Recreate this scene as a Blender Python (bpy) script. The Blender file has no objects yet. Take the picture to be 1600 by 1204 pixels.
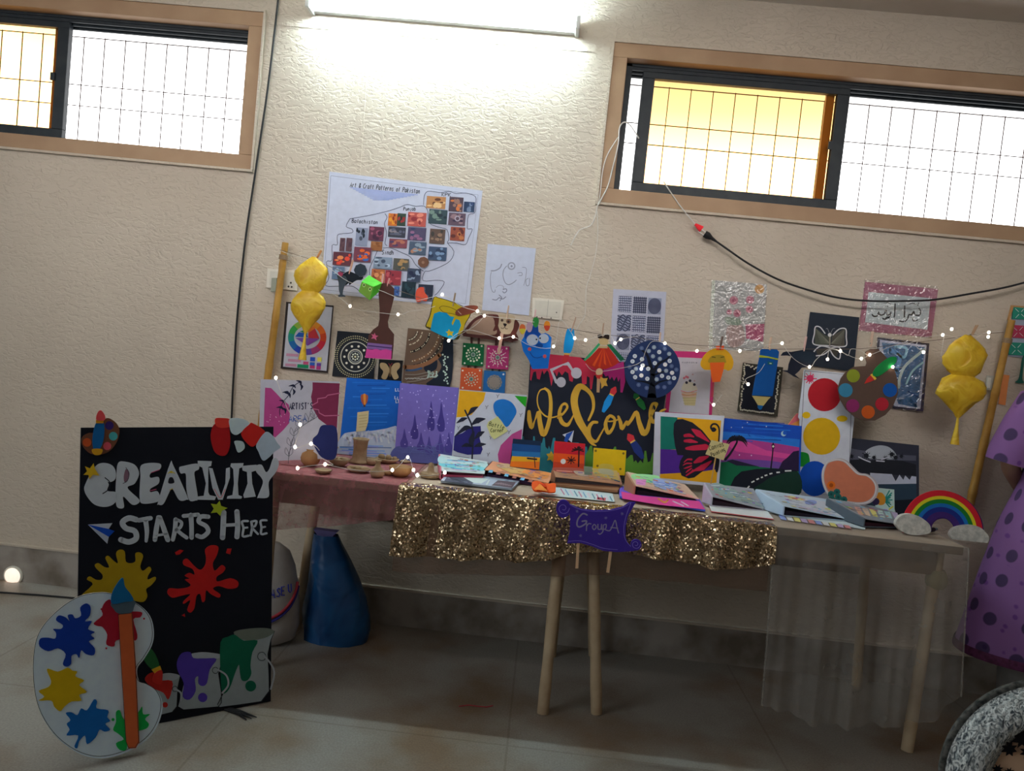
import bpy, bmesh, math, random
from mathutils import Vector, Matrix
from mathutils.geometry import tessellate_polygon, delaunay_2d_cdt
from math import sin, cos, pi, radians, sqrt
random.seed(7); rnd = random.Random(3)
S = bpy.context.scene
COL = S.collection

# ------------------------------------------------------------------ camera
CAM = Vector((0.0, -3.352, 1.29)); FPX = 1200.0
_yaw, _pit, _rol = radians(-2.41), radians(2.94), radians(5.786)
FWD = Vector((sin(_yaw)*cos(_pit), cos(_yaw)*cos(_pit), -sin(_pit)))
_r = Vector((cos(_yaw), -sin(_yaw), 0)); _u = _r.cross(FWD)
RGT = _r*cos(_rol) + _u*sin(_rol); UPV = -_r*sin(_rol) + _u*cos(_rol)
cd = bpy.data.cameras.new('camera'); cam = bpy.data.objects.new('camera', cd); COL.objects.link(cam)
cd.sensor_width = 36; cd.lens = 36*FPX/1600; cd.clip_start = .02
cam.matrix_world = Matrix(((RGT.x, UPV.x, -FWD.x, CAM.x), (RGT.y, UPV.y, -FWD.y, CAM.y), (RGT.z, UPV.z, -FWD.z, CAM.z), (0, 0, 0, 1)))
S.camera = cam
S.view_settings.view_transform = 'Standard'; S.view_settings.look = 'None'
S.view_settings.gamma = 1; S.view_settings.use_curve_mapping = False
S.view_settings.exposure = 0.0

# ------------------------------------------------------------------ world: daylight beyond the window wall, dim hall behind
W = bpy.data.worlds.new('world'); S.world = W; W.use_nodes = True
nt = W.node_tree; nt.nodes.clear()
def N(t, tree=None, **kw):
    n = (tree or nt).nodes.new(t)
    for k, v in kw.items(): setattr(n, k, v)
    return n
out = N('ShaderNodeOutputWorld'); bg = N('ShaderNodeBackground'); tc = N('ShaderNodeTexCoord'); sp = N('ShaderNodeSeparateXYZ')
nt.links.new(tc.outputs['Generated'], sp.inputs[0])
def ramp(tree, src, stops, interp='LINEAR'):
    r = N('ShaderNodeValToRGB', tree); r.color_ramp.interpolation = interp
    e = r.color_ramp.elements
    while len(e) < len(stops): e.new(.5)
    for i, (p, c) in enumerate(stops):
        e[i].position = p; e[i].color = (*c, 1)
    tree.links.new(src, r.inputs[0]); return r
mr = N('ShaderNodeMapRange'); mr.inputs[1].default_value = -1; mr.inputs[2].default_value = 1
nt.links.new(sp.outputs['Y'], mr.inputs[0])
ry = ramp(nt, mr.outputs[0], [(0, (.022, .021, .020)), (.5, (.034, .032, .030)), (.62, (1, 1, 1))])
rz = ramp(nt, sp.outputs['Z'], [(0.0, (.4, .4, .4)), (.19, (1, 1, 1)), (.25, (.9, .9, .9)), (.30, (.42, .41, .40)), (.36, (.19, .185, .18))])
mx = N('ShaderNodeMix', data_type='RGBA', blend_type='MULTIPLY'); mx.inputs[0].default_value = 1
nt.links.new(ry.outputs[0], mx.inputs[6]); nt.links.new(rz.outputs[0], mx.inputs[7])
nt.links.new(mx.outputs[2], bg.inputs[0]); bg.inputs[1].default_value = 6.0
nt.links.new(bg.outputs[0], out.inputs[0])

# ------------------------------------------------------------------ unseen area lights: fills added for hall and wall, daylight from the left
def area(name, loc, rot, sx, sy, power, color):
    l = bpy.data.lights.new(name, 'AREA'); l.shape = 'RECTANGLE'; l.size = sx; l.size_y = sy; l.energy = power; l.color = color
    o = bpy.data.objects.new(name, l); COL.objects.link(o); o.location = loc; o.rotation_euler = [radians(a) for a in rot]; return o
area('hall_fill', (-1.6, -5.2, 2.7), (35, 0, -10), 1.6, .5, 3, (.92, .96, 1.0))  # added fill light behind the camera, stands for no known fixture
area('doorway_daylight', (-3.6, -3.6, 2.0), (62, 0, -52), 1.6, 1.4, 30, (.84, .94, 1.0))
wl = area('wall_fill', (-.3, -2.4, 2.68), (70, 0, 0), 4.6, .3, 11.8, (1.0, .95, .92)); wl.data.spread = radians(75)  # added unseen fill that brightens the upper wall, spread kept off the floor
TUBE_POWER = 170.0

# ------------------------------------------------------------------ helpers
def ray(px, py): return (FWD*FPX + RGT*(px-800) - UPV*(py-602)).normalized()
class Plane:
    """plane through (0,y,z) facing the room; lean = degrees its top leans back to the wall; yaw turns it"""
    def __init__(s, y, z=0.0, lean=0.0, x=0.0, yaw=0.0):
        s.p = Vector((x, y, z)); a = radians(lean)
        n = Vector((0, -cos(a), sin(a))); n.rotate(Matrix.Rotation(radians(yaw), 3, 'Z')); s.n = n.normalized()
    def at(s, px, py, off=0.0):
        d = ray(px, py); t = ((s.p + s.n*off) - CAM).dot(s.n)/d.dot(s.n)
        return CAM + d*t
def horiz(px, py, z):
    d = ray(px, py); return CAM + d*((z-CAM.z)/d.z)
def aty(px, py, y):
    d = ray(px, py); return CAM + d*((y-CAM.y)/d.y)

def lin(c):
    c /= 255.0
    return c/12.92 if c <= .04045 else ((c+.055)/1.055)**2.4
MATS = {}
def principled(name):
    m = bpy.data.materials.new(name); m.use_nodes = True
    return m, m.node_tree, m.node_tree.nodes['Principled BSDF']
def paint(hexs, k=.5, rough=.7, metal=0.0, emit=0.0, spec=.2):
    key = (hexs, k, rough, metal, emit)
    if key in MATS: return MATS[key]
    c = [lin(int(hexs[i:i+2], 16)) for i in (0, 2, 4)]
    a = [min(.92, max(.004, v/k)) for v in c]
    m, t, b = principled('paint_'+hexs)
    nz = N('ShaderNodeTexNoise', t); nz.inputs['Scale'].default_value = 38; nz.inputs['Detail'].default_value = 3
    mixn = N('ShaderNodeMix', t, data_type='RGBA'); mixn.inputs[6].default_value = (*[v*.9 for v in a], 1); mixn.inputs[7].default_value = (*[min(.9, v*1.1) for v in a], 1)
    tcn = N('ShaderNodeTexCoord', t); t.links.new(tcn.outputs['Object'], nz.inputs[0])
    t.links.new(nz.outputs[0], mixn.inputs[0]); t.links.new(mixn.outputs[2], b.inputs['Base Color'])
    b.inputs['Roughness'].default_value = rough; b.inputs['Metallic'].default_value = metal
    b.inputs['Specular IOR Level'].default_value = spec
    if emit:
        b.inputs['Emission Color'].default_value = (*c, 1); b.inputs['Emission Strength'].default_value = emit
    MATS[key] = m; return m

def catmull(pts, closed=False, n=6):
    P = [Vector((*p, 0)) if len(p) == 2 else Vector(p) for p in pts]; L = len(P); o = []
    if L < 3: return P
    rng = range(L) if closed else range(L-1)
    for i in rng:
        if closed: a, b, c, d = P[(i-1) % L], P[i], P[(i+1) % L], P[(i+2) % L]
        else: a, b, c, d = P[max(i-1, 0)], P[i], P[i+1], P[min(i+2, L-1)]
        for j in range(n):
            t = j/n
            o.append(.5*((2*b)+(c-a)*t+(2*a-5*b+4*c-d)*t*t+(-a+3*b-3*c+d)*t**3))
    if not closed: o.append(P[-1])
    return o

class MB:
    """collects faces, then links them as ONE mesh object"""
    def __init__(s): s.v = []; s.f = []; s.mi = []; s.m = []; s.sm = []
    def mat(s, m):
        if m not in s.m: s.m.append(m)
        return s.m.index(m)
    def add(s, vs, fs, m, smooth=False):
        o = len(s.v); k = s.mat(m); s.v += [Vector(v) for v in vs]
        for f in fs: s.f.append([i+o for i in f]); s.mi.append(k); s.sm.append(smooth)
    def box(s, lo, hi, m, R=None, c=None):
        x0, y0, z0 = lo; x1, y1, z1 = hi
        vs = [Vector(p) for p in ((x0,y0,z0),(x1,y0,z0),(x1,y1,z0),(x0,y1,z0),(x0,y0,z1),(x1,y0,z1),(x1,y1,z1),(x0,y1,z1))]
        if R: vs = [R @ v for v in vs]
        if c is not None: vs = [v+Vector(c) for v in vs]
        s.add(vs, [(0,3,2,1),(4,5,6,7),(0,1,5,4),(1,2,6,5),(2,3,7,6),(3,0,4,7)], m)
    def tube(s, pts, r, m, n=8, cap=True, smooth=True):
        P = [Vector(p) for p in pts]; rr = r if isinstance(r, (list, tuple)) else [r]*len(P)
        vs = []; fs = []; u = None
        for i, p in enumerate(P):
            t = (P[min(i+1, len(P)-1)]-P[max(i-1, 0)])
            if t.length < 1e-9: t = Vector((0, 0, 1))
            t.normalize()
            if u is None: u = t.orthogonal().normalized()
            u = (u - t*u.dot(t)); u = u.normalized() if u.length > 1e-6 else t.orthogonal().normalized()
            w = t.cross(u)
            for j in range(n):
                a = 2*pi*j/n; vs.append(p+(u*cos(a)+w*sin(a))*rr[i])
        for i in range(len(P)-1):
            for j in range(n): fs.append((i*n+j, i*n+(j+1) % n, (i+1)*n+(j+1) % n, (i+1)*n+j))
        s.add(vs, fs, m, smooth)
        if cap: s.add(vs[:n], [tuple(range(n-1, -1, -1))], m); s.add(vs[-n:], [tuple(range(n))], m)
    def lathe(s, c, prof, m, n=24, ax=None, smooth=True):
        """prof = [(r,z)...] about the vertical through c; ax = optional Matrix rotation"""
        vs = []; fs = []
        for (r, z) in prof:
            for j in range(n):
                v = Vector((r*cos(2*pi*j/n), r*sin(2*pi*j/n), z))
                if ax: v = ax @ v
                vs.append(v+Vector(c))
        for i in range(len(prof)-1):
            for j in range(n): fs.append((i*n+j, i*n+(j+1) % n, (i+1)*n+(j+1) % n, (i+1)*n+j))
        s.add(vs, fs, m, smooth)
        if prof[0][0] > 1e-5: s.add(vs[:n], [tuple(range(n-1, -1, -1))], m)
        if prof[-1][0] > 1e-5: s.add(vs[-n:], [tuple(range(n))], m)
    def ball(s, c, r, m, n=12, k=8, sc=(1, 1, 1)):
        c = Vector(c); vs = []; fs = []
        for i in range(k+1):
            a = -pi/2+pi*i/k
            for j in range(n):
                b = 2*pi*j/n; vs.append(c+Vector((r*sc[0]*cos(a)*cos(b), r*sc[1]*cos(a)*sin(b), r*sc[2]*sin(a))))
        for i in range(k):
            for j in range(n): fs.append((i*n+j, i*n+(j+1) % n, (i+1)*n+(j+1) % n, (i+1)*n+j))
        s.add(vs, fs, m, True)
    def link(s, name, parent=None, base=None, bev=0.0):
        me = bpy.data.meshes.new(name)
        if base is None: base = parent.matrix_world.translation if parent else Vector((0, 0, 0))
        base = Vector(base)
        me.from_pydata([v-base for v in s.v], [], s.f)
        for m in s.m: me.materials.append(m)
        me.polygons.foreach_set('material_index', s.mi); me.polygons.foreach_set('use_smooth', s.sm)
        me.update()
        o = bpy.data.objects.new(name, me); COL.objects.link(o)
        if parent: o.parent = parent; o.location = base-parent_loc(parent)
        else: o.location = base
        if bev:
            md = o.modifiers.new('bevel', 'BEVEL'); md.width = bev; md.segments = 2; md.limit_method = 'ANGLE'
        return o
def parent_loc(p):
    v = Vector(p.location)
    while p.parent: p = p.parent; v += p.location
    return v
def empty(name, loc):
    o = bpy.data.objects.new(name, None); COL.objects.link(o); o.location = loc; o.empty_display_size = .05; return o
def tag(o, label=None, cat=None, group=None, kind=None):
    if label: o['label'] = label
    if cat: o['category'] = cat
    if group: o['group'] = group
    if kind: o['kind'] = kind
    return o
def sub(name, mb, parent, label=None, bev=0.0):
    o = mb.link(name, parent, parent_loc(parent), bev)
    if label: o['label'] = label
    return o

ZT = .756
LASTPL = [None]
def clampz(o, z=ZT, pl=None):
    """trim a standing sheet at the surface it stands on: low points slide up along its own plane"""
    pl = pl or LASTPL[0]; sh = Vector((0, 0, 0))
    if pl:
        h = Vector((pl.n.x, pl.n.y, 0))
        if h.length > .3: sh = h*(-pl.n.z/h.length_squared)
    stack = [o]
    while stack:
        q = stack.pop(); stack += list(q.children)
        if q.type == 'MESH':
            off = parent_loc(q)
            for v in q.data.vertices:
                d = z-(v.co.z+off.z)
                if d > 0: v.co += sh*d; v.co.z += d
    return o
def ZF(x0, y0, k): return lambda x, y: (x0+x/k, y0+y/k)
IDN = ZF(0, 0, 1)
# single-stroke letters on a 1 x 1.5 grid (x right, y up), lower-case height 1
F1 = {'A': [[(0,0),(.5,1.5),(1,0)],[(.2,.55),(.8,.55)]], 'B': [[(0,0),(0,1.5),(.7,1.4),(.75,1),(0,.8),(.9,.6),(.85,.1),(0,0)]],
 'C': [[(1,1.3),(.5,1.5),(.05,1),(.05,.4),(.5,0),(1,.2)]], 'E': [[(.9,1.5),(0,1.5),(0,0),(.9,0)],[(0,.8),(.7,.8)]], 'G': [[(1,1.3),(.5,1.5),(.05,1),(.05,.4),(.5,0),(1,.3),(1,.7),(.6,.7)]],
 'H': [[(0,0),(0,1.5)],[(1,0),(1,1.5)],[(0,.75),(1,.75)]], 'I': [[(.5,0),(.5,1.5)]], 'K': [[(0,0),(0,1.5)],[(.9,1.5),(0,.7),(.9,0)]],
 'P': [[(0,0),(0,1.5),(.8,1.4),(.8,.9),(0,.75)]], 'R': [[(0,0),(0,1.5),(.8,1.4),(.8,.9),(0,.75),(.9,0)]], 'S': [[(.95,1.3),(.5,1.5),(.1,1.2),(.4,.8),(.85,.5),(.6,0),(.05,.15)]],
 'T': [[(0,1.5),(1,1.5)],[(.5,1.5),(.5,0)]], 'U': [[(0,1.5),(0,.3),(.5,0),(1,.3),(1,1.5)]], 'L': [[(0,1.5),(0,0),(.9,0)]], "'": [[(.4,1.5),(.3,1.2)]], '&': [[(1,0),(.2,1.1),(.5,1.5),(.7,1.1),(.1,.5),(.4,0),(1,.6)]],
 'a': [[(.85,.9),(.3,1),(.05,.5),(.3,0),(.85,.3),(.85,1),(.9,0)]], 'b': [[(.1,1.5),(.1,0),(.7,.05),(.85,.5),(.6,.95),(.1,.7)]], 'c': [[(.9,.85),(.4,1),(.1,.5),(.4,0),(.9,.15)]], 'd': [[(.85,.7),(.3,.95),(.05,.5),(.3,0),(.85,.3),(.9,1.5),(.9,0)]],
 'e': [[(.1,.5),(.85,.55),(.7,.95),(.3,.95),(.05,.5),(.3,0),(.85,.1)]], 'f': [[(.8,1.4),(.45,1.4),(.4,0)],[(.1,.9),(.75,.9)]], 'h': [[(.1,1.5),(.1,0)],[(.1,.7),(.6,1),(.85,.6),(.85,0)]], 'i': [[(.5,1),(.5,0)],[(.5,1.3),(.52,1.35)]],
 'j': [[(.6,1),(.6,-.3),(.2,-.3)],[(.6,1.3),(.62,1.35)]], 'k': [[(.1,1.5),(.1,0)],[(.8,1),(.1,.4),(.8,0)]], 'l': [[(.5,1.5),(.5,0)]], 'n': [[(.1,1),(.1,0)],[(.1,.7),(.6,1),(.85,.6),(.85,0)]], 'o': [[(.5,1),(.1,.6),(.25,.05),(.7,.05),(.9,.6),(.5,1)]],
 'p': [[(.1,1),(.1,-.5)],[(.1,.8),(.6,1),(.85,.6),(.6,.1),(.1,.2)]], 'r': [[(.15,1),(.15,0)],[(.15,.7),(.5,1),(.85,.9)]], 's': [[(.85,.9),(.4,1),(.2,.7),(.8,.35),(.6,0),(.1,.1)]], 't': [[(.4,1.4),(.4,.1),(.8,.05)],[(.1,1),(.8,1)]],
 'u': [[(.1,1),(.15,.15),(.6,0),(.85,.4),(.85,1),(.9,0)]], 'v': [[(.1,1),(.5,0),(.9,1)]], 'y': [[(.1,1),(.5,.3)],[(.9,1),(.3,-.5)]], 'g': [[(.85,.8),(.4,1),(.1,.6),(.4,.1),(.85,.4),(.85,-.4),(.2,-.4)]], ' ': []}
STEP = .00012
class Art:
    """A flat made thing (picture, cut-out, sheet): every piece lies on its own plane in the room and has thickness."""
    def __init__(s, name, label, cat, plane, z=IDN, group=None, k=.5, rough=.7, kind=None):
        s.name, s.label, s.cat, s.group, s.kind = name, label, cat, group, kind
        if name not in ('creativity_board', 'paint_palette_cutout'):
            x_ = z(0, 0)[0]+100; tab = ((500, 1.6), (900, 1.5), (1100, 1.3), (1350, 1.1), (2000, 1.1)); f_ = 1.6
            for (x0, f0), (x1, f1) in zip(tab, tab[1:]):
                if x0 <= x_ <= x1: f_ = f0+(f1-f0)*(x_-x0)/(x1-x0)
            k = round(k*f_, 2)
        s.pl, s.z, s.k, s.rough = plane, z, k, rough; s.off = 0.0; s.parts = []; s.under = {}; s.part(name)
    def part(s, name, label=None, under=None):
        s.mb = MB(); s.parts.append([name, label, s.mb]); s.under[len(s.parts)-1] = under; return s
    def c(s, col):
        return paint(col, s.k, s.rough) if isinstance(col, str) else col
    def P(s, p, off=None):
        x, y = s.z(p[0], p[1]); return s.pl.at(x, y, s.off if off is None else off)
    def _tri(s, pts):
        return tessellate_polygon([[Vector((p[0], p[1], 0)) for p in pts]])
    def slab(s, pts, col, t=.004, smooth=False, side=None, n=5):
        """solid sheet: back at the present level, front raised by t"""
        if smooth: pts = [(p.x, p.y) for p in catmull(pts, True, n)]
        tr = s._tri(pts); L = len(pts)
        back = [s.P(p, s.off) for p in pts]; fr = [s.P(p, s.off) + s.pl.n*t for p in pts]
        m = s.c(col)
        s.mb.add(fr, [tuple(f) for f in tr], m); s.mb.add(back, [tuple(reversed(f)) for f in tr], s.c(side) if side else m)
        s.mb.add(back+fr, [(i, (i+1) % L, L+(i+1) % L, L+i) for i in range(L)], s.c(side) if side else m)
        s.off += t+STEP; return s
    def poly(s, pts, col, smooth=False, n=5):
        if smooth: pts = [(p.x, p.y) for p in catmull(pts, True, n)]
        tr = s._tri(pts); s.mb.add([s.P(p) for p in pts], [tuple(f) for f in tr], s.c(col)); s.off += STEP; return s
    def disc(s, c, r, col, ry=None, n=28, a=0.0):
        ry = ry or r; return s.poly([(c[0]+r*cos(2*pi*i/n)*cos(a)-ry*sin(2*pi*i/n)*sin(a), c[1]+ry*sin(2*pi*i/n)*cos(a)+r*cos(2*pi*i/n)*sin(a)) for i in range(n)], col)
    def _ribbon(s, pts, w):
        L = len(pts); ww = w if isinstance(w, (list, tuple)) else None
        a = []; b = []
        for i, p in enumerate(pts):
            t = pts[min(i+1, L-1)]-pts[max(i-1, 0)]
            if t.length < 1e-6: t = Vector((1, 0, 0))
            t.normalize(); nn = Vector((-t.y, t.x, 0))
            if ww:
                f = i/(L-1)*(len(ww)-1); j = min(int(f), len(ww)-2); h = (ww[j]*(1-(f-j))+ww[j+1]*(f-j))/2
            else: h = w/2
            a.append(p+nn*h); b.append(p-nn*h)
        return a, b
    def stroke(s, pts, w, col, smooth=True, closed=False, n=5, cap=True, t=0.0, keep=False):
        P = catmull(pts, closed, n) if smooth and len(pts) > 2 else [Vector((p[0], p[1], 0)) for p in pts]
        if closed: P.append(P[0])
        a, b = s._ribbon(P, w); L = len(P); m = s.c(col); up = s.pl.n*t
        va = [s.P(p)+up for p in a]; vb = [s.P(p)+up for p in b]
        s.mb.add(va+vb, [(i, i+1, L+i+1, L+i) for i in range(L-1)], m)
        if t:
            s.mb.add(va+[v-up for v in va], [(i, i+1, L+i+1, L+i) for i in range(L-1)], m)
            s.mb.add(vb+[v-up for v in vb], [(i, i+1, L+i+1, L+i) for i in range(L-1)], m)
        if cap:
            for e, pp in ((0, P[0]), (1, P[-1])):
                h = (a[0]-b[0]).length/2 if e == 0 else (a[-1]-b[-1]).length/2
                if h > .8:
                    q = [s.P((pp.x+h*cos(2*pi*i/12), pp.y+h*sin(2*pi*i/12)))+up for i in range(12)]
                    s.mb.add(q, [tuple(range(12))], m)
                    if t:
                        s.mb.add(q+[v-up for v in q], [(i, (i+1) % 12, 12+(i+1) % 12, 12+i) for i in range(12)], m)
        if not keep: s.off += STEP + t*.2
        return s
    def outline(s, pts, w, col, smooth=False):
        return s.stroke(pts, w, col, smooth=smooth, closed=True, cap=False)
    def text(s, txt, p0, p1, h, w, col, slant=.15, gap=.35):
        """hand lettering along p0..p1 (baseline), capitals h high"""
        p0 = Vector((*p0, 0)); d = Vector((*p1, 0))-p0; u = d.normalized(); up = Vector((u.y, -u.x, 0))
        cw = d.length/(len(txt)*(1+gap)-gap); x = 0
        for ch in txt:
            for ln in F1.get(ch, []):
                q = [p0+u*(x+(a+b*slant*h/1.5/cw*.6)*cw)+up*(b*h/1.5) for a, b in ln]
                s.stroke([(v.x, v.y) for v in q], w, col, smooth=len(ln) > 3, n=3, keep=True, cap=False)
            x += cw*(1+gap)
        s.off += STEP; return s
    def dots(s, pts, r, col, n=8):
        m = s.c(col)
        for p in pts:
            s.mb.add([s.P((p[0]+r*cos(2*pi*i/n), p[1]+r*sin(2*pi*i/n))) for i in range(n)], [tuple(range(n))], m)
        s.off += STEP; return s
    def splat(s, c, r, col, seed=0, arms=11, lo=.55, hi=1.0, armw=.13):
        rnd = random.Random(seed); m = s.c(col)
        s.poly([(c[0]+r*lo*(.95+.12*rnd.random())*cos(2*pi*i/18), c[1]+r*lo*(.95+.12*rnd.random())*sin(2*pi*i/18)) for i in range(18)], col, True, 3)
        for i in range(arms):
            a = 2*pi*(i+rnd.random()*.5)/arms; R = r*(lo+(hi-lo)*(.35+.65*rnd.random())); ww = r*armw*(1+.7*rnd.random())
            s.stroke([(c[0]+r*lo*.6*cos(a), c[1]+r*lo*.6*sin(a)), (c[0]+R*.85*cos(a), c[1]+R*.85*sin(a)), (c[0]+R*cos(a), c[1]+R*sin(a))], [ww*1.5, ww*.75, ww*1.15], col, keep=True, n=3)
        s.off += STEP; return s
    def done(s):
        ps = [p for p in s.parts if p[2].v]; und = {id(p): s.under.get(i) for i, p in enumerate(s.parts)}; made = {}
        allv = [v for p in ps for v in p[2].v]
        zmin = min(v.z for v in allv); cx = sum(v.x for v in allv)/len(allv); low = [v for v in allv if v.z < zmin+.02]
        base = Vector((cx, sum(v.y for v in low)/len(low), zmin))
        if len(ps) == 1:
            o = ps[0][2].link(s.name, None, base)
        else:
            o = empty(s.name, base)
            nm0 = None
            for p in ps:
                nm, lb, mb = p; u = made.get(und[id(p)])
                if nm == s.name: nm = 'panel'
                made[nm] = sub(nm, mb, u or o, lb)
        LASTPL[0] = s.pl; tag(o, s.label, s.cat, s.group, s.kind); return o
def tubeobj(name, pts, r, m, label=None, cat=None, n=6, group=None):
    mb = MB(); mb.tube(pts, r, m, n); o = mb.link(name, None, pts[0]); tag(o, label, cat, group); return o

# ================================================================== MATERIALS OF THE ROOM
def wall_material():
    m, t, b = principled('stucco_wall'); tcn = N('ShaderNodeTexCoord', t)
    mp = N('ShaderNodeMapping', t); mp.inputs['Scale'].default_value = (1, 1, 1.9); t.links.new(tcn.outputs['Object'], mp.inputs[0])
    n1 = N('ShaderNodeTexNoise', t); n1.inputs['Scale'].default_value = 26; n1.inputs['Detail'].default_value = 5; n1.inputs['Distortion'].default_value = 1.2
    n2 = N('ShaderNodeTexNoise', t); n2.inputs['Scale'].default_value = 1.6; n2.inputs['Detail'].default_value = 4
    t.links.new(mp.outputs[0], n1.inputs[0]); t.links.new(tcn.outputs['Object'], n2.inputs[0])
    r = ramp(t, n1.outputs[0], [(.40, (0, 0, 0)), (.52, (1, 1, 1))])
    bp = N('ShaderNodeBump', t); bp.inputs['Strength'].default_value = .5; bp.inputs['Distance'].default_value = .004
    t.links.new(r.outputs[0], bp.inputs['Height']); t.links.new(bp.outputs[0], b.inputs['Normal'])
    c = ramp(t, n2.outputs[0], [(.3, (.58, .50, .41)), (.7, (.66, .575, .475))])
    t.links.new(c.outputs[0], b.inputs['Base Color']); b.inputs['Roughness'].default_value = .8; b.inputs['Specular IOR Level'].default_value = .2
    return m
def mottled(name, c1, c2, scale, rough=.6, bump=0.0, bscale=60, metal=0.0, spec=.3, det=4, lo=.35, hi=.65):
    m, t, b = principled(name); tcn = N('ShaderNodeTexCoord', t); n2 = N('ShaderNodeTexNoise', t)
    n2.inputs['Scale'].default_value = scale; n2.inputs['Detail'].default_value = det; t.links.new(tcn.outputs['Object'], n2.inputs[0])
    c = ramp(t, n2.outputs[0], [(lo, c1), (hi, c2)]); t.links.new(c.outputs[0], b.inputs['Base Color'])
    b.inputs['Roughness'].default_value = rough; b.inputs['Metallic'].default_value = metal; b.inputs['Specular IOR Level'].default_value = spec
    if bump:
        n3 = N('ShaderNodeTexNoise', t); n3.inputs['Scale'].default_value = bscale; t.links.new(tcn.outputs['Object'], n3.inputs[0])
        bp = N('ShaderNodeBump', t); bp.inputs['Strength'].default_value = bump; bp.inputs['Distance'].default_value = .003
        t.links.new(n3.outputs[0], bp.inputs['Height']); t.links.new(bp.outputs[0], b.inputs['Normal'])
    return m
def sheer(name, col, alpha, alpha2=None, scale=60):
    m = bpy.data.materials.new(name); m.use_nodes = True; t = m.node_tree; t.nodes.clear()
    o = N('ShaderNodeOutputMaterial', t); mxs = N('ShaderNodeMixShader', t); tr = N('ShaderNodeBsdfTransparent', t)
    d = N('ShaderNodeBsdfDiffuse', t); d.inputs[0].default_value = (*col, 1)
    tl = N('ShaderNodeBsdfTranslucent', t); tl.inputs[0].default_value = (*col, 1)
    ms = N('ShaderNodeMixShader', t); ms.inputs[0].default_value = .35
    t.links.new(d.outputs[0], ms.inputs[1]); t.links.new(tl.outputs[0], ms.inputs[2])
    t.links.new(tr.outputs[0], mxs.inputs[1]); t.links.new(ms.outputs[0], mxs.inputs[2]); t.links.new(mxs.outputs[0], o.inputs[0])
    tcn = N('ShaderNodeTexCoord', t); n2 = N('ShaderNodeTexNoise', t); n2.inputs['Scale'].default_value = scale; n2.inputs['Detail'].default_value = 3
    t.links.new(tcn.outputs['Object'], n2.inputs[0])
    mm = N('ShaderNodeMapRange', t); mm.inputs[1].default_value = .3; mm.inputs[2].default_value = .7; mm.inputs[3].default_value = alpha; mm.inputs[4].default_value = alpha2 or alpha
    t.links.new(n2.outputs[0], mm.inputs[0]); t.links.new(mm.outputs[0], mxs.inputs[0]); return m
def emission(name, col, s):
    m, t, b = principled(name); b.inputs['Base Color'].default_value = (*col, 1); b.inputs['Emission Color'].default_value = (*col, 1); b.inputs['Emission Strength'].default_value = s; return m
def floor_material():
    m, t, b = principled('terrazzo_floor'); tcn = N('ShaderNodeTexCoord', t)
    n1 = N('ShaderNodeTexNoise', t); n1.inputs['Scale'].default_value = 2.2; n1.inputs['Detail'].default_value = 5
    n2 = N('ShaderNodeTexNoise', t); n2.inputs['Scale'].default_value = 160; n2.inputs['Detail'].default_value = 2
    t.links.new(tcn.outputs['Object'], n1.inputs[0]); t.links.new(tcn.outputs['Object'], n2.inputs[0])
    c1 = ramp(t, n1.outputs[0], [(.34, (.25, .175, .115)), (.56, (.37, .35, .315))])
    c2 = ramp(t, n2.outputs[0], [(.3, (.82, .82, .82)), (.7, (1.1, 1.1, 1.1))])
    mm = N('ShaderNodeMix', t, data_type='RGBA', blend_type='MULTIPLY'); mm.inputs[0].default_value = 1
    t.links.new(c1.outputs[0], mm.inputs[6]); t.links.new(c2.outputs[0], mm.inputs[7])
    br = N('ShaderNodeTexBrick', t); br.offset = 0; br.inputs['Scale'].default_value = 1.0; br.inputs['Brick Width'].default_value = .92; br.inputs['Row Height'].default_value = .92
    br.inputs['Mortar Size'].default_value = .004; br.inputs['Color1'].default_value = (1, 1, 1, 1); br.inputs['Color2'].default_value = (1, 1, 1, 1); br.inputs['Mortar'].default_value = (.80, .78, .75, 1)
    t.links.new(tcn.outputs['Object'], br.inputs[0])
    m2 = N('ShaderNodeMix', t, data_type='RGBA', blend_type='MULTIPLY'); m2.inputs[0].default_value = 1
    t.links.new(mm.outputs[2], m2.inputs[6]); t.links.new(br.outputs[0], m2.inputs[7]); t.links.new(m2.outputs[2], b.inputs['Base Color'])
    b.inputs['Roughness'].default_value = .42; b.inputs['Specular IOR Level'].default_value = .35; return m

M_WALL = wall_material(); M_FLOOR = floor_material()
M_CEIL = mottled('ceiling_paint', (.62, .56, .50), (.7, .64, .58), 3, .8)
M_TAN = mottled('tan_wood_surround', (.40, .25, .15), (.47, .31, .19), 5, .55)
M_DARK = mottled('dark_aluminium', (.018, .026, .034), (.03, .038, .045), 20, .45)
M_SKIRT = mottled('stained_cement', (.20, .165, .13), (.42, .38, .34), 5, .7, .4, 30, lo=.38, hi=.62)
M_WHITE = mottled('white_plastic', (.70, .70, .68), (.78, .78, .76), 8, .4)
M_BLACK = mottled('black_rubber', (.012, .012, .014), (.02, .02, .022), 8, .5)
M_WOODP = mottled('varnished_pole', (.38, .19, .035), (.56, .31, .07), 14, .35, det=6)
M_LEG = mottled('peeled_timber', (.44, .32, .20), (.60, .47, .31), 9, .6, .3, 30)
M_BOARD = mottled('raw_board', (.17, .115, .075), (.26, .185, .125), 7, .7)

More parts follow.
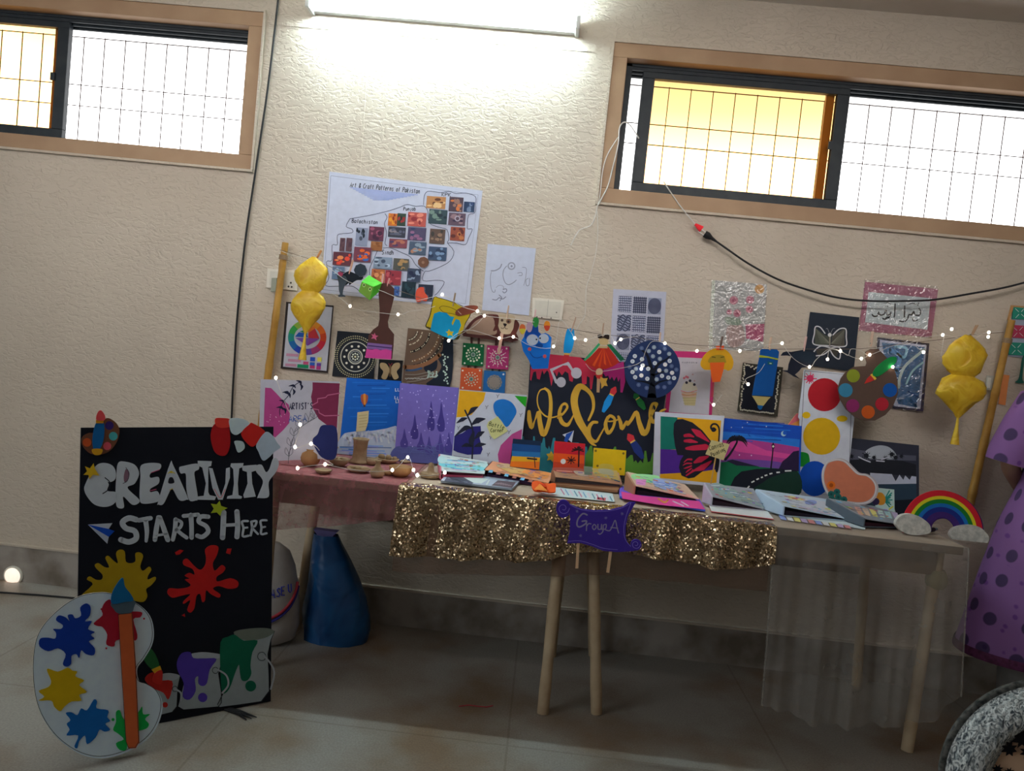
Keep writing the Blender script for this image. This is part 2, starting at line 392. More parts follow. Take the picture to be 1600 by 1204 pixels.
# ================================================================== ROOM
def holed_wall(outer, holes, y0, y1, m):
    """wall slab in the xz plane with holes; outer/holes = lists of (x,z)"""
    vs = []; es = []
    for loop in [outer]+holes:
        o = len(vs); vs += [Vector(p) for p in loop]; es += [(o+i, o+(i+1) % len(loop)) for i in range(len(loop))]
    V, E, F, *_ = delaunay_2d_cdt(vs, es, [], 0, 1e-6)
    mb = MB(); keep = []
    def inside(p, L):
        c = False
        for i in range(len(L)):
            a, b = L[i], L[i-1]
            if (a[1] > p.y) != (b[1] > p.y) and p.x < (b[0]-a[0])*(p.y-a[1])/(b[1]-a[1])+a[0]: c = not c
        return c
    for f in F:
        c = sum((V[i] for i in f), Vector((0, 0)))/len(f)
        if inside(c, outer) and not any(inside(c, h) for h in holes): keep.append(f)
    for y, flip in ((y0, 0), (y1, 1)):
        mb.add([(v.x, y, v.y) for v in V], [tuple(reversed(f)) if flip else tuple(f) for f in keep], m)
    for loop in [outer]+holes:
        L = len(loop); mb.add([(a, y0, b) for a, b in loop]+[(a, y1, b) for a, b in loop], [(i, (i+1) % L, L+(i+1) % L, L+i) for i in range(L)], m)
    return mb
XL, XR, YB, ZC, WT = -4.2, 3.4, -6.0, 2.835, .2
ZW0, ZW1 = 1.94, 2.615
W1 = (-3.50, aty(404, 140, 0).x); W2 = (aty(947, 190, 0).x, 2.25)
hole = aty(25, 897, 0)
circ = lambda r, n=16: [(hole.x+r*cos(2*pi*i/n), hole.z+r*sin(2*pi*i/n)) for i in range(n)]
rect = lambda x0, x1, z0, z1: [(x0, z0), (x1, z0), (x1, z1), (x0, z1)]
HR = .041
wb = holed_wall(rect(XL, XR, 0, ZC), [rect(*W1, ZW0, ZW1), rect(*W2, ZW0, ZW1)], 0, WT, M_WALL)
tag(wb.link('wall_back'), kind='structure')
f = MB(); f.box((XL, YB, -.06), (XR, WT, 0), M_FLOOR); tag(f.link('floor'), kind='structure')
f = MB(); f.box((XL, YB, ZC), (XR, WT, ZC+.1), M_CEIL); tag(f.link('ceiling'), kind='structure')
f = MB(); f.box((XR, YB, 0), (XR+.1, WT, ZC), M_WALL); tag(f.link('wall_right'), kind='structure')
f = MB(); f.box((XL-.1, YB, 0), (XL, WT, ZC), M_WALL); tag(f.link('wall_left'), kind='structure')
# skirting band, slightly proud of the wall
sk = holed_wall(rect(XL, XR, 0.0, .16), [], -.014, -.0005, M_SKIRT); tag(sk.link('baseboard_back'), kind='structure')
f = MB(); f.box((XL, -.02, .16), (XR, -.0005, .168), M_WALL); tag(f.link('trim_1'), kind='structure')
root = empty('glow_disc', (hole.x, -.016, hole.z-HR)); tag(root, 'small round glowing disc for a daylit drain hole low on the skirting at the left edge', 'lamp')  # emissive disc added in place of daylight through a drain hole
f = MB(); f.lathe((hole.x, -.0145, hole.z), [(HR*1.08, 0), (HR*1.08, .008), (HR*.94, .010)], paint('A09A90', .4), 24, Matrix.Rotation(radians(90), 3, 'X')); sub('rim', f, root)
f = MB(); f.lathe((hole.x, -.0145, hole.z), [(HR*.94, .008), (HR*.7, .020), (HR*.35, .027), (0, .029)], emission('warm_glow', (1, .82, .68), .95), 24, Matrix.Rotation(radians(90), 3, 'X')); sub('glow_dome', f, root)
# plastered conduits on the wall below the lamp
def strip(n, p, q, w):
    a = aty(*p, 0); b = aty(*q, 0); mb = MB(); t = (b-a).normalized(); u = Vector((-t.z, 0, t.x))*w/2
    pr = [a+u, a-u, b-u, b+u]; fr = [v+Vector((0, -.0026, 0))+((a+b)/2-v)*0 for v in pr]
    mb.add([v+Vector((0, -.0005, 0)) for v in pr]+fr, [(0, 1, 2, 3), (4, 5, 6, 7), (0, 1, 5, 4), (1, 2, 6, 5), (2, 3, 7, 6), (3, 0, 4, 7)], M_WALL)
    tag(mb.link(n), kind='structure')
strip('trim_2', (575, 60), (543, 520), .016); strip('trim_3', (799, 85), (762, 560), .014); strip('trim_4', (418, 36), (930, 80), .012)

M_PANE = sheer('amber_glass', (.5, .3, .1), .05)
M_PANE.node_tree.nodes['Transparent BSDF'].inputs[0].default_value = (.95, .76, .48, 1)
M_GRILLE = mottled('rusty_grille', (.05, .03, .025), (.10, .05, .04), 30, .6)
def window(idx, x0, x1, sash0, sash1, gx):
    root = empty('window_%d' % idx, ((x0+x1)/2, 0, ZW0)); tag(root, kind='structure')
    s = .062; z0, z1 = ZW0, ZW1
    mb = MB()   # tan surround
    for lo, hi in (((x0, -.012, z0), (x1, WT, z0+s)), ((x0, -.012, z1-s), (x1, WT, z1)), ((x0, -.012, z0+s), (x0+s, WT, z1-s)), ((x1-s, -.012, z0+s), (x1, WT, z1-s))): mb.box(lo, hi, M_TAN)
    sub('window_surround', mb, root, bev=.003)
    mb = MB(); a, b, c, d = x0+s, x1-s, z0+s, z1-s   # architrave lip
    for lo, hi in (((x0-.008, -.016, z0-.01), (x1+.008, -.0005, z0)), ((x0-.008, -.016, z1), (x1+.008, -.0005, z1+.01)), ((x0-.01, -.016, z0), (x0, -.0005, z1)), ((x1, -.016, z0), (x1+.01, -.0005, z1))): mb.box(lo, hi, M_WALL)
    sub('window_lip', mb, root)
    mb = MB()   # dark outer frame and head track
    for i in range(3): mb.box((a, .05+.022*i, d-.026-.008*i), (b, .06+.022*i, d), M_DARK)
    mb.box((a, .045, d-.012), (b, .12, d), M_DARK); mb.box((a, .05, c), (b, .115, c+.008), M_DARK)
    mb.box((a, .045, c), (a+.028, .12, d), M_DARK); mb.box((b-.006, .05, c), (b, .115, d), M_DARK)
    sub('outer_frame', mb, root)
    mb = MB(); w = .052; sy0, sy1 = .055, .085   # sliding sash
    for lo, hi in (((sash0, sy0, c), (sash1, sy1, c+w)), ((sash0, sy0, d-w), (sash1, sy1, d)), ((sash0, sy0, c+w), (sash0+w, sy1, d-w)), ((sash1-w, sy0, c+w), (sash1, sy1, d-w))): mb.box(lo, hi, M_DARK)
    sh = sub('sash', mb, root, bev=.002)
    mb = MB(); mb.box((sash0+w, .068, c+w), (sash1-w, .072, d-w), M_PANE); sub('glass_pane', mb, root, 'amber glass pane')
    mb = MB(); mb.box((sash1-w-.035, .092, c+.01), (sash1-w+.0, .108, d-.03), M_TAN); sub('rear_stile', mb, root)
    mb = MB(); mb.box((sash1-w-.016, .048, (c+d)/2-.012), (sash1-w+.004, .056, (c+d)/2+.022), M_DARK); sub('latch', mb, sh)
    mb = MB(); x = gx
    while x > a: x -= .098
    x += .098
    while x < b: mb.box((x-.0017, .165, c), (x+.0017, .169, d-.045), M_GRILLE); x += .098
    for z in (d-.05, c+.245, c+.335)[:3] if idx == 2 else (d-.05, c+.19, c+.285): mb.box((a, .161, z-.0018), (b, .165, z+.0018), M_GRILLE)
    sub('grille', mb, root)
window(1, W1[0], W1[1], W1[0]+.07, aty(104, 120, .06).x, aty(128, 110, .165).x)
window(2, W2[0], W2[1], aty(996, 200, .06).x, aty(1318, 230, .06).x, aty(1390, 200, .165).x)

# tube light fixture on the wall
tl, tr_ = aty(484, 2, -.07), aty(902, 38, -.07); zt = (tl.z+tr_.z)/2
root = empty('tube_light', ((tl.x+tr_.x)/2, 0, zt-.03)); tag(root, 'glowing white fluorescent tube light fixed high on the wall between windows', 'lamp')
mb = MB(); mb.box((tl.x-.01, -.035, zt-.022), (tr_.x+.01, -.0005, zt+.022), M_WHITE); sub('housing', mb, root, bev=.004)
for x in (tl.x-.012, tr_.x-.006):
    mb = MB(); mb.box((x, -.095, zt-.03), (x+.018, -.0005, zt+.026), M_WHITE); sub('end_cap', mb, root, bev=.003)
Lt = tr_.x-tl.x-.02; M_TUBE = emission('tube_glow', (.74, .95, 1.0), TUBE_POWER)
mb = MB(); mb.tube([(tl.x+.008, -.07, zt), (tr_.x-.008, -.07, zt)], .014, M_TUBE, 14); sub('glass_tube', mb, root)
# ================================================================== TABLES
def leg(mb_parent, ftop, fbot, r=.0205, name='leg', label=None):
    mb = MB(); n = 14; pts = [fbot+(ftop-fbot)*i/8 for i in range(9)]
    mb.tube(pts, [r*(1+.05*sin(i*2.1)) for i in range(9)], M_LEG, n); return sub(name, mb, mb_parent, label)
xa0 = aty(398, 735, -.634).x; xm = horiz(905, 786, .75).x; xb1 = horiz(1512, 858, .75).x
YF, YBK = -.634, -.022
def table(label, x0, x1, feet):
    root = empty('wooden_table', ((x0+x1)/2, (YF+YBK)/2, 0)); tag(root, label, 'table', 'long wooden display tables')
    mb = MB(); mb.box((x0, YF, .722), (x1, YBK, .75), M_BOARD); sub('tabletop', mb, root, bev=.003)
    mb = MB(); a, b = x0+.06, x1-.06
    for y in (YF+.05, YBK-.07): mb.box((a, y, .63), (b, y+.02, .722), M_BOARD)
    for x in (a, b-.02): mb.box((x, YF+.07, .63), (x+.02, YBK-.07, .722), M_BOARD)
    sub('apron', mb, root)
    for (tx, ty), f_ in feet:
        leg(root, Vector((tx, ty, .722)), f_)
    mb = MB(); mb.box((a, YBK-.025, .47), (b, YBK-.005, .55), M_BOARD); sub('stretcher', mb, root)
    mb = MB(); mb.tube([Vector((a+.03, YBK-.045, .52)), Vector((a+.24, YBK-.045, .70))], .018, M_LEG, 6); sub('brace', mb, root)
    return root
fp = lambda x, y: horiz(x, y, 0)
f1 = fp(463, 981); f2 = fp(861, 1024); f3 = fp(848, 1114)
table('left wooden display table under the pink net and gold sequin cloth', xa0, xm-.004, [((aty(497,790,f1.y).x, f1.y), f1), ((f2.x+.0, f2.y), f2), ((xm-.055, YF+.075), f3), ((xa0+.06, -.58), Vector((xa0+.06, -.59, 0)))])
g1 = fp(932, 1114); g2 = fp(927, 1024); g3 = fp(1417, 1172); g4 = fp(1338, 1070)
tabB = table('right wooden display table under the sequin cloth and white net', xm+.004, xb1, [((xm+.055, YF+.075), g1), ((xm+.07, g2.y), g2), ((aty(1478,880,g3.y).x, YF+.075), g3), ((aty(1352,850,g4.y).x, g4.y), g4)])
# knot of tape round the far right leg
c = aty(1463, 905, YF+.065)
mb = MB(); mb.lathe(c, [(.026,-.03),(.034,-.02),(.037,0),(.033,.02),(.026,.035)], sheer('tape_film', (.5,.46,.28), .6), 12); sub('tape_wrap', mb, tabB, 'clear tape wound round the leg')

# ---- cloths
def cloth(name, label, x0, x1, yb, drop, mat, y0=None, wav=.012, nf=14, seed=1, nu=120, nv=22, zt=.7525, flare=.0, y_front=None, cat='cloth', group=None, hem=None):
    """top strip from yb to the front edge, then hanging; drop(u) = z of the lower hem"""
    rr = random.Random(seed); ph = [rr.random()*6.28 for _ in range(4)]; yf = y_front or (YF-.006); vs = []
    nt_ = 6
    for i in range(nu+1):
        u = i/nu; x = x0+(x1-x0)*u
        for j in range(nt_): vs.append(Vector((x, yb+(yf-yb)*j/nt_, zt+.0015*sin(u*60+j*2+ph[0]))))
        zb = drop(u)
        for j in range(nv+1):
            t = j/nv; z = zt+(zb-zt)*t
            w = wav*(t**.7)*(sin(u*nf*6.28+ph[0])+.5*sin(u*nf*2.3*6.28+ph[1]+t*2)+.4*sin(u*nf*.41*6.28+ph[2]))
            vs.append(Vector((x+.35*w*t, yf-.004-abs(wav)*1.4*t**.7-flare*t+w, z)))
    R_ = nt_+nv+1; fs = [(i*R_+j, i*R_+j+1, (i+1)*R_+j+1, (i+1)*R_+j) for i in range(nu) for j in range(R_-1)]
    mb = MB(); mb.add(vs, fs, mat, True)
    if hem: mb.tube([vs[j] for j in range(nt_, R_)], .0035, hem, 5); mb.tube([vs[nu*R_+j] for j in range(nt_, R_)], .003, hem, 5)
    o = mb.link(name, None, (x0, yf, zt)); tag(o, label, cat, group); return o
def lerpz(tab, y=-.66):
    P_ = [aty(a, b, y) for a, b in tab]
    def f_(u, x0, x1):
        x = x0+(x1-x0)*u
        for a, b in zip(P_, P_[1:]):
            if x <= b.x: t = max(0, min(1, (x-a.x)/(b.x-a.x))); return a.z+(b.z-a.z)*t
        return P_[-1].z
    return f_
M_PINK = sheer('pink_net', (.50, .21, .22), .34, .62, 30); M_TANS = sheer('brown_sheer', (.24, .14, .095), .48, .62, 5); M_WNET = sheer('white_net', (.58, .55, .51), .20, .42, 7)
M_CREAM = mottled('cream_cover', (.46, .36, .27), (.56, .45, .35), 6, .85)
x_p1 = horiz(640, 757, .75).x; x_s0 = aty(622, 770, -.65).x; x_s1 = aty(1214, 830, -.65).x
z_ = lerpz([(395,820),(430,828),(520,822),(620,812),(650,815)])
cloth('pink_net_cloth', 'pink net cloth draped over the left end of the tables under the pottery', xa0-.01, x_p1, -.10, lambda u: z_(u, xa0-.01, x_p1), M_PINK, wav=.006, nf=7, seed=2, zt=.7535)
M_PB = mottled('pink_underlay', (.40, .16, .17), (.52, .24, .25), 30, .9)
mb = MB(); mb.box((xa0-.004, YF-.003, .7502), (x_p1-.02, YBK, .7516), M_PB); tag(mb.link('pink_table_cover', None, (xa0, YF, .7502)), 'pink cover spread flat on the left end of the tabletop', 'cloth')
mb = MB(); mb.box((x_p1-.015, YF-.003, .7502), (xb1+.004, YBK, .7516), M_CREAM); tag(mb.link('table_cover', None, (x_p1, YF, .7502)), 'cream cover spread flat on the tabletop under the books', 'cloth')
z2 = lerpz([(600,893),(640,897),(880,903),(905,898),(980,903),(1215,928)])
cloth('brown_sheer_cloth', 'thin brown see-through cloth hanging below the gold sequins', x_s0+.0, x_s1-.01, -.615, lambda u: z2(u, x_s0, x_s1), M_TANS, wav=.004, nf=5, seed=4, zt=.7522, y_front=YF-.002)
z3 = lerpz([(620,868),(700,874),(800,877),(862,875),(900,862),(960,862),(1040,874),(1120,888),(1180,890),(1216,878)], -.67)
def sequins():
    m, t, b = principled('gold_sequins'); tcn = N('ShaderNodeTexCoord', t); v = N('ShaderNodeTexVoronoi', t); v.inputs['Scale'].default_value = 185
    t.links.new(tcn.outputs['Object'], v.inputs['Vector'])
    geo = N('ShaderNodeNewGeometry', t); sb = N('ShaderNodeVectorMath', t, operation='SUBTRACT'); sb.inputs[1].default_value = (.5, .5, .5); t.links.new(v.outputs['Color'], sb.inputs[0])
    sc = N('ShaderNodeVectorMath', t, operation='SCALE'); sc.inputs['Scale'].default_value = 1.1; t.links.new(sb.outputs[0], sc.inputs[0])
    ad = N('ShaderNodeVectorMath', t, operation='ADD'); t.links.new(sc.outputs[0], ad.inputs[0]); t.links.new(geo.outputs['Normal'], ad.inputs[1])
    nn = N('ShaderNodeVectorMath', t, operation='NORMALIZE'); t.links.new(ad.outputs[0], nn.inputs[0]); t.links.new(nn.outputs[0], b.inputs['Normal']); t.links.new(nn.outputs[0], b.inputs['Coat Normal'])
    n2 = N('ShaderNodeTexNoise', t); n2.inputs['Scale'].default_value = 12; t.links.new(tcn.outputs['Object'], n2.inputs[0])
    c = ramp(t, n2.outputs[0], [(.35, (.30, .20, .105)), (.65, (.50, .36, .20))]); t.links.new(c.outputs[0], b.inputs['Base Color'])
    b.inputs['Metallic'].default_value = .92; b.inputs['Roughness'].default_value = .22; b.inputs['Coat Weight'].default_value = 1.0; b.inputs['Coat Roughness'].default_value = .16; return m
M_SEQ = sequins()
cloth('sequin_cloth', 'gold sequin cloth hanging in swags from the front of both tables', x_s0, x_s1, -.575, lambda u: z3(u, x_s0, x_s1), M_SEQ, wav=.017, nf=6, seed=5, zt=.7545)
x_w0 = aty(1213, 830, -.66).x
z4 = lerpz([(1200,1098),(1230,1112),(1290,1128),(1340,1130),(1400,1125),(1440,1118),(1485,1090),(1520,1075)], -.70)
cloth('white_net_cloth', 'white see-through net hanging almost to the floor at the right table end', x_w0, xb1+.01, -.40, lambda u: max(.03, z4(u, x_w0, xb1)), M_WNET, wav=.024, nf=5, seed=9, zt=.7540, flare=.05, hem=sheer('net_hem', (.6, .57, .52), .25, .5, 30))

# ================================================================== POTTERY ON THE LEFT TABLE
M_CLAY = mottled('raw_clay', (.27, .18, .10), (.38, .27, .165), 24, .85, .5, 60)
M_TERR = mottled('terracotta', (.30, .15, .06), (.42, .23, .10), 14, .7)
ZP = .7560
def lathe_thing(name, label, cat, px, py, prof, k=1.0, m=None, extra=None, group='clay pots on the pink net', n=22):
    b = horiz(px, py, ZP); root = None; mb = MB(); mb.lathe(b, [(r*k, z*k) for r, z in prof], m or M_CLAY, n)
    if not extra:
        o = mb.link(name, None, b); tag(o, label, cat, group); return o
    root = empty(name, b); tag(root, label, cat, group); sub('body', mb, root)
    for nm, fn, lb in extra: mb = MB(); fn(mb, b); sub(nm, mb, root, lb)
    return root
bowl = [(.0,0),(.022,.0),(.036,.012),(.044,.030),(.041,.031),(.033,.014),(.0,.008)]
lathe_thing('round_pot', 'round orange-brown clay pot lit by a fairy light, left front of the abstract canvas', 'pot', 484, 727, [(0,0),(.02,0),(.034,.014),(.038,.03),(.033,.048),(.018,.058),(.020,.064),(.016,.064),(.014,.056),(0,.05)], 1.0, M_TERR)
lathe_thing('tall_vase', 'tall straight clay vase with flared rim standing among the bowls', 'vase', 561, 722, [(0,0),(.042,.0),(.040,.007),(.029,.014),(.027,.055),(.030,.088),(.035,.097),(.030,.099),(.025,.09),(.023,.02),(0,.02)], 1.0, None)
lathe_thing('clay_goblet', 'small clay goblet behind the left bowl', 'goblet', 520, 710, [(0,0),(.016,0),(.012,.008),(.012,.022),(.022,.032),(.021,.034),(.0,.026)], 1.0)
lathe_thing('clay_bowl', 'wide wavy-rimmed clay bowl between the round pot and the tall vase', 'bowl', 529, 727, bowl, .95, None, [('inner_flower', lambda mb, b: [mb.ball(b+Vector((.022*cos(i*1.257), .022*sin(i*1.257), .026)), .010, M_CLAY, 8, 5, (1, 1, .5)) for i in range(5)], 'petals inside the bowl')])
lathe_thing('clay_dish', 'small low clay dish at the front left beside the round pot', 'dish', 505, 738, [(0,0),(.026,0),(.034,.012),(.031,.013),(0,.006)], .95)
lathe_thing('clay_tray', 'low oval clay tray of rolled leaves in front of the tall vase', 'tray', 560, 736, [(0,0),(.034,.0),(.048,.012),(.045,.016),(0,.006)], .95, None, [('clay_leaf', (lambda q: lambda mb, b: mb.ball(b+Vector((q*.024, -.004, .014)), .013, M_CLAY, 8, 5, (1.3, .8, .6)))(q), None) for q in (-1, 0, 1)])
lathe_thing('clay_cup', 'squat clay cup right of the tall vase', 'cup', 581, 725, [(0,0),(.018,0),(.024,.012),(.022,.024),(.019,.024),(.0,.012)], 1.0)
lathe_thing('clay_platter', 'flat clay platter holding tiny pots, behind the jug', 'platter', 605, 722, [(0,0),(.03,0),(.05,.016),(.047,.018),(0,.010)], 1.0, None, [('tiny_pot', (lambda x_, r_: lambda mb, b: mb.lathe(b+Vector((x_, 0, .012)), [(0,0),(r_,.0),(r_*1.2,r_),(r_*.8,r_*1.7),(0,r_*1.7)], M_CLAY, 10))(x_, r_), None) for x_, r_ in ((-.026,.012),(.004,.011),(.030,.009))])
lathe_thing('clay_jug', 'narrow-necked clay jug at the front edge beside the glowing bowl', 'jug', 589, 744, [(0,0),(.022,0),(.029,.012),(.027,.026),(.012,.038),(.009,.055),(.014,.064),(.010,.064),(0,.05)], .95)
lathe_thing('clay_dish', 'dark clay saucer half hidden between the jug and the glowing bowl', 'dish', 606, 741, [(0,0),(.018,0),(.026,.012),(.023,.013),(0,.005)], .9, M_TERR)
lathe_thing('glowing_bowl', 'deep ribbed bowl lit orange by a fairy light, rightmost of the bowls', 'bowl', 625, 743, [(0,0),(.026,0),(.040,.014),(.045,.036),(.040,.038),(.034,.018),(0,.008)], 1.0, M_TERR)
lathe_thing('clay_pot_lid', 'tiny round clay lid behind the glowing bowl', 'lid', 633, 722, [(0,0),(.026,.002),(.022,.008),(.006,.013),(0,.014)], .9)
lathe_thing('clay_hat', 'lumpy clay figure shaped like a pointed hat on a round base', 'sculpture', 672, 745, [(0,0),(.044,0),(.050,.010),(.040,.020),(.018,.026),(.013,.05),(.011,.066),(0,.070)], .82, None,
  [('clay_petal', (lambda a: lambda mb, b: mb.ball(b+Vector((.027*cos(a), .027*sin(a), .011)), .015, M_CLAY, 8, 5, (1, 1, .6)))(a), None) for a in (.4, 1.7, 3.0, 4.2, 5.4)])

# ================================================================== BOOKS AND FOLDERS
def flat(name, label, cat, q, z, k=.30, zf=IDN, t=.006, col='9098A8', side=None, draw=None, lean=90, rough=.5):
    """thing lying on the table; its under side passes through height z; q = corners as seen"""
    yc = horiz(*zf(*q[0]), z).y
    A = Art(name, label, cat, Plane(yc, z, lean), zf, k=k, rough=rough); A.slab(q, col, t, side=side)
    if draw: draw(A)
    return clampz(A.done(), .7553)
def busy(A, q, n=46):
    """small printed blocks and lines over a cover"""
    f_ = lambda u, v: (q[0][0]*(1-u)*(1-v)+q[1][0]*u*(1-v)+q[2][0]*u*v+q[3][0]*(1-u)*v, q[0][1]*(1-u)*(1-v)+q[1][1]*u*(1-v)+q[2][1]*u*v+q[3][1]*(1-u)*v)
    rb_ = random.Random(int(q[0][0]+q[1][1]))
    for i in range(n):
        u, v = .05+.8*rb_.random(), .08+.8*rb_.random(); w, h = .03+.06*rb_.random(), .03+.05*rb_.random()
        if i % 3: A.mb.add([A.P(f_(u, v), A.off+i*2e-5), A.P(f_(u+w*1.5, v), A.off+i*2e-5), A.P(f_(u+w*1.5, v+.018), A.off+i*2e-5), A.P(f_(u, v+.018), A.off+i*2e-5)], [(0, 1, 2, 3)], A.c(('4A5878','5A5048','3A4A68')[i % 3]))
        else: A.mb.add([A.P(p, A.off+i*2e-5) for p in (f_(u, v), f_(u+w, v), f_(u+w, v+h), f_(u, v+h))], [(0, 1, 2, 3)], A.c(('8A4858','4A80A0','A89048','68508A','A85838','508868')[(i//3) % 6]))
    A.off += .0012
def folder(name, label, cat, q, hz, z0=.7556, col='8A8A90', inner='14121A', k=.30, zf=IDN, draw=None, spine='5A5A60', spine_side='left', top_t=.003):
    """propped-open file: top cover corners q (front-left, front-right, back-right, back-left) at heights hz"""
    P_ = [horiz(*zf(*p), h_) for p, h_ in zip(q, hz)]
    n_ = (P_[1]-P_[0]).cross(P_[3]-P_[0]).normalized(); q2 = zf(*q[2]); rd = ray(*q2); P_[2] = CAM+rd*((P_[0]-CAM).dot(n_)/rd.dot(n_))
    kr = k; k = round(k*1.35, 2)
    base = sum(P_, Vector())/4; base.z = z0; root = empty(name, base); tag(root, label, cat)
    D = [Vector((p.x, p.y, z0)) for p in P_]
    mb = MB(); up = Vector((0, 0, top_t)); mb.add(P_+[p-up for p in P_], [(0,1,2,3),(7,6,5,4),(0,4,5,1),(1,5,6,2),(2,6,7,3),(3,7,4,0)], paint(col, k, .45)); sub('cover', mb, root)
    mb = MB(); mb.add([d+Vector((0,0,.003)) for d in D]+D, [(0,1,2,3),(7,6,5,4),(0,4,5,1),(1,5,6,2),(2,6,7,3),(3,7,4,0)], paint(spine, k, .5)); sub('back_cover', mb, root)
    mb = MB(); c = sum(D, Vector())/4; E_ = [c+(d-c)*.94 for d in D]; T_ = [c+(p-c)*.94 for p in P_]; T_ = [Vector((a.x, a.y, max(z0+.004, min(p.z-.006, z0+.55*(p.z-z0))))) for a, p in zip(E_, T_)]
    mb.add([e+Vector((0,0,.0035)) for e in E_]+T_, [(3,2,1,0),(4,5,6,7),(0,1,5,4),(1,2,6,5),(2,3,7,6),(3,0,4,7)], paint(inner, k, .6)); sub('pages', mb, root, 'dark inner sleeves')
    a, b = ((0, 3) if spine_side == 'left' else (1, 2)); mb = MB(); o_ = (P_[0]-P_[1]).normalized()*.006*(1 if a == 0 else -1)
    mb.add([P_[a], P_[b], D[b], D[a], P_[a]+o_-up, P_[b]+o_-up, D[b]+o_+up, D[a]+o_+up], [(0,1,2,3),(7,6,5,4),(0,4,5,1),(1,5,6,2),(2,6,7,3),(3,7,4,0)], paint(spine, k, .5)); sub('spine', mb, root)
    if draw:
        n = (P_[1]-P_[0]).cross(P_[3]-P_[0]).normalized(); n = n if n.z > 0 else -n
        pl = Plane(0, 0, 90); pl.p = P_[0]; pl.n = n
        A = Art('x', 'x', 'x', pl, zf, k=kr, rough=.4); A.off = .0009
        draw(A); busy(A, q)
        for nm, lb, m_ in A.parts: 
            if m_.v: sub('cover_print', m_, root)
    return root
ZB1, ZB2, ZB3 = ZF(640,700,5.0), ZF(860,730,5.333), ZF(1100,730,5.333)
def pr1(A):
    A.poly([(235,60),(330,85),(470,105),(600,110),(590,160),(450,150),(240,120)], '9CC0E0', True); A.poly([(240,110),(400,120),(585,150),(570,175),(420,165),(250,140)], '6AB0C4', True)
    for i in range(9): A.stroke([(240+rnd.random()*150,80+i*11),(380+rnd.random()*190,95+i*10)], 6, ('D0E0F0','5A90C0','C8A0C8')[i % 3], keep=True)
folder('open_album', 'open album with a shiny pale blue marbled cover beside the clay hat', 'album', [(250,174),(585,196),(610,105),(238,44)], [.790,.784,.806,.812], .7556, 'A4B4D0', '8A3A50', .36, ZB1, pr1, 'A05868')
def pr2(A):
    A.poly([(300,215),(440,210),(620,240),(560,275),(420,260)], 'A8C4DC'); A.poly([(270,255),(300,212),(400,215),(500,270),(480,285)], '3A3E4C'); A.poly([(640,290),(690,250),(830,265),(800,310)], '4A4048'); A.stroke([(600,285),(625,245)], 12, 'A8B4C8', cap=False)
    for i in range(6): A.stroke([(300+i*20,232+i*5),(350+i*20,240+i*5)], 6, '6A7080', keep=True); A.stroke([(670+i*20,275+i*3),(720+i*15,270+i*4)], 6, '7A6A70', keep=True)
flat('photo_album', 'grey-edged album of dark photo prints open on the sequin edge', 'album', [(242,268),(800,330),(868,262),(300,200)], .757, .34, ZB1, .008, '8A94A4', '6A7480', pr2)
def pr3(A):
    for i in range(8): A.poly([(625+i*62,168+i*15),(655+i*62,172+i*15),(645+i*62,192+i*15),(612+i*62,186+i*15)], ('5A90B0','8A5A50')[i % 2])
    A.poly([(700,130),(840,140),(1000,180),(980,215),(760,180)], 'B0905C', True); A.poly([(900,170),(1080,190),(1060,235),(900,215)], 'C07840', True); A.poly([(690,125),(770,120),(790,150),(700,150)], 'A89070', True)
folder('scrapbook', 'scrapbook with an orange and blue striped border on its raised cover', 'scrapbook', [(590,165),(1085,270),(1120,195),(650,100)], [.792,.775,.795,.806], .7556, 'B07858', '281830', .36, ZB1, pr3, '3A1C30')
mb_ = None
A = Art('orange_ribbon', 'crumpled orange ribbon lying at the front of the table', 'ribbon', Plane(-.60, .757, 70), ZB1, k=.34)
for i in range(9): A.off = .001+i*.0015; A.poly([(960+rnd.random()*140,265+rnd.random()*70) for _ in range(3)], ('C04818','A83010','D06A28')[i % 3])
A.off = 0; A.slab([(955,275),(1000,262),(1060,285),(1135,280),(1140,320),(1130,350),(1050,345),(970,335)], 'B84414', .004, True); clampz(A.done(), .7555)
def pr4(A):
    A.poly([(260,150),(700,170),(720,235),(640,250),(300,215)], '8A4238', True); A.poly([(560,205),(720,215),(790,280),(650,275)], 'A09080', True); A.poly([(720,130),(860,140),(850,270),(730,260)], '5A6858', False); A.poly([(850,160),(1240,200),(1290,370),(880,270)], 'A08C50', False)
    A.poly([(960,170),(1150,185),(1180,275),(980,240)], '8C8A70', True); A.stroke([(300,200),(540,215)], 16, 'B87868'); A.stroke([(1150,330),(1280,370)], 18, '3A4454')
folder('kraft_scrapbook', 'thick kraft-paper scrapbook propped open with loose sheets inside', 'scrapbook', [(280,290),(1320,410),(1270,230),(240,185)], [.794,.782,.809,.818], .768, '98745A', '2C2628', .36, ZF(840,715,10), pr4, '6A4A38')
flat('kraft_book_block', 'brown block of kraft pages under the kraft scrapbook', 'book', [(270,445),(1250,548),(1320,440),(280,330)], .757, .30, ZF(840,715,10), .010, '6A4C38')
def pr5(A):
    for i in range(12): A.stroke([(360+i*70, 480+i*11),(420+i*68,575+i*9)], 18, ('A06080','5A88A8','C0A8B8','4A7890')[i % 4], keep=True, cap=False)
    A.poly([(930,610),(1070,625),(1060,670),(925,650)], 'A04858')
flat('comic_strip_sheet', 'printed sheet in blue and pink panels sticking out under the kraft book', 'print', [(0,575),(1205,690),(1170,560),(280,460)], .7565, .40, ZF(840,715,10), .0012, 'A8B8C8', None, pr5)
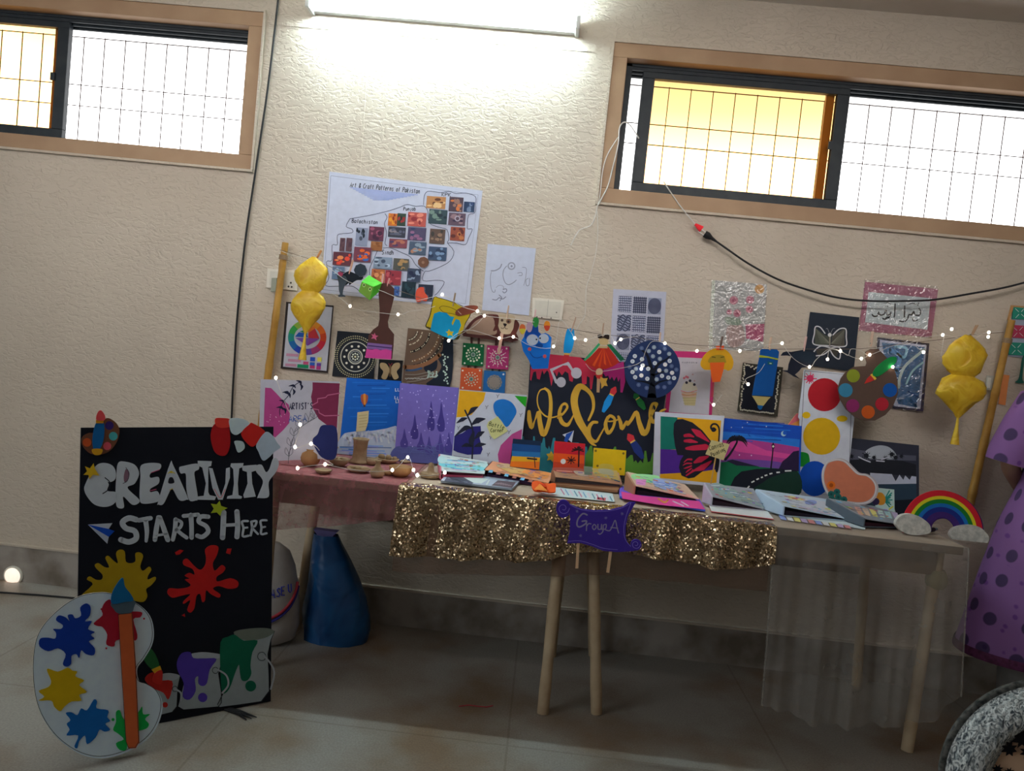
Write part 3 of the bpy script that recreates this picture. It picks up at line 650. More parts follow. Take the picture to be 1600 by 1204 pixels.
def pr6(A):
    A.poly([(690,55),(900,70),(870,130),(700,100)], '78A878', True); A.poly([(710,95),(800,100),(790,150),(715,140)], 'B870A0'); A.poly([(870,90),(1050,140),(1000,190),(870,150)], '7A88B0', True); A.poly([(960,170),(1180,230),(1190,250),(980,200)], 'C08078')
    for i in range(8): A.stroke([(880+i*25,120+i*12),(950+i*25,135+i*12)], 6, ('5A68A8','A0A8C0')[i % 2], keep=True)
folder('green_pink_file', 'file with a pastel green and pink cover gaping open to black sleeves', 'file', [(712,150),(1240,262),(1120,140),(640,35)], [.800,.772,.811,.838], .7600, 'A08878', '120E14', .34, ZB2, pr6, '7A5A44')
def pr7(A):
    A.poly([(590,200),(760,235),(1240,280),(1290,350),(900,310),(600,260)], 'B83878'); A.stroke([(900,260),(950,290),(980,270)], 14, 'C07828'); A.stroke([(1020,280),(1110,320)], 10, 'C8A0B8'); A.stroke([(1090,285),(1150,320)], 10, 'C8A0B8')
flat('pink_magazine', 'bright pink and violet magazine lying below the green and pink file', 'magazine', [(575,255),(1290,368),(1240,275),(570,165)], .757, .34, ZB2, .007, '5A4AA8', '3A50B0', pr7)
def pr8(A):
    A.poly([(80,130),(220,170),(500,330),(380,300),(120,230)], '6A7A78', True)
    for i in range(10): A.stroke([(60+i*40,150+i*14),(130+i*40,150+i*17)], 6, ('9098A0','5A6878')[i % 2], keep=True)
folder('grey_file', 'grey ring file in a clear sleeve with its open side dark red inside', 'file', [(75,240),(500,345),(412,176),(10,130)], [.798,.768,.812,.838], .7605, '767880', '1C1018', .34, ZB3, pr8, '8A8894')
flat('red_edged_sheet', 'white and blue printed sheet with a red edge under the grey file', 'print', [(60,370),(580,435),(530,370),(40,315)], .7565, .34, ZB3, .003, 'A0A8BC', 'A04850')
def pr9(A):
    A.poly([(660,240),(760,240),(1040,290),(1200,420),(900,360),(760,330)], '9094A0', False); A.disc((890,290), 50, '6A78A0', ry=20); A.poly([(700,235),(800,250),(830,275),(720,262)], 'A8A070', True)
    for i in range(9): A.stroke([(760+i*30,320+i*8),(850+i*30,330+i*8)], 5, ('7A84A0','A89098')[i % 2], keep=True)
folder('pale_blue_file', 'pale blue file with coloured print on the raised cover, third from the right', 'file', [(675,320),(1215,430),(1040,265),(440,180)], [.798,.768,.804,.831], .7590, '8A98AC', '16121C', .32, ZB3, pr9, '8494A8')
def pr10(A):
    for i in range(10): A.poly([(620+i*60,395+i*9),(670+i*60,402+i*9),(690+i*60,440+i*8),(640+i*60,430+i*8)], ('6A78A8','A8A8B8','B8A060','8A7A98','A06868')[i % 5])
flat('printed_sheet', 'sheet printed with small blue and yellow pictures below the pale blue file', 'print', [(540,375),(1340,518),(1350,490),(1190,440),(560,350)], .7562, .36, ZB3, .0015, '98A4B8', None, pr10)
def pr11(A):
    for i, c_ in enumerate(('A87870','B08878','A89858','88A098','7A98A8','8A80A8')): A.poly([(1250+i*62,325+i*9),(1300+i*62,332+i*9),(1330+i*60,400+i*7),(1290+i*60,390+i*7)], c_)
folder('dark_file', 'dark grey file with a row of coloured pictures, left of the rainbow', 'file', [(1345,425),(1630,470),(1590,350),(1030,255)], [.792,.775,.802,.824], .7590, '6A7078', '241018', .30, ZB3, pr11, '3C444C')
# marker
a, b = horiz(1447, 829, .766), horiz(1463, 826, .766)
root = empty('marker_pen', a); tag(root, 'black marker lying between the rainbow clouds', 'pen'); mb = MB(); mb.tube([a, a+(b-a)*.7], .009, M_BLACK, 10); sub('barrel', mb, root); mb = MB(); mb.tube([a+(b-a)*.7, b], .006, paint('5A6A70', .4), 8); sub('cap', mb, root)

# ================================================================== GROUP SIGN ON THE TABLE EDGE
A = Art('group_sign', 'purple scroll-shaped card sign lettered Group A on two craft sticks', 'sign', Plane(-.705, .3, -3), ZB2, k=.30)
for q in ([(222,600),(245,600),(232,838),(208,838)], [(497,640),(522,640),(490,875),(465,872)]):
    A.part('craft_stick'); A.off = -.004; A.slab(q, 'A08468', .003)
A.part('scroll_card'); A.off = 0
A.slab([(150,300),(180,310),(260,345),(380,355),(500,350),(600,325),(660,285),(710,285),(680,340),(645,400),(628,480),(625,570),(640,620),(670,650),(700,690),(640,695),(560,700),(440,690),(340,650),(250,625),(140,628),(160,540),(165,430)], '2E1E70', .006)
for cx, cy, r in ((108,340,60),(712,640,46)):
    A.part('scroll_curl'); A.off = .001; A.slab([(cx+r*cos(2*pi*i/24), cy+r*1.25*sin(2*pi*i/24)) for i in range(24)] if cx < 300 else [(cx+r*cos(2*pi*i/24), cy+r*sin(2*pi*i/24)) for i in range(24)], '2E1E70', .007)
    A.stroke([(cx+r*(.85-.055*i)*cos(i*.7), cy+r*(.85-.055*i)*sin(i*.7)) for i in range(13)], 4, '6A5CB0')
A.part('lettering', 'grey glitter lettering', 'scroll_card'); A.off = .0064
A.stroke([(305,395),(270,385),(230,430),(222,480),(245,495),(290,470),(300,445),(265,448)], 13, '6A6480')
for p in ([(300,525),(302,468)], [(302,490),(318,468),(338,470)], [(350,492),(366,474),(382,496),(364,518),(350,500)], [(396,474),(398,512),(420,512),(426,474)], [(426,474),(430,518)], [(440,480),(438,530),(415,555),(400,550)], [(440,480),(465,475),(460,510),(440,515)], [(460,520),(495,525),(520,480),(540,440),(555,500),(568,545)], [(505,500),(560,505)]): A.stroke(p, 9, '6A6480', keep=True)
A.off += STEP
A.part('border_line', None, 'scroll_card'); A.off = .0064; A.stroke([(160,310),(260,352),(380,366),(500,360),(600,335),(670,295)], 3.5, '6A5CB0'); A.stroke([(672,295),(632,400),(612,500),(625,600),(690,680)], 3.5, '6A5CB0', keep=True); A.stroke([(150,615),(250,612),(350,640),(440,672),(560,685)], 3.5, '6A5CB0')
for x, y in ((222,365),(462,420),(598,385),(252,568)): A.splat((x,y), 16, '544C80', x, 7)
A.done()
# ================================================================== PICTURES AND SHEETS ON THE WALL
PW = Plane(-.003)
KW = .50
ZMAP, ZLEFT, ZMID, ZSW = ZF(490,260,5.018), ZF(400,360,4.63), ZF(620,440,6.018), ZF(740,370,7.27)
ZPPR, ZCAKE, ZCAL, ZPRM, ZRT = ZF(940,420,5.714), ZF(1040,500,7.08), ZF(1240,420,6.02), ZF(1230,560,5.016), ZF(1440,460,3.01)
ZWHL = ZF(430,460,9.26); ZHAT = ZF(1200,520,13.38); ZBIRD = ZF(510,400,13.38)
def quad(x0, y0, x1, y1, sh=.07, sx=-.085):
    cx, cy = (x0+x1)/2, (y0+y1)/2
    return [(x+(y-cy)*sx, y+(x-cx)*sh) for x, y in ((x0,y0),(x1,y0),(x1,y1),(x0,y1))]
rnd = random.Random(3)

# --- big craft map poster
A = Art('map_poster', 'large white poster of a hand-drawn country map covered with small craft photos', 'poster', PW, ZMAP, k=.46)
A.slab([(125,40),(1325,190),(1215,1110),(60,990)], 'B4B9CC', .0015)
A.outline([(135,72),(1290,222),(1190,1075),(75,965)], 3, '6A7088')
for i in range(9): A.stroke([(290+i*22,165+i*12),(815-i*28,222+i*5)], 7, '8E9CC8', smooth=False, keep=True)
A.off += STEP
A.text('Art & Craft Patterns of Pakistan', (285,160), (830,212), 36, 5, '2C3040')
A.text('KPK', (1005,232), (1075,235), 26, 5, '2C3040'); A.text('Punjab', (705,345), (800,345), 26, 5, '2C3040')
A.text('Balochistan', (300,440), (500,452), 30, 5, '2C3040'); A.text('Sindh', (535,688), (625,692), 34, 5, '2C3040')
for pl_ in ([(285,410),(430,385),(520,365),(600,345),(680,318),(735,298),(800,312),(865,310),(895,350),(905,440),(980,475),(1045,495),(1060,570),(1050,600),(1100,665),(1070,740),(985,790),(905,820),(870,825),(858,895),(960,892),(1025,905),(985,975),(950,1010)],
            [(862,300),(868,230),(895,195),(960,200),(1000,205),(1060,195),(1120,212),(1190,208),(1268,235),(1270,300),(1262,365),(1215,380),(1205,470),(1210,490),(1245,492),(1215,560),(1190,612),(1120,600),(1052,600)],
            [(285,410),(255,470),(300,490),(300,520),(200,530),(185,560),(185,615),(145,618),(145,735),(100,748),(120,870),(95,935),(200,938),(310,940),(400,1000),(560,1010),(750,1030),(940,1060)],
            [(560,370),(575,400),(555,450),(572,520),(560,600),(575,620)], [(545,640),(600,638),(680,670),(760,710),(800,770),(860,820)], [(500,660),(470,730),(440,800),(440,850)]):
    A.stroke(pl_, 5, '4A5068', keep=True, n=3)
A.off += STEP
for x0,y0,x1,y1,c1,c2,c3 in ((885,235,1035,330,'A87850','E0B080','5C3A2C'),(1062,240,1172,355,'4A3D48','8A6A60','C07040'),(1177,277,1262,358,'2A3A55','6A7A98','3A4A70'),(903,338,1047,450,'34454C','6A8078','24303A'),(1058,365,1190,462,'5A4A58','8A7078','3A3048'),
   (1072,475,1185,582,'8A4A3C','5A3030','B07048'),(585,368,655,465,'B86A34','E09030','803020'),(655,368,722,465,'304038','8E3436','20302C'),(738,360,882,470,'A8504A','D08070','803038'),(585,475,720,555,'3A3C48','585C70','807880'),(738,478,880,580,'4C4660','8A6080','344060'),
   (592,568,733,637,'7A4450','A86A58','504060'),(748,590,882,692,'48566A','8090A0','A87860'),(910,490,1030,605,'5A4A44','8A7060','3A3838'),(900,630,1042,735,'3C4C66','7088A8','2C3850'),(433,472,550,582,'5C3448','905068','40283C'),(330,480,420,618,'8088A0','202832','404858'),
   (448,588,538,660,'8A5A3A','9A6A48','7A4C30'),(315,632,450,748,'6A3A4A','D06030','3060A8'),(152,672,298,775,'5A3440','D04838','E08050'),(205,560,245,665,'5A4048','4A3440','604850'),(255,560,300,665,'5A4048','4A3440','604850'),(145,785,240,885,'5A7090','8AA0B8','40506A'),
   (470,710,612,800,'7A8AA0','404C60','A8B8C8'),(625,722,745,812,'50504C','A08058','404848'),(453,805,557,910,'A8603C','D08A60','7A3C30'),(560,815,685,928,'8A3440','B05058','602838'),(733,800,838,905,'3A4458','8090A8','28304A'),(690,903,798,1025,'20303A','28404A','1A2832'),
   (818,925,935,1040,'2A3040','50586A','1C222C'),(630,940,672,1012,'3A5A98','5070B0','2A4070')):
    A.poly(quad(x0,y0,x1,y1), c1)
    for i in range(9):
        w, h = (x1-x0)*.13*(.5+rnd.random()), (y1-y0)*.13*(.5+rnd.random())
        cx = x0+w+(x1-x0-2*w)*rnd.random(); cy = y0+h+(y1-y0-2*h)*rnd.random()
        n = 7; m = A.c(c2 if i % 3 else c3); A.mb.add([A.P((cx+w*cos(6.283*j/n), cy+(cx-(x0+x1)/2)*.07+h*sin(6.283*j/n)), A.off+i*STEP*.2) for j in range(n)], [tuple(range(n))], m)
    A.off += STEP*2
A.disc((367,812), 52, '2A3440', n=8); A.disc((860,750), 44, '6A4A3C', n=9); A.disc((858,752), 12, '8A6A58', n=9)
A.disc((1128,408), 22, 'A8A0B0'); A.disc((1128,408), 14, '5A4A58')
A.poly([(805,1055),(800,1000),(812,960),(840,945),(865,950),(870,985),(895,1020),(885,1055),(850,1050),(830,1062)], 'C8503C', True)
A.done()

A = Art('squiggle_drawing', 'white sheet with raised looping face-like lines in a plastic sleeve, beside the map poster', 'drawing', PW, ZSW, k=.46)
A.slab([(160,78),(708,130),(628,893),(95,830)], 'AEB4C6', .0012)
for p, w in (([(200,385),(250,380),(300,350),(318,310)],12), ([(375,330),(340,380),(335,450),(360,520),(400,542),(450,520),(485,490)],9), ([(200,400),(190,460),(195,560),(215,620),(240,625),(245,600)],7),
             ([(340,600),(335,560),(290,550),(255,575)],5), ([(555,345),(590,350),(600,380),(590,470),(570,550)],6), ([(620,470),(595,490),(600,550),(630,545),(635,470)],7), ([(500,410),(545,405),(550,435),(515,440)],7)): A.stroke(p, w, '7A7E90', keep=True)
A.off += STEP; A.disc((430,330),45,'868A9C'); A.disc((430,330),30,'AEB4C6'); A.disc((432,332),12,'787C90')
for p in ([(330,620),(350,635),(375,615),(370,590),(335,595)], [(215,710),(260,715),(290,690),(330,705),(365,680)], [(290,660),(320,690),(300,725)]): A.stroke(p, 9, '6A6E84', keep=True)
A.done()

# --- sockets
def socket(name, label, q, z, slots):
    A = Art(name, label, 'socket', PW, z, k=.5, rough=.4); A.slab(q, 'CFC9BE', .009)
    cx = sum(p[0] for p in q)/4; cy = sum(p[1] for p in q)/4
    A.part('face_plate'); A.slab([(cx+(x-cx)*.84, cy+(y-cy)*.76) for x, y in q], 'C2BEB2', .003)
    A.stroke([((q[0][0]+q[1][0])/2, (q[0][1]+q[1][1])/2+12), ((q[2][0]+q[3][0])/2, (q[2][1]+q[3][1])/2-12)], 5, '9A968C', smooth=False)
    for s_ in slots: A.disc(s_, 7, '3A3430')
    return A
A = socket('wall_socket', 'white double wall socket behind the left bamboo pole', [(88,275),(305,290),(296,435),(80,412)], ZLEFT, [(252,378),(235,405),(258,408)])
A.part('plug_adapter', 'grey plug in the left socket'); A.slab([(125,345),(160,345),(158,440),(118,445)], '8E9284', .02); A.done()
A = socket('wall_socket', 'white wall socket with a thin lead plugged in, above the blue monster hand', [(670,690),(1030,720),(1000,945),(665,910)], ZSW, [(720,908),(775,915),(880,922),(942,858)])
A.done()

# --- framed colour wheel
A = Art('framed_colour_wheel', 'black-framed colour wheel chart on white paper behind the left yellow lantern', 'picture', PW, ZWHL, k=.46)
A.part('frame'); A.slab([(170,105),(848,160),(760,1130),(90,1065)], '2A2424', .010)
A.part('chart'); A.slab([(193,130),(828,183),(742,1105),(115,1042)], 'A8AAB4', .001)
cx, cy = 463, 620
for i, c_ in enumerate(('B84020','C86024','C88028','C8A030','7A9A38','2E8A44','1C7A70','1A5A94','20389A','54408A','8A3060','B02438')):
    a0 = -pi*.5*0 - i*pi/6+pi/12; a1 = a0-pi/6
    pts = [(cx+278*cos(a0+(a1-a0)*j/4), cy+255*sin(a0+(a1-a0)*j/4)) for j in range(5)]+[(cx+190*cos(a1+(a0-a1)*j/4), cy+165*sin(a1+(a0-a1)*j/4)) for j in range(5)]
    A.poly(pts, c_)
A.poly([(285,610),(340,545),(455,560),(475,620)], '1C4C98'); A.poly([(350,530),(400,520),(475,570),(455,570)], '1A7A50'); A.poly([(480,560),(570,480),(640,635),(480,630)], 'B03038')
A.poly([(475,560),(480,470),(590,465),(560,500)], 'C86A28'); A.poly([(285,625),(475,628),(470,740)], '6A4A98'); A.poly([(480,628),(640,638),(470,740)], '7A4090')
for x,y,w,h,c_ in ((160,855,170,38,'A87890'),(185,935,190,38,'A87890'),(145,1000,160,38,'A87890'),(320,1012,160,50,'107850'),(405,968,75,45,'A04068'),(505,905,72,60,'2048A8'),(500,980,72,45,'2450A0'),(500,1025,72,45,'A03060'),(610,908,60,60,'C8C050'),(600,990,62,45,'5A3888'),(595,1035,62,50,'A03070')): A.poly(quad(x,y,x+w,y+h), c_)
A.done()

# --- mandala
A = Art('mandala_panel', 'square black panel with a white dotted circular mandala, left of the brown paintbrush', 'wall art', PW, ZLEFT, k=.5)
A.slab([(592,725),(872,748),(852,1072),(553,1052)], '20242C', .006)
for r, w in ((105,7),(50,9),(38,5)): A.stroke([(718+r*cos(i*.3927), 912+r*1.02*sin(i*.3927)) for i in range(16)], w, 'B8B8AC' if r > 40 else '9AA0A0', closed=True, cap=False)
A.dots([(718+d*cos(i*2*pi/n_), 912+d*sin(i*2*pi/n_)) for d, n_ in ((148,60),(132,56)) for i in range(n_)], 5, 'B0AC88', 6)
A.dots([(718+78*cos(i*pi/5), 912+78*sin(i*pi/5)) for i in range(10)], 9, 'D8D4C8'); A.dots([(718+22*cos(i*pi/4), 912+22*sin(i*pi/4)) for i in range(8)], 7, 'C8D0C0'); A.disc((718,912), 8, 'C8C8A0'); A.done()

A = Art('gilded_butterfly_panel', 'small black panel with a gold butterfly under the brown paintbrush', 'wall art', PW, ZLEFT, k=.5)
A.slab([(892,930),(1063,940),(1052,1090),(882,1080)], '1C1C20', .006)
for s_ in (-1, 1):
    A.part('wing', 'gold wing'); A.off = .0062
    A.slab([(970+s_*6,1000),(970+s_*30,962),(970+s_*68,958),(970+s_*70,990),(970+s_*48,1020),(970+s_*62,1062),(970+s_*30,1075),(970+s_*8,1030)], 'C8AC80', .004, True)
A.stroke([(972,980),(970,1050)], 14, '8A6A48'); A.stroke([(960,962),(970,975),(985,960)], 5, 'A03848'); A.done()

# --- mosaic
A = Art('mosaic_panel', 'brown and black panel of curved bands set with beads and mirrors', 'wall art', PW, ZMID, k=.5)
A.slab([(108,435),(525,480),(498,990),(55,945)], '6A5648', .008, side='2A241E')
A.poly([(440,500),(525,495),(498,990),(280,968),(350,900),(420,800),(380,700),(430,640)], '1C2430', True)
A.poly([(255,800),(290,740),(330,720),(380,740),(370,820),(300,850),(265,835)], '1A2230', True)
for i, r in enumerate((95,140,210,300,345)):
    P_ = [(100+r*cos(a), 455+r*.98*sin(a)) for a in [j*pi/2/10 for j in range(1, 10)]]
    A.stroke(P_, 22, ('2E2A28','6E5A4C','2A2826','7C5C44','3A322C')[i], cap=False)
    A.dots([P_[j] for j in range(0, 9, 2)]+[((P_[j][0]+P_[j+1][0])/2, (P_[j][1]+P_[j+1][1])/2) for j in range(0, 8)], 6, 'C8C0A8')
A.stroke([(75,800),(170,800),(300,760),(400,690)], 38, '8A6044'); A.stroke([(90,832),(160,830),(230,812)], 20, '3A5478')
for i in range(6): A.stroke([(80+i*4,870+i*18),(180,872+i*15),(290,850+i*14)], 7, ('8A8478','5A4A40')[i % 2], keep=True)
A.off += STEP
A.dots([(290+rnd.random()*90, 900+rnd.random()*60-60) for i in range(26)]+[(430+rnd.random()*60, 680+i*14+rnd.random()*10) for i in range(20)], 9, 'B8CCC0')
A.dots([(80+i*11,905+rnd.random()*10) for i in range(20)], 5, 'B8B8B0'); A.done()

# --- arch hanging with four mirror-work squares
A = Art('arch_hanging', 'hanging with a brown arch over green, pink, orange and blue mirror-work squares', 'wall hanging', PW, ZMID, k=.5)
A.slab([(628,500),(650,440),(710,365),(780,318),(850,305),(950,312),(1050,345),(1110,400),(1120,470),(1105,560)], '58302E', .012, True)
A.part('arch_panel'); A.slab([(665,488),(690,430),(740,370),(820,335),(905,340),(920,400),(925,495)], '9A8070', .002, True)
A.part('arch_base', 'dark brown bar under the arch'); A.off = .0135; A.slab([(625,482),(1100,540),(1095,570),(622,512)], '52302E', .006)
for sx in (705,772,935,992):
    A.part('strap'); A.off = 0.001; A.slab([(sx-10,515),(sx+10,517),(sx+8,600),(sx-12,598)], '4A2E2C', .004)
for sx, sy in ((675,798),(738,800),(902,828),(965,832)):
    A.part('strap'); A.off = 0.001; A.slab([(sx-10,sy-40),(sx+10,sy-38),(sx+8,sy+22),(sx-12,sy+20)], '3A2E2C', .004)
for cx, cy, h_, c_ in ((718,685,103,'0E5A34'),(948,712,108,'A03068'),(700,915,103,'C05430'),(918,945,105,'2060A0')):
    A.part('mirror_square'); A.off = .0045
    A.slab([(cx-h_+10,cy-h_-8),(cx+h_+2,cy-h_+6),(cx+h_-8,cy+h_+6),(cx-h_-4,cy+h_-6)], c_, .007)
    if cy < 800 or cx < 800:
        A.dots([(cx+62*cos(i*.4833), cy+62*sin(i*.4833)) for i in range(13)], 10 if cx < 800 and cy < 800 else 6, 'D8D8C0')
        A.dots([(cx+40*cos(i*.6981+.2), cy+40*sin(i*.6981+.2)) for i in range(9)], 8, 'A8B8A0'); A.disc((cx,cy), 22, '8A9A90'); A.disc((cx,cy), 13, '506860')
        A.dots([(cx+dx*.78*h_, cy+dy*.78*h_) for dx in (-1,1) for dy in (-1,1)], 9, 'D8D8C8')
    else:
        A.disc((cx,cy), 72, '8A8078', n=12); A.stroke([(cx+48*cos(i*.2618)*(1.1+.3*(i % 2)), cy+48*sin(i*.2618)*(1.1+.3*(i % 2))) for i in range(24)], 8, '5A6A78', closed=True, cap=False, smooth=False); A.dots([(cx+85,cy-75)], 10, 'F0F0F0')
    if c_ == 'A03068':
        for i in range(12): A.stroke([(cx+45*cos(i*.5236), cy+45*sin(i*.5236)), (cx+88*cos(i*.5236), cy+88*sin(i*.5236))], 6, 'D8B0C0', keep=True)
A.done()

# --- doodle pattern sheet, in a sleeve
A = Art('pattern_sheet', 'grey sheet of square doodle patterns in a clear sleeve above the button tree', 'drawing', PW, ZPPR, k=.48)
A.slab([(105,178),(578,205),(548,740),(330,1000),(60,960)], 'A4A6B6', .0012)
for r_ in range(4):
    for c_ in range(3):
        x0 = 150+c_*132-r_*9; y0 = 242+r_*168+c_*9; s_ = 118; q = quad(x0,y0,x0+s_,y0+s_*1.22,.05,-.06)
        if y0 > 880: continue
        A.poly(q, ('4C5068','80849A','7A8098')[(c_+r_*2) % 3])
        for i in range(7):
            t_ = (i+.5)/7; f_ = lambda u, v: (q[0][0]*(1-u)*(1-v)+q[1][0]*u*(1-v)+q[2][0]*u*v+q[3][0]*(1-u)*v, q[0][1]*(1-u)*(1-v)+q[1][1]*u*(1-v)+q[2][1]*u*v+q[3][1]*(1-u)*v)
            k_ = (r_*3+c_) % 4; col_ = 'A8ACC0' if (c_+r_*2) % 3 == 0 else '2E324A'
            if k_ == 0: A.dots([f_(t_, (j+.5)/7+.02*rnd.random()) for j in range(7)], 7, col_, 5)
            elif k_ == 1: A.stroke([f_(t_,0),f_(t_,1)], 7, col_, keep=True); A.stroke([f_(0,t_),f_(1,t_)], 7, col_, keep=True)
            elif k_ == 2: A.stroke([f_(.5+.5*t_*cos(a*.785), .5+.5*t_*sin(a*.785)) for a in range(8)], 7, col_, closed=True, keep=True, cap=False)
            else: A.stroke([f_(u*.2, min(1, max(0, t_+.08*sin(u*2.5+i)))) for u in range(6)], 9, col_, keep=True)
        A.off += STEP
A.done()
M_CLEAR = None
def clear_mat():
    m = bpy.data.materials.new('clear_plastic'); m.use_nodes = True; t = m.node_tree; t.nodes.clear()
    o = N('ShaderNodeOutputMaterial', t); mxs = N('ShaderNodeMixShader', t); tr = N('ShaderNodeBsdfTransparent', t); g = N('ShaderNodeBsdfGlossy', t)
    g.inputs['Roughness'].default_value = .18; tcn = N('ShaderNodeTexCoord', t); n2 = N('ShaderNodeTexNoise', t); n2.inputs['Scale'].default_value = 22; n2.inputs['Distortion'].default_value = 2.5
    t.links.new(tcn.outputs['Object'], n2.inputs[0]); bp = N('ShaderNodeBump', t); bp.inputs['Strength'].default_value = 1; bp.inputs['Distance'].default_value = .010
    t.links.new(n2.outputs[0], bp.inputs['Height']); t.links.new(bp.outputs[0], g.inputs['Normal'])
    mxs.inputs[0].default_value = .13; t.links.new(tr.outputs[0], mxs.inputs[1]); t.links.new(g.outputs[0], mxs.inputs[2]); t.links.new(mxs.outputs[0], o.inputs[0]); return m
M_CLEAR = clear_mat()
def bez(p):
    return p
A = Art('flower_drawing', 'drawing of pink flowers with an orange sun in a shiny clear sleeve', 'drawing', PW, ZPPR, k=.5)
A.slab([(985,100),(1475,140),(1440,730),(955,715)], 'A0A09E', .0012)
A.poly([(985,100),(1015,102),(985,716),(955,715)], 'B8BCAE'); A.dots([(1000-i*2.2,140+i*48) for i in range(12)], 5, '5A5C58')
A.disc((1410,180), 42, 'C8965C')
for x, y, r in ((1180,280,38),(1325,275,36),(1320,360,34),(1210,395,34),(1140,385,24)): A.disc((x,y), r, 'B87888'); A.disc((x,y), r*.45, 'A05068')
A.poly([(1285,495),(1455,490),(1440,650),(1290,620)], 'A85070'); A.poly([(1120,520),(1250,500),(1270,660),(1140,690)], 'A08884', True); A.poly([(1110,430),(1240,450),(1230,500),(1120,490)], '8A9888', True)
A.part('clear_sleeve', 'crinkled clear plastic sleeve'); A.slab([(978,96),(1480,136),(1446,735),(950,720)], M_CLEAR, .0008); A.done()

# --- calligraphy in pink frame
A = Art('calligraphy_sheet', 'pink-bordered sheet with two words of black script, crossed by the hanging black cord', 'calligraphy', PW, ZCAL, k=.44)
A.slab([(672,120),(1358,190),(1295,645),(612,578)], '8A5468', .0015)
A.poly([(705,215),(1290,275),(1258,572),(672,500)], '9CA4A8')
for p, w in (([(740,430),(755,445),(790,440),(800,405),(815,432),(850,425),(870,390),(880,430),(905,430)],9), ([(840,465),(860,472),(900,450),(915,410)],9), ([(955,335),(950,430),(945,450)],8), ([(1045,350),(1042,455)],9), ([(1000,490),(1040,495),(1070,470),(1085,430),(1110,432),(1130,400),(1140,430),(1180,435),(1195,400),(1180,375)],9), ([(1120,470),(1130,490),(1165,480)],7),
             ([(850,325),(880,318),(915,330)],5), ([(1070,335),(1110,322),(1150,330)],5), ([(860,470),(880,450),(900,462)],6)): A.stroke(p, w*1.5, '20262E', keep=True)
A.off += STEP; A.dots([(865,350),(885,352),(955,330),(1170,340),(1182,372),(1175,322)], 7, '343A42')
A.part('clear_sleeve', 'shiny clear plastic sleeve'); A.slab([(668,95),(1362,165),(1300,655),(606,588)], M_CLEAR, .0008); A.done()

# --- string-art butterfly
A = Art('string_butterfly_panel', 'dark navy panel with a large white beaded butterfly outline', 'wall art', PW, ZCAL, k=.5)
A.slab([(155,405),(612,455),(560,965),(85,900)], '202630', .006)
A.poly([(200,550),(290,620),(345,640),(340,730),(200,705)], '3E423A'); A.poly([(480,560),(360,630),(352,735),(480,730)], '42403A'); A.poly([(210,760),(340,740),(430,760),(400,830),(340,770),(230,820)], '35332F')
for p in ([(295,605),(250,548),(205,545),(195,610),(180,690),(215,715),(300,720),(350,725)], [(370,620),(430,565),(490,565),(495,640),(495,720),(420,730),(355,722)], [(340,740),(260,725),(205,760),(180,810),(230,815),(290,800),(340,760)], [(345,745),(420,735),(440,770),(430,845),(380,820),(345,765)]):
    A.stroke(p, 11, 'A8A8AC', keep=True); 
A.off += STEP
for i in range(9):
    A.stroke([(345,700),(205+i*6,560+i*17)], 2.5, '6A6A60', keep=True); A.stroke([(350,700),(485-i*5,570+i*17)], 2.5, '6A6A60', keep=True)
A.stroke([(340,720),(342,640)], 14, '7A7468'); A.disc((340,620), 18, 'B0B0B0'); A.stroke([(335,600),(318,560),(305,565)], 4, '7A7A80'); A.stroke([(350,600),(370,565),(388,560)], 4, '7A7A80'); A.done()

# --- blue foil picture
A = Art('blue_foil_picture', 'blue crumpled-paper picture in a thin navy frame under shiny plastic', 'picture', PW, ZCAL, k=.5)
A.part('frame'); A.slab([(790,645),(1268,700),(1210,1340),(940,1310),(760,1120)], '202440', .008)
A.part('picture'); A.slab([(812,665),(1250,718),(1192,1318),(950,1290),(785,1110)], '9AA0B4', .001)
A.poly([(830,690),(1235,735),(1180,1190),(1150,1300),(985,1270),(880,1000)], '34608C')
for p, w, c_ in (([(900,760),(1000,820),(960,960)],40,'5A88B4'), ([(1230,760),(1060,900),(1000,1020),(990,1110)],26,'A8C8E0'), ([(1215,880),(1120,960),(1060,1080)],18,'88B0D0'), ([(960,730),(1060,745),(1040,830),(980,800)],26,'78A4CC'), ([(1080,1150),(1180,1210)],14,'24487C'), ([(1000,1240),(1060,1200),(1150,1290)],30,'3A6490')): A.stroke(p, w, c_, keep=True)
A.part('clear_sleeve', 'shiny clear plastic sleeve'); A.slab([(780,630),(1275,690),(1215,1350),(930,1325),(745,1120)], M_CLEAR, .0008); A.done()

# --- cake picture
A = Art('cupcake_drawing', 'pencil drawing of a striped cupcake on white paper with a magenta border', 'drawing', PW, ZCAKE, k=.46)
A.slab([(60,340),(560,355),(510,1060),(-10,1020)], 'A82C64', .0015)
A.slab([(100,408),(510,425),(478,1045),(35,1015)], 'A9A7B0', .0008)
A.poly([(178,800),(345,800),(325,945),(210,940)], 'AAA078')
for i in range(5): A.stroke([(178+i*5,800+i*30),(348-i*5,798+i*30)], 5, '9A8E68', keep=True)
for i in range(4): A.stroke([(170+i*4,780+i*20),(250,800+i*16),(345-i*4,776+i*20)], 8, ('C06868','B89090')[i % 2], keep=True)
A.poly([(185,775),(200,700),(240,680),(300,690),(340,730),(342,780)], 'B0AA9C', True)
A.dots([(232,690),(270,670),(318,712)], 16, '2E2C3A'); A.dots([(228,625),(205,640),(245,632)], 14, 'B06070'); A.dots([(300,600),(320,670)], 9, 'A08088')
A.text('cupcake', (180,472), (350,476), 16, 5, '7A7A88'); A.done()

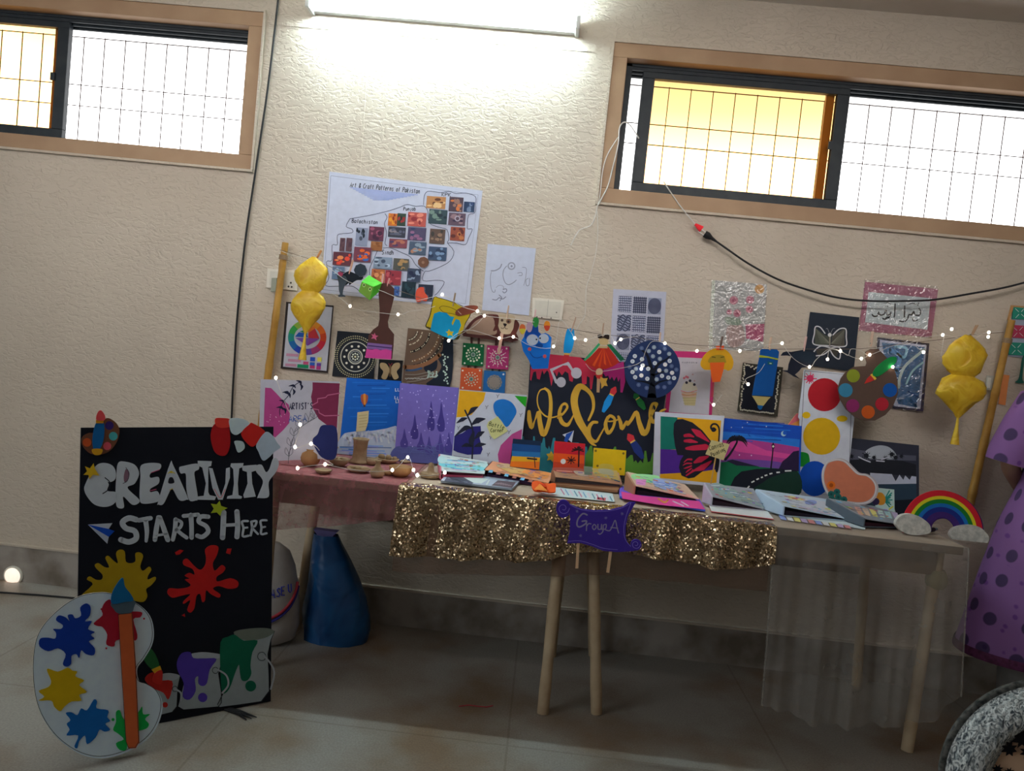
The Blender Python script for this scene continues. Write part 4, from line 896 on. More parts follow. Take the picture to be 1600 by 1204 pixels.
# --- bead-framed black picture
A = Art('beaded_frame_picture', 'black picture with a border of pale beads behind the blue pencil cutout', 'picture', PW, ZCAKE, k=.5)
A.part('frame'); A.slab([(855,470),(1292,520),(1230,1065),(792,1000)], '38342C', .012)
A.part('picture'); A.slab([(885,500),(1262,545),(1200,1030),(825,975)], '1C1E28', .001)
rb = [(870+rnd.random()*22-i*2.4, 485+i*21+rnd.random()*12) for i in range(24)]+[(1250+rnd.random()*16-i*2.2, 560+i*20) for i in range(22)]+[(830+i*19, 985+i*2.2+rnd.random()*10) for i in range(20)]+[(890+i*18, 490+i*2+rnd.random()*45) for i in range(9)]
A.part('bead_border', 'border of pale beads'); A.dots(rb, 10, 'B4B2A0', 7); A.done()

# --- strip hanging at the right edge
A = Art('patchwork_hanging', 'narrow cane-framed hanging of green and red mirror patches at the right edge', 'wall hanging', PW, ZF(1480,440,6.02), k=.42)
A.part('cane_frame'); A.slab([(598,222),(900,245),(900,262),(612,238),(575,360),(562,358)], '8A6844', .01)
A.part('backing'); A.off = .001; A.slab([(615,240),(900,262),(880,730),(570,700)], '7A8290', .003)
for y_, c_ in ((235,'1F6A5A'),(410,'8A2C44'),(572,'1F6A5A')):
    for xo in (0, 160):
        A.part('mirror_patch'); A.off = .0045; q = quad(612-(y_-235)*.1+xo,y_,760-(y_-235)*.1+xo,y_+118,.06,-.06); A.slab(q, c_, .004)
        cx = sum(p[0] for p in q)/4; cy = sum(p[1] for p in q)/4
        for a in range(4): A.stroke([(cx+18*cos(a*pi/2+.75),cy+18*sin(a*pi/2+.75)),(cx+62*cos(a*pi/2+.75),cy+62*sin(a*pi/2+.75))], [6,24,4], 'B8C8C0', keep=True)
A.part('tassel'); A.off = .002; A.slab([(705,715),(718,716),(700,900),(712,950),(640,945),(675,900)], '1C4A40', .006, True); A.done()
A = Art('wall_switch', 'small grey switch box on the wall beside the right bamboo pole', 'switch', PW, ZF(1480,440,6.02), k=.45, rough=.4)
A.slab([(370,880),(430,885),(412,1020),(355,1012)], '8A8A84', .02); A.part('rocker'); A.slab([(382,900),(408,902),(395,1000),(370,998)], 'A4A49E', .006); A.done()
A = Art('orange_tag', 'orange paper strip hanging on the wall right of the right bamboo pole', 'paper strip', PW, ZF(1480,440,6.02), k=.42)
A.slab([(515,870),(585,880),(570,965),(545,1160),(480,1150),(505,960)], 'A8683C', .002); A.done()

# ================================================================== CANVASES AND SHEETS STANDING ON THE TABLE
ZART, ZLF, ZW1, ZW2, ZBUT = ZF(400,580,6.3375), ZF(620,580,6.336), ZF(800,480,6.019), ZF(800,600,6.154), ZF(1010,630,6.4)
KC = .40
A = Art('abstract_canvas', "white canvas with pink, maroon and navy shapes lettered Artist's Area", 'canvas painting', Plane(-.47, ZT, 9), ZART, k=.44)
A.slab([(60,82),(832,105),(795,860),(60,1010),(35,900)], 'A3A3B0', .016, side='C8C0C0')
A.poly([(90,160),(150,165),(200,215),(250,270),(325,330),(335,420),(330,510),(270,580),(190,655),(75,560)], '9A3A74', False)
A.poly([(560,108),(830,118),(800,570),(700,530),(620,470),(565,370),(545,250),(560,180)], '6E2444')
A.poly([(800,570),(790,850),(650,850),(560,690),(610,620),(640,545),(700,530)], '1C2458', True)
A.stroke([(830,215),(710,235),(690,258),(610,270),(610,305),(555,335)], 10, 'A85A7C', smooth=False); A.stroke([(565,370),(620,380),(625,410),(680,440),(820,435)], 10, 'A85A7C', smooth=False)
A.stroke([(440,100),(370,150),(320,240),(270,300),(235,380),(240,440)], 7, '161A34')
for x,y,a in ((440,105,.5),(370,140,-.2),(330,225,.4),(310,205,-.1),(275,295,.3),(250,355,-.1),(455,150,1.1),(380,200,1.2),(290,380,.7)):
    A.stroke([(x-50*cos(a),y-50*sin(a)*.6),(x,y),(x+30*cos(a+.9),y+40*sin(a+.9))], [2,26,3], '161A34', keep=True)
A.off += STEP
A.text("ARTIST'S", (330,378), (560,372), 62, 9, '1A1E3C', slant=.1); A.text('AREA', (325,500), (500,495), 56, 8, '34549A', slant=.1)
def leafline(c0, pts, n=4):
    A.stroke(pts, 4, '343848', keep=True)
    for i in range(1, len(pts)):
        x, y = pts[i]
        for s_ in (-1, 1): A.stroke([(x,y),(x+s_*38,y-35),(x+s_*30,y-85),(x+s_*4,y-40),(x,y)], 3.5, '343848', keep=True)
leafline(0, [(320,910),(325,840),(345,740),(375,640)]); leafline(0, [(380,600),(430,560),(520,500),(575,470)])
A.off += STEP
A.dots([(100+rnd.random()*200, 400+rnd.random()*130) for i in range(14)], 5, 'C090B0')
clampz(A.done())

A = Art('balloon_canvas', 'blue sky canvas with a small hot-air balloon above white clouds', 'canvas painting', Plane(-.10, ZT, 9), ZART, k=KC)
A.slab([(908,65),(1445,100),(1410,860),(800,850),(845,640)], '0B4C9C', .016, side='0B3C80')
A.poly([(850,640),(940,600),(1040,590),(1120,590),(1200,580),(1290,565),(1415,560),(1405,860),(800,850)], '98A4B8', True, 3)
for i in range(16): A.stroke([(900+rnd.random()*420, 110+i*28),(960+rnd.random()*380, 112+i*28)], 9, ('1458A8','0A3C88','2468B4')[i % 3], keep=True)
A.off += STEP
for i in range(46): A.stroke([(870+i*12, 610-i*.8+rnd.random()*130), (884+i*12, 606-i*.8+rnd.random()*130)], 20, ('B0B8C4','8A98B4','A8ACC0')[i % 3], keep=True)
A.off += STEP
for i in range(14): A.stroke([(820+rnd.random()*150, 730+i*8),(1000+rnd.random()*380, 740+i*8)], 8, ('5A88C8','8A88C0','3A5890')[i % 3], keep=True)
A.off += STEP
A.poly([(1040,235),(1075,225),(1108,240),(1105,290),(1085,330),(1062,330),(1040,285)], '8A4430', True); A.poly([(1062,232),(1085,230),(1085,325),(1070,325)], 'B8742C', True); A.poly([(1062,330),(1085,330),(1082,352),(1066,352)], '3A2A28')
for x, y in ((1380,185),(1405,185),(1375,262),(1400,268),(1385,300),(1410,300)): A.stroke([(x,y-16),(x,y+12),(x+12,y+10)], 6, 'C8D0DC', smooth=False, keep=True)
clampz(A.done())
A = Art('paper_slip', 'cream slip of paper with faint writing stuck on the blue balloon canvas', 'note', Plane(-.1185, ZT, 9), ZART, k=.46)
A.slab([(1005,405),(1118,390),(1110,500),(1085,585),(992,598),(1000,490)], 'B8AC84', .0012)
for i in range(5): A.stroke([(1020,440+i*28),(1100,430+i*28)], 5, '9A8A60', keep=True)
A.done()

A = Art('purple_canvas', 'purple canvas of dark cypress trees and falling snow', 'canvas painting', Plane(-.119, ZT, 9), ZLF, k=KC)
A.slab([(40,118),(615,165),(545,905),(-20,880)], '5F559A', .016, side='4A4488')
A.poly([(-15,750),(150,740),(300,755),(450,745),(555,770),(545,905),(-20,880)], '454A80', True)
for x,y,h_ in ((340,290,290),(440,300,290),(178,425,240),(75,565,190),(240,600,190),(320,640,180),(430,610,200),(515,600,200)):
    A.poly([(x,y),(x+18,y+h_*.45),(x+36,y+h_*.75),(x+26,y+h_),(x-26,y+h_),(x-42,y+h_*.75),(x-18,y+h_*.45)], ('342C70','3C3478')[h_ < 210], True, 3)
A.dots([(50+rnd.random()*530, 150+rnd.random()*620) for i in range(60)], 6, '9A90C8', 6)
for i in range(24): A.stroke([(rnd.random()*480, 700+rnd.random()*130),(rnd.random()*20+480*rnd.random(), 720+rnd.random()*120)], 4, '4E5890', keep=True)
clampz(A.done())

A = Art('leaf_canvas', 'white canvas with dark leafy plant, yellow corner and blue drop shape', 'canvas painting', Plane(-.138, ZT, 9), ZLF, k=.44)
A.slab([(620,182),(1290,240),(1215,880),(1000,915),(545,870)], 'A8ACBA', .016, side='A8A8A8')
A.poly([(622,185),(880,208),(860,290),(810,350),(740,430),(660,450),(590,455)], 'C08F14', False)
A.poly([(1165,240),(1288,250),(1275,355),(1220,300)], '1C8A1C'); A.poly([(955,340),(985,290),(1060,275),(1140,310),(1185,390),(1160,460),(1090,550),(1030,480),(975,420)], '1460A8', True)
A.poly([(1240,570),(1140,620),(1030,730),(1000,820),(1010,905),(1150,920),(1215,880)], '9A3A74', False)
A.poly([(570,640),(650,610),(740,545),(830,540),(835,600),(820,660),(850,770),(830,820),(700,825),(600,800),(560,780)], '201C60', False)
A.stroke([(675,385),(710,460),(740,530),(755,640),(745,870)], 16, '1A1C2C')
for p, w in (([(700,440),(750,380),(805,350)],[4,50,4]), ([(590,512),(650,475),(700,462)],[4,42,4]), ([(740,530),(800,485),(880,468)],[6,60,3]), ([(740,560),(680,560),(570,645)],[10,50,4]), ([(770,670),(820,620),(870,595)],[6,50,3]), ([(770,745),(820,725),(885,720)],[6,46,3]), ([(640,745),(690,728),(745,745)],[3,44,6]), ([(760,600),(740,680),(730,740)],[20,60,20])): A.stroke(p, w, '1A1C2C', keep=True)
A.off += STEP
for x, y in ((1000,245),(890,355),(1228,432),(610,558),(1112,600),(905,822),(930,655)): A.stroke([(x-12,y-14),(x,y),(x+14,y-18)], 5, '3A3A4A', smooth=False, keep=True); A.stroke([(x,y),(x-4,y+16)], 5, '3A3A4A', keep=True)
A.off += STEP; A.stroke([(565,835),(715,855)], 6, '707080')
clampz(A.done())
A = Art('sticky_note', 'pale yellow sticky note lettered Bottle Corner on the leaf canvas', 'note', Plane(-.1565, ZT, 9), ZLF, k=.46)
A.slab([(890,540),(905,500),(1000,445),(1100,590),(965,672),(930,640)], 'B4B47C', .0012)
A.text('Bottle', (910,535), (1058,575), 40, 6, '3C4020'); A.text('Corner', (928,600), (1055,600), 36, 6, '3C4020'); A.done()

# welcome board
A = Art('welcome_board', 'tall black board with a gold painted Welcome and dripping paint edges', 'sign', Plane(-.105, ZT, 8), ZW1, k=KC)
A.slab([(175,430),(330,440),(1060,520),(1480,560),(1330,1600),(95,1560),(90,1250),(150,850)], '161A26', .012)
GD = 'B08A30'
def drip(pts, col): A.poly(pts, col)
A.poly([(175,560),(350,440),(640,470),(700,520),(800,580),(850,560),(860,620),(770,640),(750,770),(735,770),(730,660),(705,645),(700,720),(660,730),(655,640),(580,640),(570,700),(540,690),(530,620),(500,600),(470,640),(440,600),(420,650),(400,600),(380,700),(370,740),(345,610),(330,590),(300,630),(285,590),(260,680),(235,670),(225,600),(200,610),(180,690),(170,680)], 'A0243C')
A.poly([(860,560),(1050,510),(1065,700),(1040,800),(1020,800),(1018,660),(1000,700),(985,650),(960,690),(940,650),(920,680),(905,640),(880,650),(860,620)], '9A2468')
W_ = lambda p: (p[0], p[1])
T2 = lambda pts: [((x/6.154)*6.019, (120+y/6.154)*6.019) for x, y in pts]
A.poly(T2([(95,620),(100,500),(112,500),(115,580),(200,590),(205,500),(218,500),(225,590),(265,580),(290,560),(300,515),(315,515),(322,600),(345,625),(355,590),(370,630),(385,560),(395,515),(415,515),(425,600),(520,580),(560,560),(640,560),(650,590),(680,570),(690,600),(720,600),(735,700),(700,860),(90,870)]), '246C7C')
A.poly(T2([(700,860),(705,680),(730,640),(750,590),(770,590),(780,660),(960,650),(985,600),(1000,600),(1010,680),(1070,640),(1090,640),(1100,720),(1120,700),(1140,680),(1160,680),(1170,750),(1190,730),(1210,760),(1235,730),(1260,760),(1275,640),(1290,640),(1305,750),(1330,740),(1350,660),(1365,660),(1370,860)]), '4A7A2C')
# lettering
A.stroke([(160,980),(165,1060),(185,1130),(215,1060),(250,985),(262,1080),(290,1190),(325,1150),(355,1040),(365,900),(350,800),(310,762)], [30,46,34,10,36,44,50,40,36,34,30,22], GD)
A.stroke([(315,765),(265,780),(238,850),(250,940),(300,1010),(360,1035),(420,1025),(470,1000)], [16,12,10,12,14,14,12,16], GD)
A.stroke([(430,1040),(480,1000),(520,940),(500,905),(465,930),(445,1000),(470,1080),(520,1105),(555,1060),(585,1000)], [14,20,22,24,26,34,40,34,20,10], GD)
A.stroke([(720,1060),(765,950),(755,840),(700,770),(635,745),(590,830),(590,930),(630,1060),(700,1180),(745,1270),(790,1300)], [20,26,34,40,60,70,66,70,60,30,10], GD)
A.stroke([(800,1080),(755,1085),(720,1150),(735,1230),(790,1260),(830,1200),(880,1110)], [24,30,40,40,26,16,10], GD)
A.stroke([(900,1030),(880,1100),(905,1180),(950,1130),(965,1050),(920,1020),(900,1070),(985,1060),(1010,1030)], [22,36,36,24,26,30,14,14,12], GD)
A.stroke([(1000,1025),(1020,1080),(1035,1140),(1080,1070),(1085,1100),(1120,1060),(1170,985),(1195,1080),(1235,1180),(1275,1150),(1300,1040),(1350,930),(1360,905),(1320,910),(1300,980),(1310,1060),(1340,1080)], [20,34,34,20,30,30,34,44,56,40,24,30,26,24,30,40,30], GD)
A.stroke([(1340,1075),(1400,980),(1445,958)], [30,24,14], GD)
A.disc((483,945), 12, '161A26', ry=24, a=.2); A.disc((1340,945), 10, '161A26', ry=20)
# painted brushes
def brush(tip, end, c1, c2, w):
    (x0, y0), (x1, y1) = tip, end; f_ = lambda t_: (x0+(x1-x0)*t_, y0+(y1-y0)*t_)
    A.stroke([f_(.0), f_(.15), f_(.3)], [6, w, w*.7], c1, cap=False); A.stroke([f_(.29), f_(.34)], [w*.7, w*.75], 'C8A050', cap=False); A.stroke([f_(.34), f_(.65), f_(1)], [w*.8, w*1.1, w*.4], c2, cap=False)
brush((975,745),(855,985),'B02C34','1478B8',62); brush((1150,810),(1250,960),'1C5C2C','1F6430',60)
brush(T2([(1115,475)])[0],T2([(1260,715)])[0],'B02C34','1C2C68',72)
A.poly(T2([(485,485),(595,445),(575,560)]), 'A8B0C0'); A.poly(T2([(500,545),(520,480),(590,447),(530,560)]), '1C4494')
A.poly([(x*6.019/6.154, (120*6.154+y)*6.019/6.154) for x, y in ((330,670),(365,665),(375,640),(395,670),(430,690),(400,705),(395,750),(370,725),(335,735),(350,700))], 'B0902C')
clampz(A.done())

def small_canvas(name, label, q, base, fill, draw, z=ZW2, y=-.235, lean=12):
    global A
    A = Art(name, label, 'canvas painting', Plane(y, ZT, lean), z, k=KC); A.slab(q, base, .012, side=fill); draw(A); return clampz(A.done())
def d1(A):
    A.poly([(0,570),(275,590),(268,700),(0,680)], '123C70'); A.poly([(0,640),(272,655),(270,705),(0,690)], '1C5A90'); A.poly([(0,690),(270,705),(262,800),(-20,780)], 'B88A1C'); A.poly([(-10,740),(265,745),(260,820),(-20,790)], 'B86018')
    A.stroke([(215,700),(222,800)], 8, '1A1A22'); A.stroke([(150,712),(235,722)], 16, '1A1A22')
small_canvas('dusk_canvas', 'mini canvas of a navy to orange dusk, leftmost under the Welcome lettering', [(10,525),(280,550),(262,830),(-22,800)], '10223C', 'B8A090', d1)
def d2(A):
    A.poly([(410,555),(700,580),(695,680),(405,660)], 'A81828'); A.poly([(405,660),(697,685),(692,780),(398,760)], 'C84818'); A.poly([(400,745),(693,765),(688,850),(395,835)], 'A83820')
    A.disc((492,742), 25, 'C8C4BC'); A.stroke([(645,600),(640,790)], 14, '2A1418')
    for a in range(7): A.stroke([(632,630),(632+55*cos(-pi*a/6),630+40*sin(-pi*a/6)+14)], 12, '2A1418', keep=True)
    for a in range(8): A.stroke([(568,730),(568+42*cos(a*.8),730+36*sin(a*.8))], 9, '2A1418', keep=True)
small_canvas('sunset_palm_canvas', 'mini red sunset canvas with black palm trees and a white sun', [(408,548),(702,575),(690,860),(392,840)], 'B02420', 'B04030', d2)
def d3(A):
    A.dots([(805,640),(1072,665),(1042,815),(822,785)], 12, '6A5418')
    A.poly([(850,770),(970,780),(960,860),(840,850)], 'B09C40', True)
small_canvas('yellow_canvas', 'mini plain yellow canvas with brown corner spots, right of the sunset one', [(785,612),(1095,640),(1080,880),(775,855)], 'BC9C10', 'B0A060', d3)

# butterfly canvas
A = Art('butterfly_canvas', 'canvas of half a monarch butterfly on green, purple and yellow panels, white border', 'canvas painting', Plane(-.20, ZT, 11), ZBUT, k=KC)
A.slab([(85,88),(770,128),(715,835),(60,770)], '9CA0AC', .016, side='9A9AA4')
A.poly([(142,128),(748,170),(700,800),(135,745)], 'B88414')
A.poly([(142,128),(310,140),(300,460),(140,460)], '0C5C50'); A.poly([(140,455),(330,465),(700,560),(690,660),(560,680),(420,690),(136,705)], '3C1C70')
BK = '15151F'
A.poly([(305,160),(360,155),(460,190),(560,270),(640,370),(720,560),(640,620),(560,680),(480,740),(420,750),(350,720),(325,640),(340,570),(370,520),(310,515),(285,420),(270,300),(275,200)], BK, False)
RD = '9C1C38'
for p, w in (([(455,258),(520,300),(630,385)],[10,66,8]), ([(385,322),(430,318),(475,335)],[30,36,10]), ([(385,375),(440,375),(510,388)],[26,40,10]), ([(400,450),(470,445),(590,435),(620,430)],[24,50,60,20]), ([(480,590),(540,560),(620,530)],[20,60,14]), ([(400,720),(480,670),(560,640),(650,575)],[14,20,60,10]),
             ([(375,590),(410,560),(450,560)],[6,14,22]), ([(365,620),(400,600),(450,600)],[6,14,16]), ([(375,650),(410,640),(450,625)],[6,16,14]), ([(395,690),(420,670),(450,650)],[6,16,14]), ([(440,700),(455,680),(465,660)],[8,14,8])): A.stroke(p, w, RD, keep=True)
A.off += STEP
A.stroke([(722,400),(728,260),(700,210),(660,210),(645,240),(665,265),(688,262)], [14,16,18,18,20,24,26], BK); A.disc((672,262), 24, BK); A.poly([(690,560),(730,560),(715,680),(690,670)], BK, True)
clampz(A.done())
A = Art('craft_sign', 'yellow paper sign lettered Canvas Painting on a thin stick by the butterfly canvas', 'sign', Plane(-.26, ZT, 0), ZBUT, k=.46)
A.part('stick'); A.slab([(685,540),(697,542),(645,830),(618,1010),(606,1008),(632,828)], 'A88850', .003)
A.part('note'); A.slab([(650,365),(832,408),(770,568),(590,508)], 'B0A878', .0015)
A.text('Canvas', (632,470), (775,425), 46, 6, '303020'); A.text('Painting', (655,535), (790,475), 40, 6, '303020'); clampz(A.done())

# night road canvas
A = Art('night_road_canvas', 'canvas of a palm, street lamp and winding road under a blue and pink night sky', 'canvas painting', Plane(-.172, ZT, 11), ZBUT, k=KC)
A.slab([(775,150),(1542,230),(1515,925),(705,815)], '103C94', .016, side='101C60')
A.poly([(765,280),(1535,360),(1528,440),(762,375)], '1C5CA8'); A.poly([(762,365),(1050,365),(1300,400),(1530,440),(1520,660),(740,590)], '8A3070'); A.poly([(760,380),(1000,380),(1200,470),(1525,520),(1522,570),(900,480)], 'A83A78')
A.poly([(800,560),(1000,560),(1200,570),(1380,600),(1360,665),(740,620)], '56387C', True)
for i in range(14): A.stroke([(790+rnd.random()*300,180+i*14),(950+rnd.random()*500,200+i*14)], 8, ('0C2C80','1848A0','1C64B4')[i % 3], keep=True)
A.off += STEP
A.poly([(740,590),(900,570),(1130,635),(1360,655),(1525,650),(1515,925),(705,815)], '0C5438'); A.poly([(800,575),(860,560),(1130,632),(900,620)], '1C1830')
A.poly([(1320,660),(1360,580),(1410,540),(1470,480),(1526,470),(1524,680)], '1E1430')
A.poly([(830,845),(880,740),(950,680),(1100,655),(1300,650),(1500,670),(1520,700),(1515,925),(1000,890)], '10141E'); A.poly([(1080,880),(1180,780),(1300,720),(1520,690),(1515,925)], '0E2820', True)
for p in ([(1000,860),(1030,825)],[(1050,790),(1080,775)],[(1100,762),(1125,750)],[(1145,742),(1165,735)],[(1182,722),(1210,715)],[(1230,705),(1260,698)],[(1300,690),(1335,688)],[(1385,675),(1450,672)]): A.stroke(p, 14, 'B0B8C0', cap=False, keep=True)
A.off += STEP
A.stroke([(790,560),(840,500),(900,400),(905,370)], [26,22,18,16], BK)
for a in range(13):
    an = -pi*1.12+a*pi*1.24/12; A.stroke([(905,365),(905+70*cos(an),365+45*sin(an)),(905+110*cos(an),385+70*sin(an)+25)], [6,15,2], BK, keep=True)
A.off += STEP; A.stroke([(1268,400),(1262,500),(1245,650)], [14,12,16], BK); A.poly([(1250,410),(1285,412),(1280,450),(1255,448)], BK); A.disc((1268,430), 11, 'D0B8A8')
A.disc((1372,302), 26, '88A8C8'); A.disc((1384,294), 20, '16489C'); A.dots([(960,240),(850,240),(1010,190),(1200,230),(930,515),(1050,520)], 6, 'A8A8D0')
clampz(A.done())

A = Art('sunset_corner_canvas', 'orange and pink sunset painting peeping out behind the night road canvas', 'canvas painting', Plane(-.10, ZT, 6), ZBUT, k=KC)
A.slab([(1400,230),(1500,100),(1530,100),(1520,640),(1400,640)], 'C87838', .01); A.poly([(1410,225),(1500,103),(1528,103),(1525,170)], 'B05860'); clampz(A.done())

# primary colours sheet
A = Art('primary_colours_sheet', 'tall white card with red, yellow and blue painted circles', 'poster', Plane(-.135, ZT, 6.5), ZPRM, k=.42)
A.slab([(130,85),(525,122),(520,480),(485,800),(470,1140),(70,1085),(95,480),(85,460)], '9CA0AC', .006)
A.outline([(138,95),(510,130),(480,1080),(85,1050)], 4, '3A3E48')
A.splat((180,155), 48, 'B82C50', 5, 11); A.disc((292,283), 130, '86141E'); A.disc((270,608), 145, 'A88410'); A.disc((150,443), 32, 'B88C10', ry=26); A.disc((430,470), 42, 'B88C10', ry=24)
A.poly([(92,740),(150,738),(172,765),(170,830),(92,840)], '106C24', True); A.disc((215,940), 122, '0C3C90', ry=138); clampz(A.done())

# heart
A = Art('heart_cutout', 'peach heart-shaped card edged with pearl beads, green flowers at its corner', 'cutout', Plane(-.29, ZT, 10), ZPRM, k=.50)
A.slab([(300,820),(340,795),(400,782),(460,800),(510,850),(560,895),(620,905),(680,950),(705,1010),(690,1080),(640,1130),(560,1145),(450,1130),(360,1100),(300,1040),(272,960),(272,880)], '9A9498', .012, True)
A.part('heart_face', 'peach painted face'); A.poly([(315,828),(350,808),(400,800),(450,815),(495,858),(550,908),(620,922),(668,960),(688,1010),(675,1070),(630,1112),(560,1125),(450,1110),(370,1085),(320,1035),(292,960),(292,890)], 'A8644C', True)
A.part('pearl_edge', 'white pearl edging'); E_ = catmull([(307,824),(345,801),(400,791),(455,807),(503,854),(555,901),(620,913),(674,955),(696,1010),(682,1075),(635,1121),(560,1135),(450,1120),(365,1092),(310,1038),(282,960),(282,885)], True, 8)
A.dots([(p.x, p.y) for p in E_], 5, 'B8B4B8', 6)
A.part('flower', 'orange paper flower'); A.disc((345,992), 34, 'B85C18', n=9); A.disc((345,992), 16, '8A4010')
for x, y in ((390,1045),(345,1062),(400,1085),(445,1105),(350,1100)):
    A.part('flower', 'teal paper flower'); A.disc((x,y), 28, '1C5450', n=7); A.disc((x,y), 10, '103C3C')
clampz(A.done())
A = Art('sunflower_card', 'small card painted with an orange flower and teal leaves, right of the heart', 'canvas painting', Plane(-.25, ZT, 8), ZPRM, k=.36)
A.slab([(690,1010),(832,1025),(835,1215),(690,1200)], '88A098', .008)
for i in range(8): A.stroke([(760,1110),(800+rnd.random()*25,1035+i*18)], 10, '1C6860', keep=True)
A.off += STEP; A.poly([(700,1060),(740,1050),(770,1090),(760,1140),(710,1140)], 'B86C20', True); A.disc((695,1120), 28, '241C38'); A.stroke([(800,1180),(828,1160)], 10, 'B89C20'); clampz(A.done())

# moonlit landscape
A = Art('moonlit_canvas', 'black, grey and white canvas of a big moon above trees and water', 'canvas painting', Plane(-.112, ZT, 8), ZPRM, k=.36)
A.slab([(470,620),(1018,680),(1018,1250),(430,1190)], '22242E', .016, side='1A1A22')
A.poly([(485,700),(560,715),(800,750),(1010,760),(1010,800),(490,790)], '3C3E4A', False); A.poly([(610,735),(650,700),(720,680),(790,690),(840,730),(855,770),(800,790),(640,780)], '7A8088', True)
A.poly([(480,800),(560,790),(590,770),(640,800),(720,790),(800,795),(900,800),(1010,830),(1010,920),(820,910),(650,900),(490,880)], '16181E', False)
for x, y, s_ in ((620,760,34),(680,775,24),(820,750,30),(850,775,28),(895,765,22),(505,765,24),(770,780,22)): A.splat((x,y), s_, '14161C', int(x), 9)
for p in ([(560,770),(600,790),(650,810)],[(700,800),(760,805)],[(740,790),(800,770)]): A.stroke(p, 10, '8A8C96', keep=True)
A.off += STEP
A.poly([(650,895),(820,905),(850,960),(880,910),(910,950),(925,915),(960,950),(975,920),(1012,925),(1012,990),(650,1000)], '878C9A'); A.poly([(650,985),(1012,980),(1015,1245),(640,1200)], '20303E'); A.poly([(840,1110),(1015,1100),(1015,1248),(840,1225)], '10161E')
clampz(A.done())

# rainbow
A = Art('rainbow_cutout', 'felt rainbow arch ending in two textured white clouds at the right table end', 'cutout', Plane(-.50, ZT, 3), ZF(1360,740,5.47), k=.26)
def arc(cx, cy, r0, r1, col, t, a0=0.0, a1=pi, tilt=.07, part=None):
    if part: A.part(part[0], part[1])
    n = 28; f_ = lambda r, a: (cx+r*cos(a), cy-r*sin(a)*.98+r*cos(a)*tilt)
    A.slab([f_(r1, a0+(a1-a0)*i/n) for i in range(n+1)]+[f_(r0, a1+(a0-a1)*i/n) for i in range(n+1)], col, t)
A.mb = A.parts[0][2]
arc(612,478,102,345,'2A1444',.010, -.05, 3.3)
for r0, r1, c_, nm in ((296,345,'84141E','red'),(268,296,'B88418','yellow'),(232,268,'104C1C','green'),(200,232,'0E4478','blue'),(158,200,'101C54','navy'),(104,158,'281848','violet')):
    A.off = .0102; arc(612,478,r0,r1,c_,.003, -.05, 3.3, part=('band', nm+' band'))
M_FOAM = mottled('foam_clay', (.55, .57, .54), (.8, .8, .76), 60, .8, 1.0, 90)
for q, lb in (([(200,400),(240,350),(310,335),(380,350),(440,385),(485,430),(490,490),(430,510),(340,515),(260,490),(205,440)],'left'), ([(662,500),(700,455),(800,432),(890,440),(950,480),(988,540),(960,590),(880,608),(780,600),(700,575),(668,535)],'right')):
    A.part('cloud'); A.off = .0135; A.slab(q, M_FOAM, .02, True)
o = clampz(A.done())
# ================================================================== LINE OF CUT-OUTS AND FAIRY LIGHTS
YL = -.150
PL_ = lambda d=0.0: Plane(YL-d)
KD = .46
LINE = [(437,390),(470,400),(505,412),(545,428),(600,446),(660,466),(706,476),(745,488),(790,497),(835,505),(893,514),(940,522),(1000,528),(1060,537),(1120,541),(1180,545),(1240,545),(1330,545),(1362,543),(1410,537),(1480,529),(1520,523),(1568,519)]
def lineat(px):
    for a, b in zip(LINE, LINE[1:]):
        if a[0] <= px <= b[0]: t = (px-a[0])/(b[0]-a[0]); return a[1]+(b[1]-a[1])*t
    return 520
def yl(px):   # the cord leaves the poles near the wall and bows out in front of the canvases
    e = min((px-437)/70, (1568-px)/70, 1); e = max(0, e); return -.055+(YL+.055)*e
def pole(name, label, top, bot, r=.0165):
    a = aty(*top, -.038); b = aty(*bot, -.038); t = (a.z-(ZT-.004))/(a.z-b.z); foot = a+(b-a)*t
    root = empty(name, foot); tag(root, label, 'pole'); mb = MB(); n = 9; pts = []; rr = []
    for i in range(n*4+1):
        f_ = i/(n*4); pts.append(foot+(a-foot)*f_); rr.append(r*(1.12 if i % 9 == 5 else 1.0)*(1.05-.2*f_))
    mb.tube(pts, rr, M_WOODP, 12); sub('cane', mb, root)
    mb = MB(); q = foot+(a-foot)*.93 if 'left' in label else foot+(a-foot)*.90
    u = (a-foot).normalized()
    for k in range(3): mb.tube([q+u*(k*.007-.012), q+u*(k*.007-.006)], r*1.18, paint('6A5A48', .5), 12)
    sub('lashing', mb, root, 'cord wound round the pole'); return root
pole('bamboo_pole', 'left bamboo pole holding up the string of cut-outs', (446,379), (418,592))
pole('bamboo_pole', 'right bamboo pole behind the rainbow holding up the string of cut-outs', (1581,500), (1515,790))
pts = [aty(x, y, yl(x)) for x, y in [(c.x, c.y) for c in catmull(LINE, False, 3)]]
tubeobj('string', pts, .0011, paint('4A4038', .5), 'thin brown string stretched between the two bamboo poles', 'string', 5)
def pin(px, what, h=22, col='A89078', lean=0, dy=0):
    y = lineat(px)+dy; b = aty(px, y, yl(px)); k = .0028
    root = empty('clothespin', b); tag(root, 'tiny wooden clothespin gripping '+what, 'clothespin', 'clothespins along the string')
    for s_ in (-1, 1):
        mb = MB(); a = radians(lean)
        lo = b+Vector((0, s_*.0042, -.010)); hi = b+Vector((sin(a)*h*k, s_*.0042+s_*.003, cos(a)*h*k*.9-.004))
        mb.tube([lo, (lo+hi)/2, hi], [.0022, .0032, .0026], paint(col, .5), 6); sub('jaw', mb, root)
    mb = MB(); mb.tube([b+Vector((-.0045, 0, .002)), b+Vector((.0045, 0, .002))], .0022, paint('6A6A6A', .5, .4, .6), 6); sub('spring', mb, root)

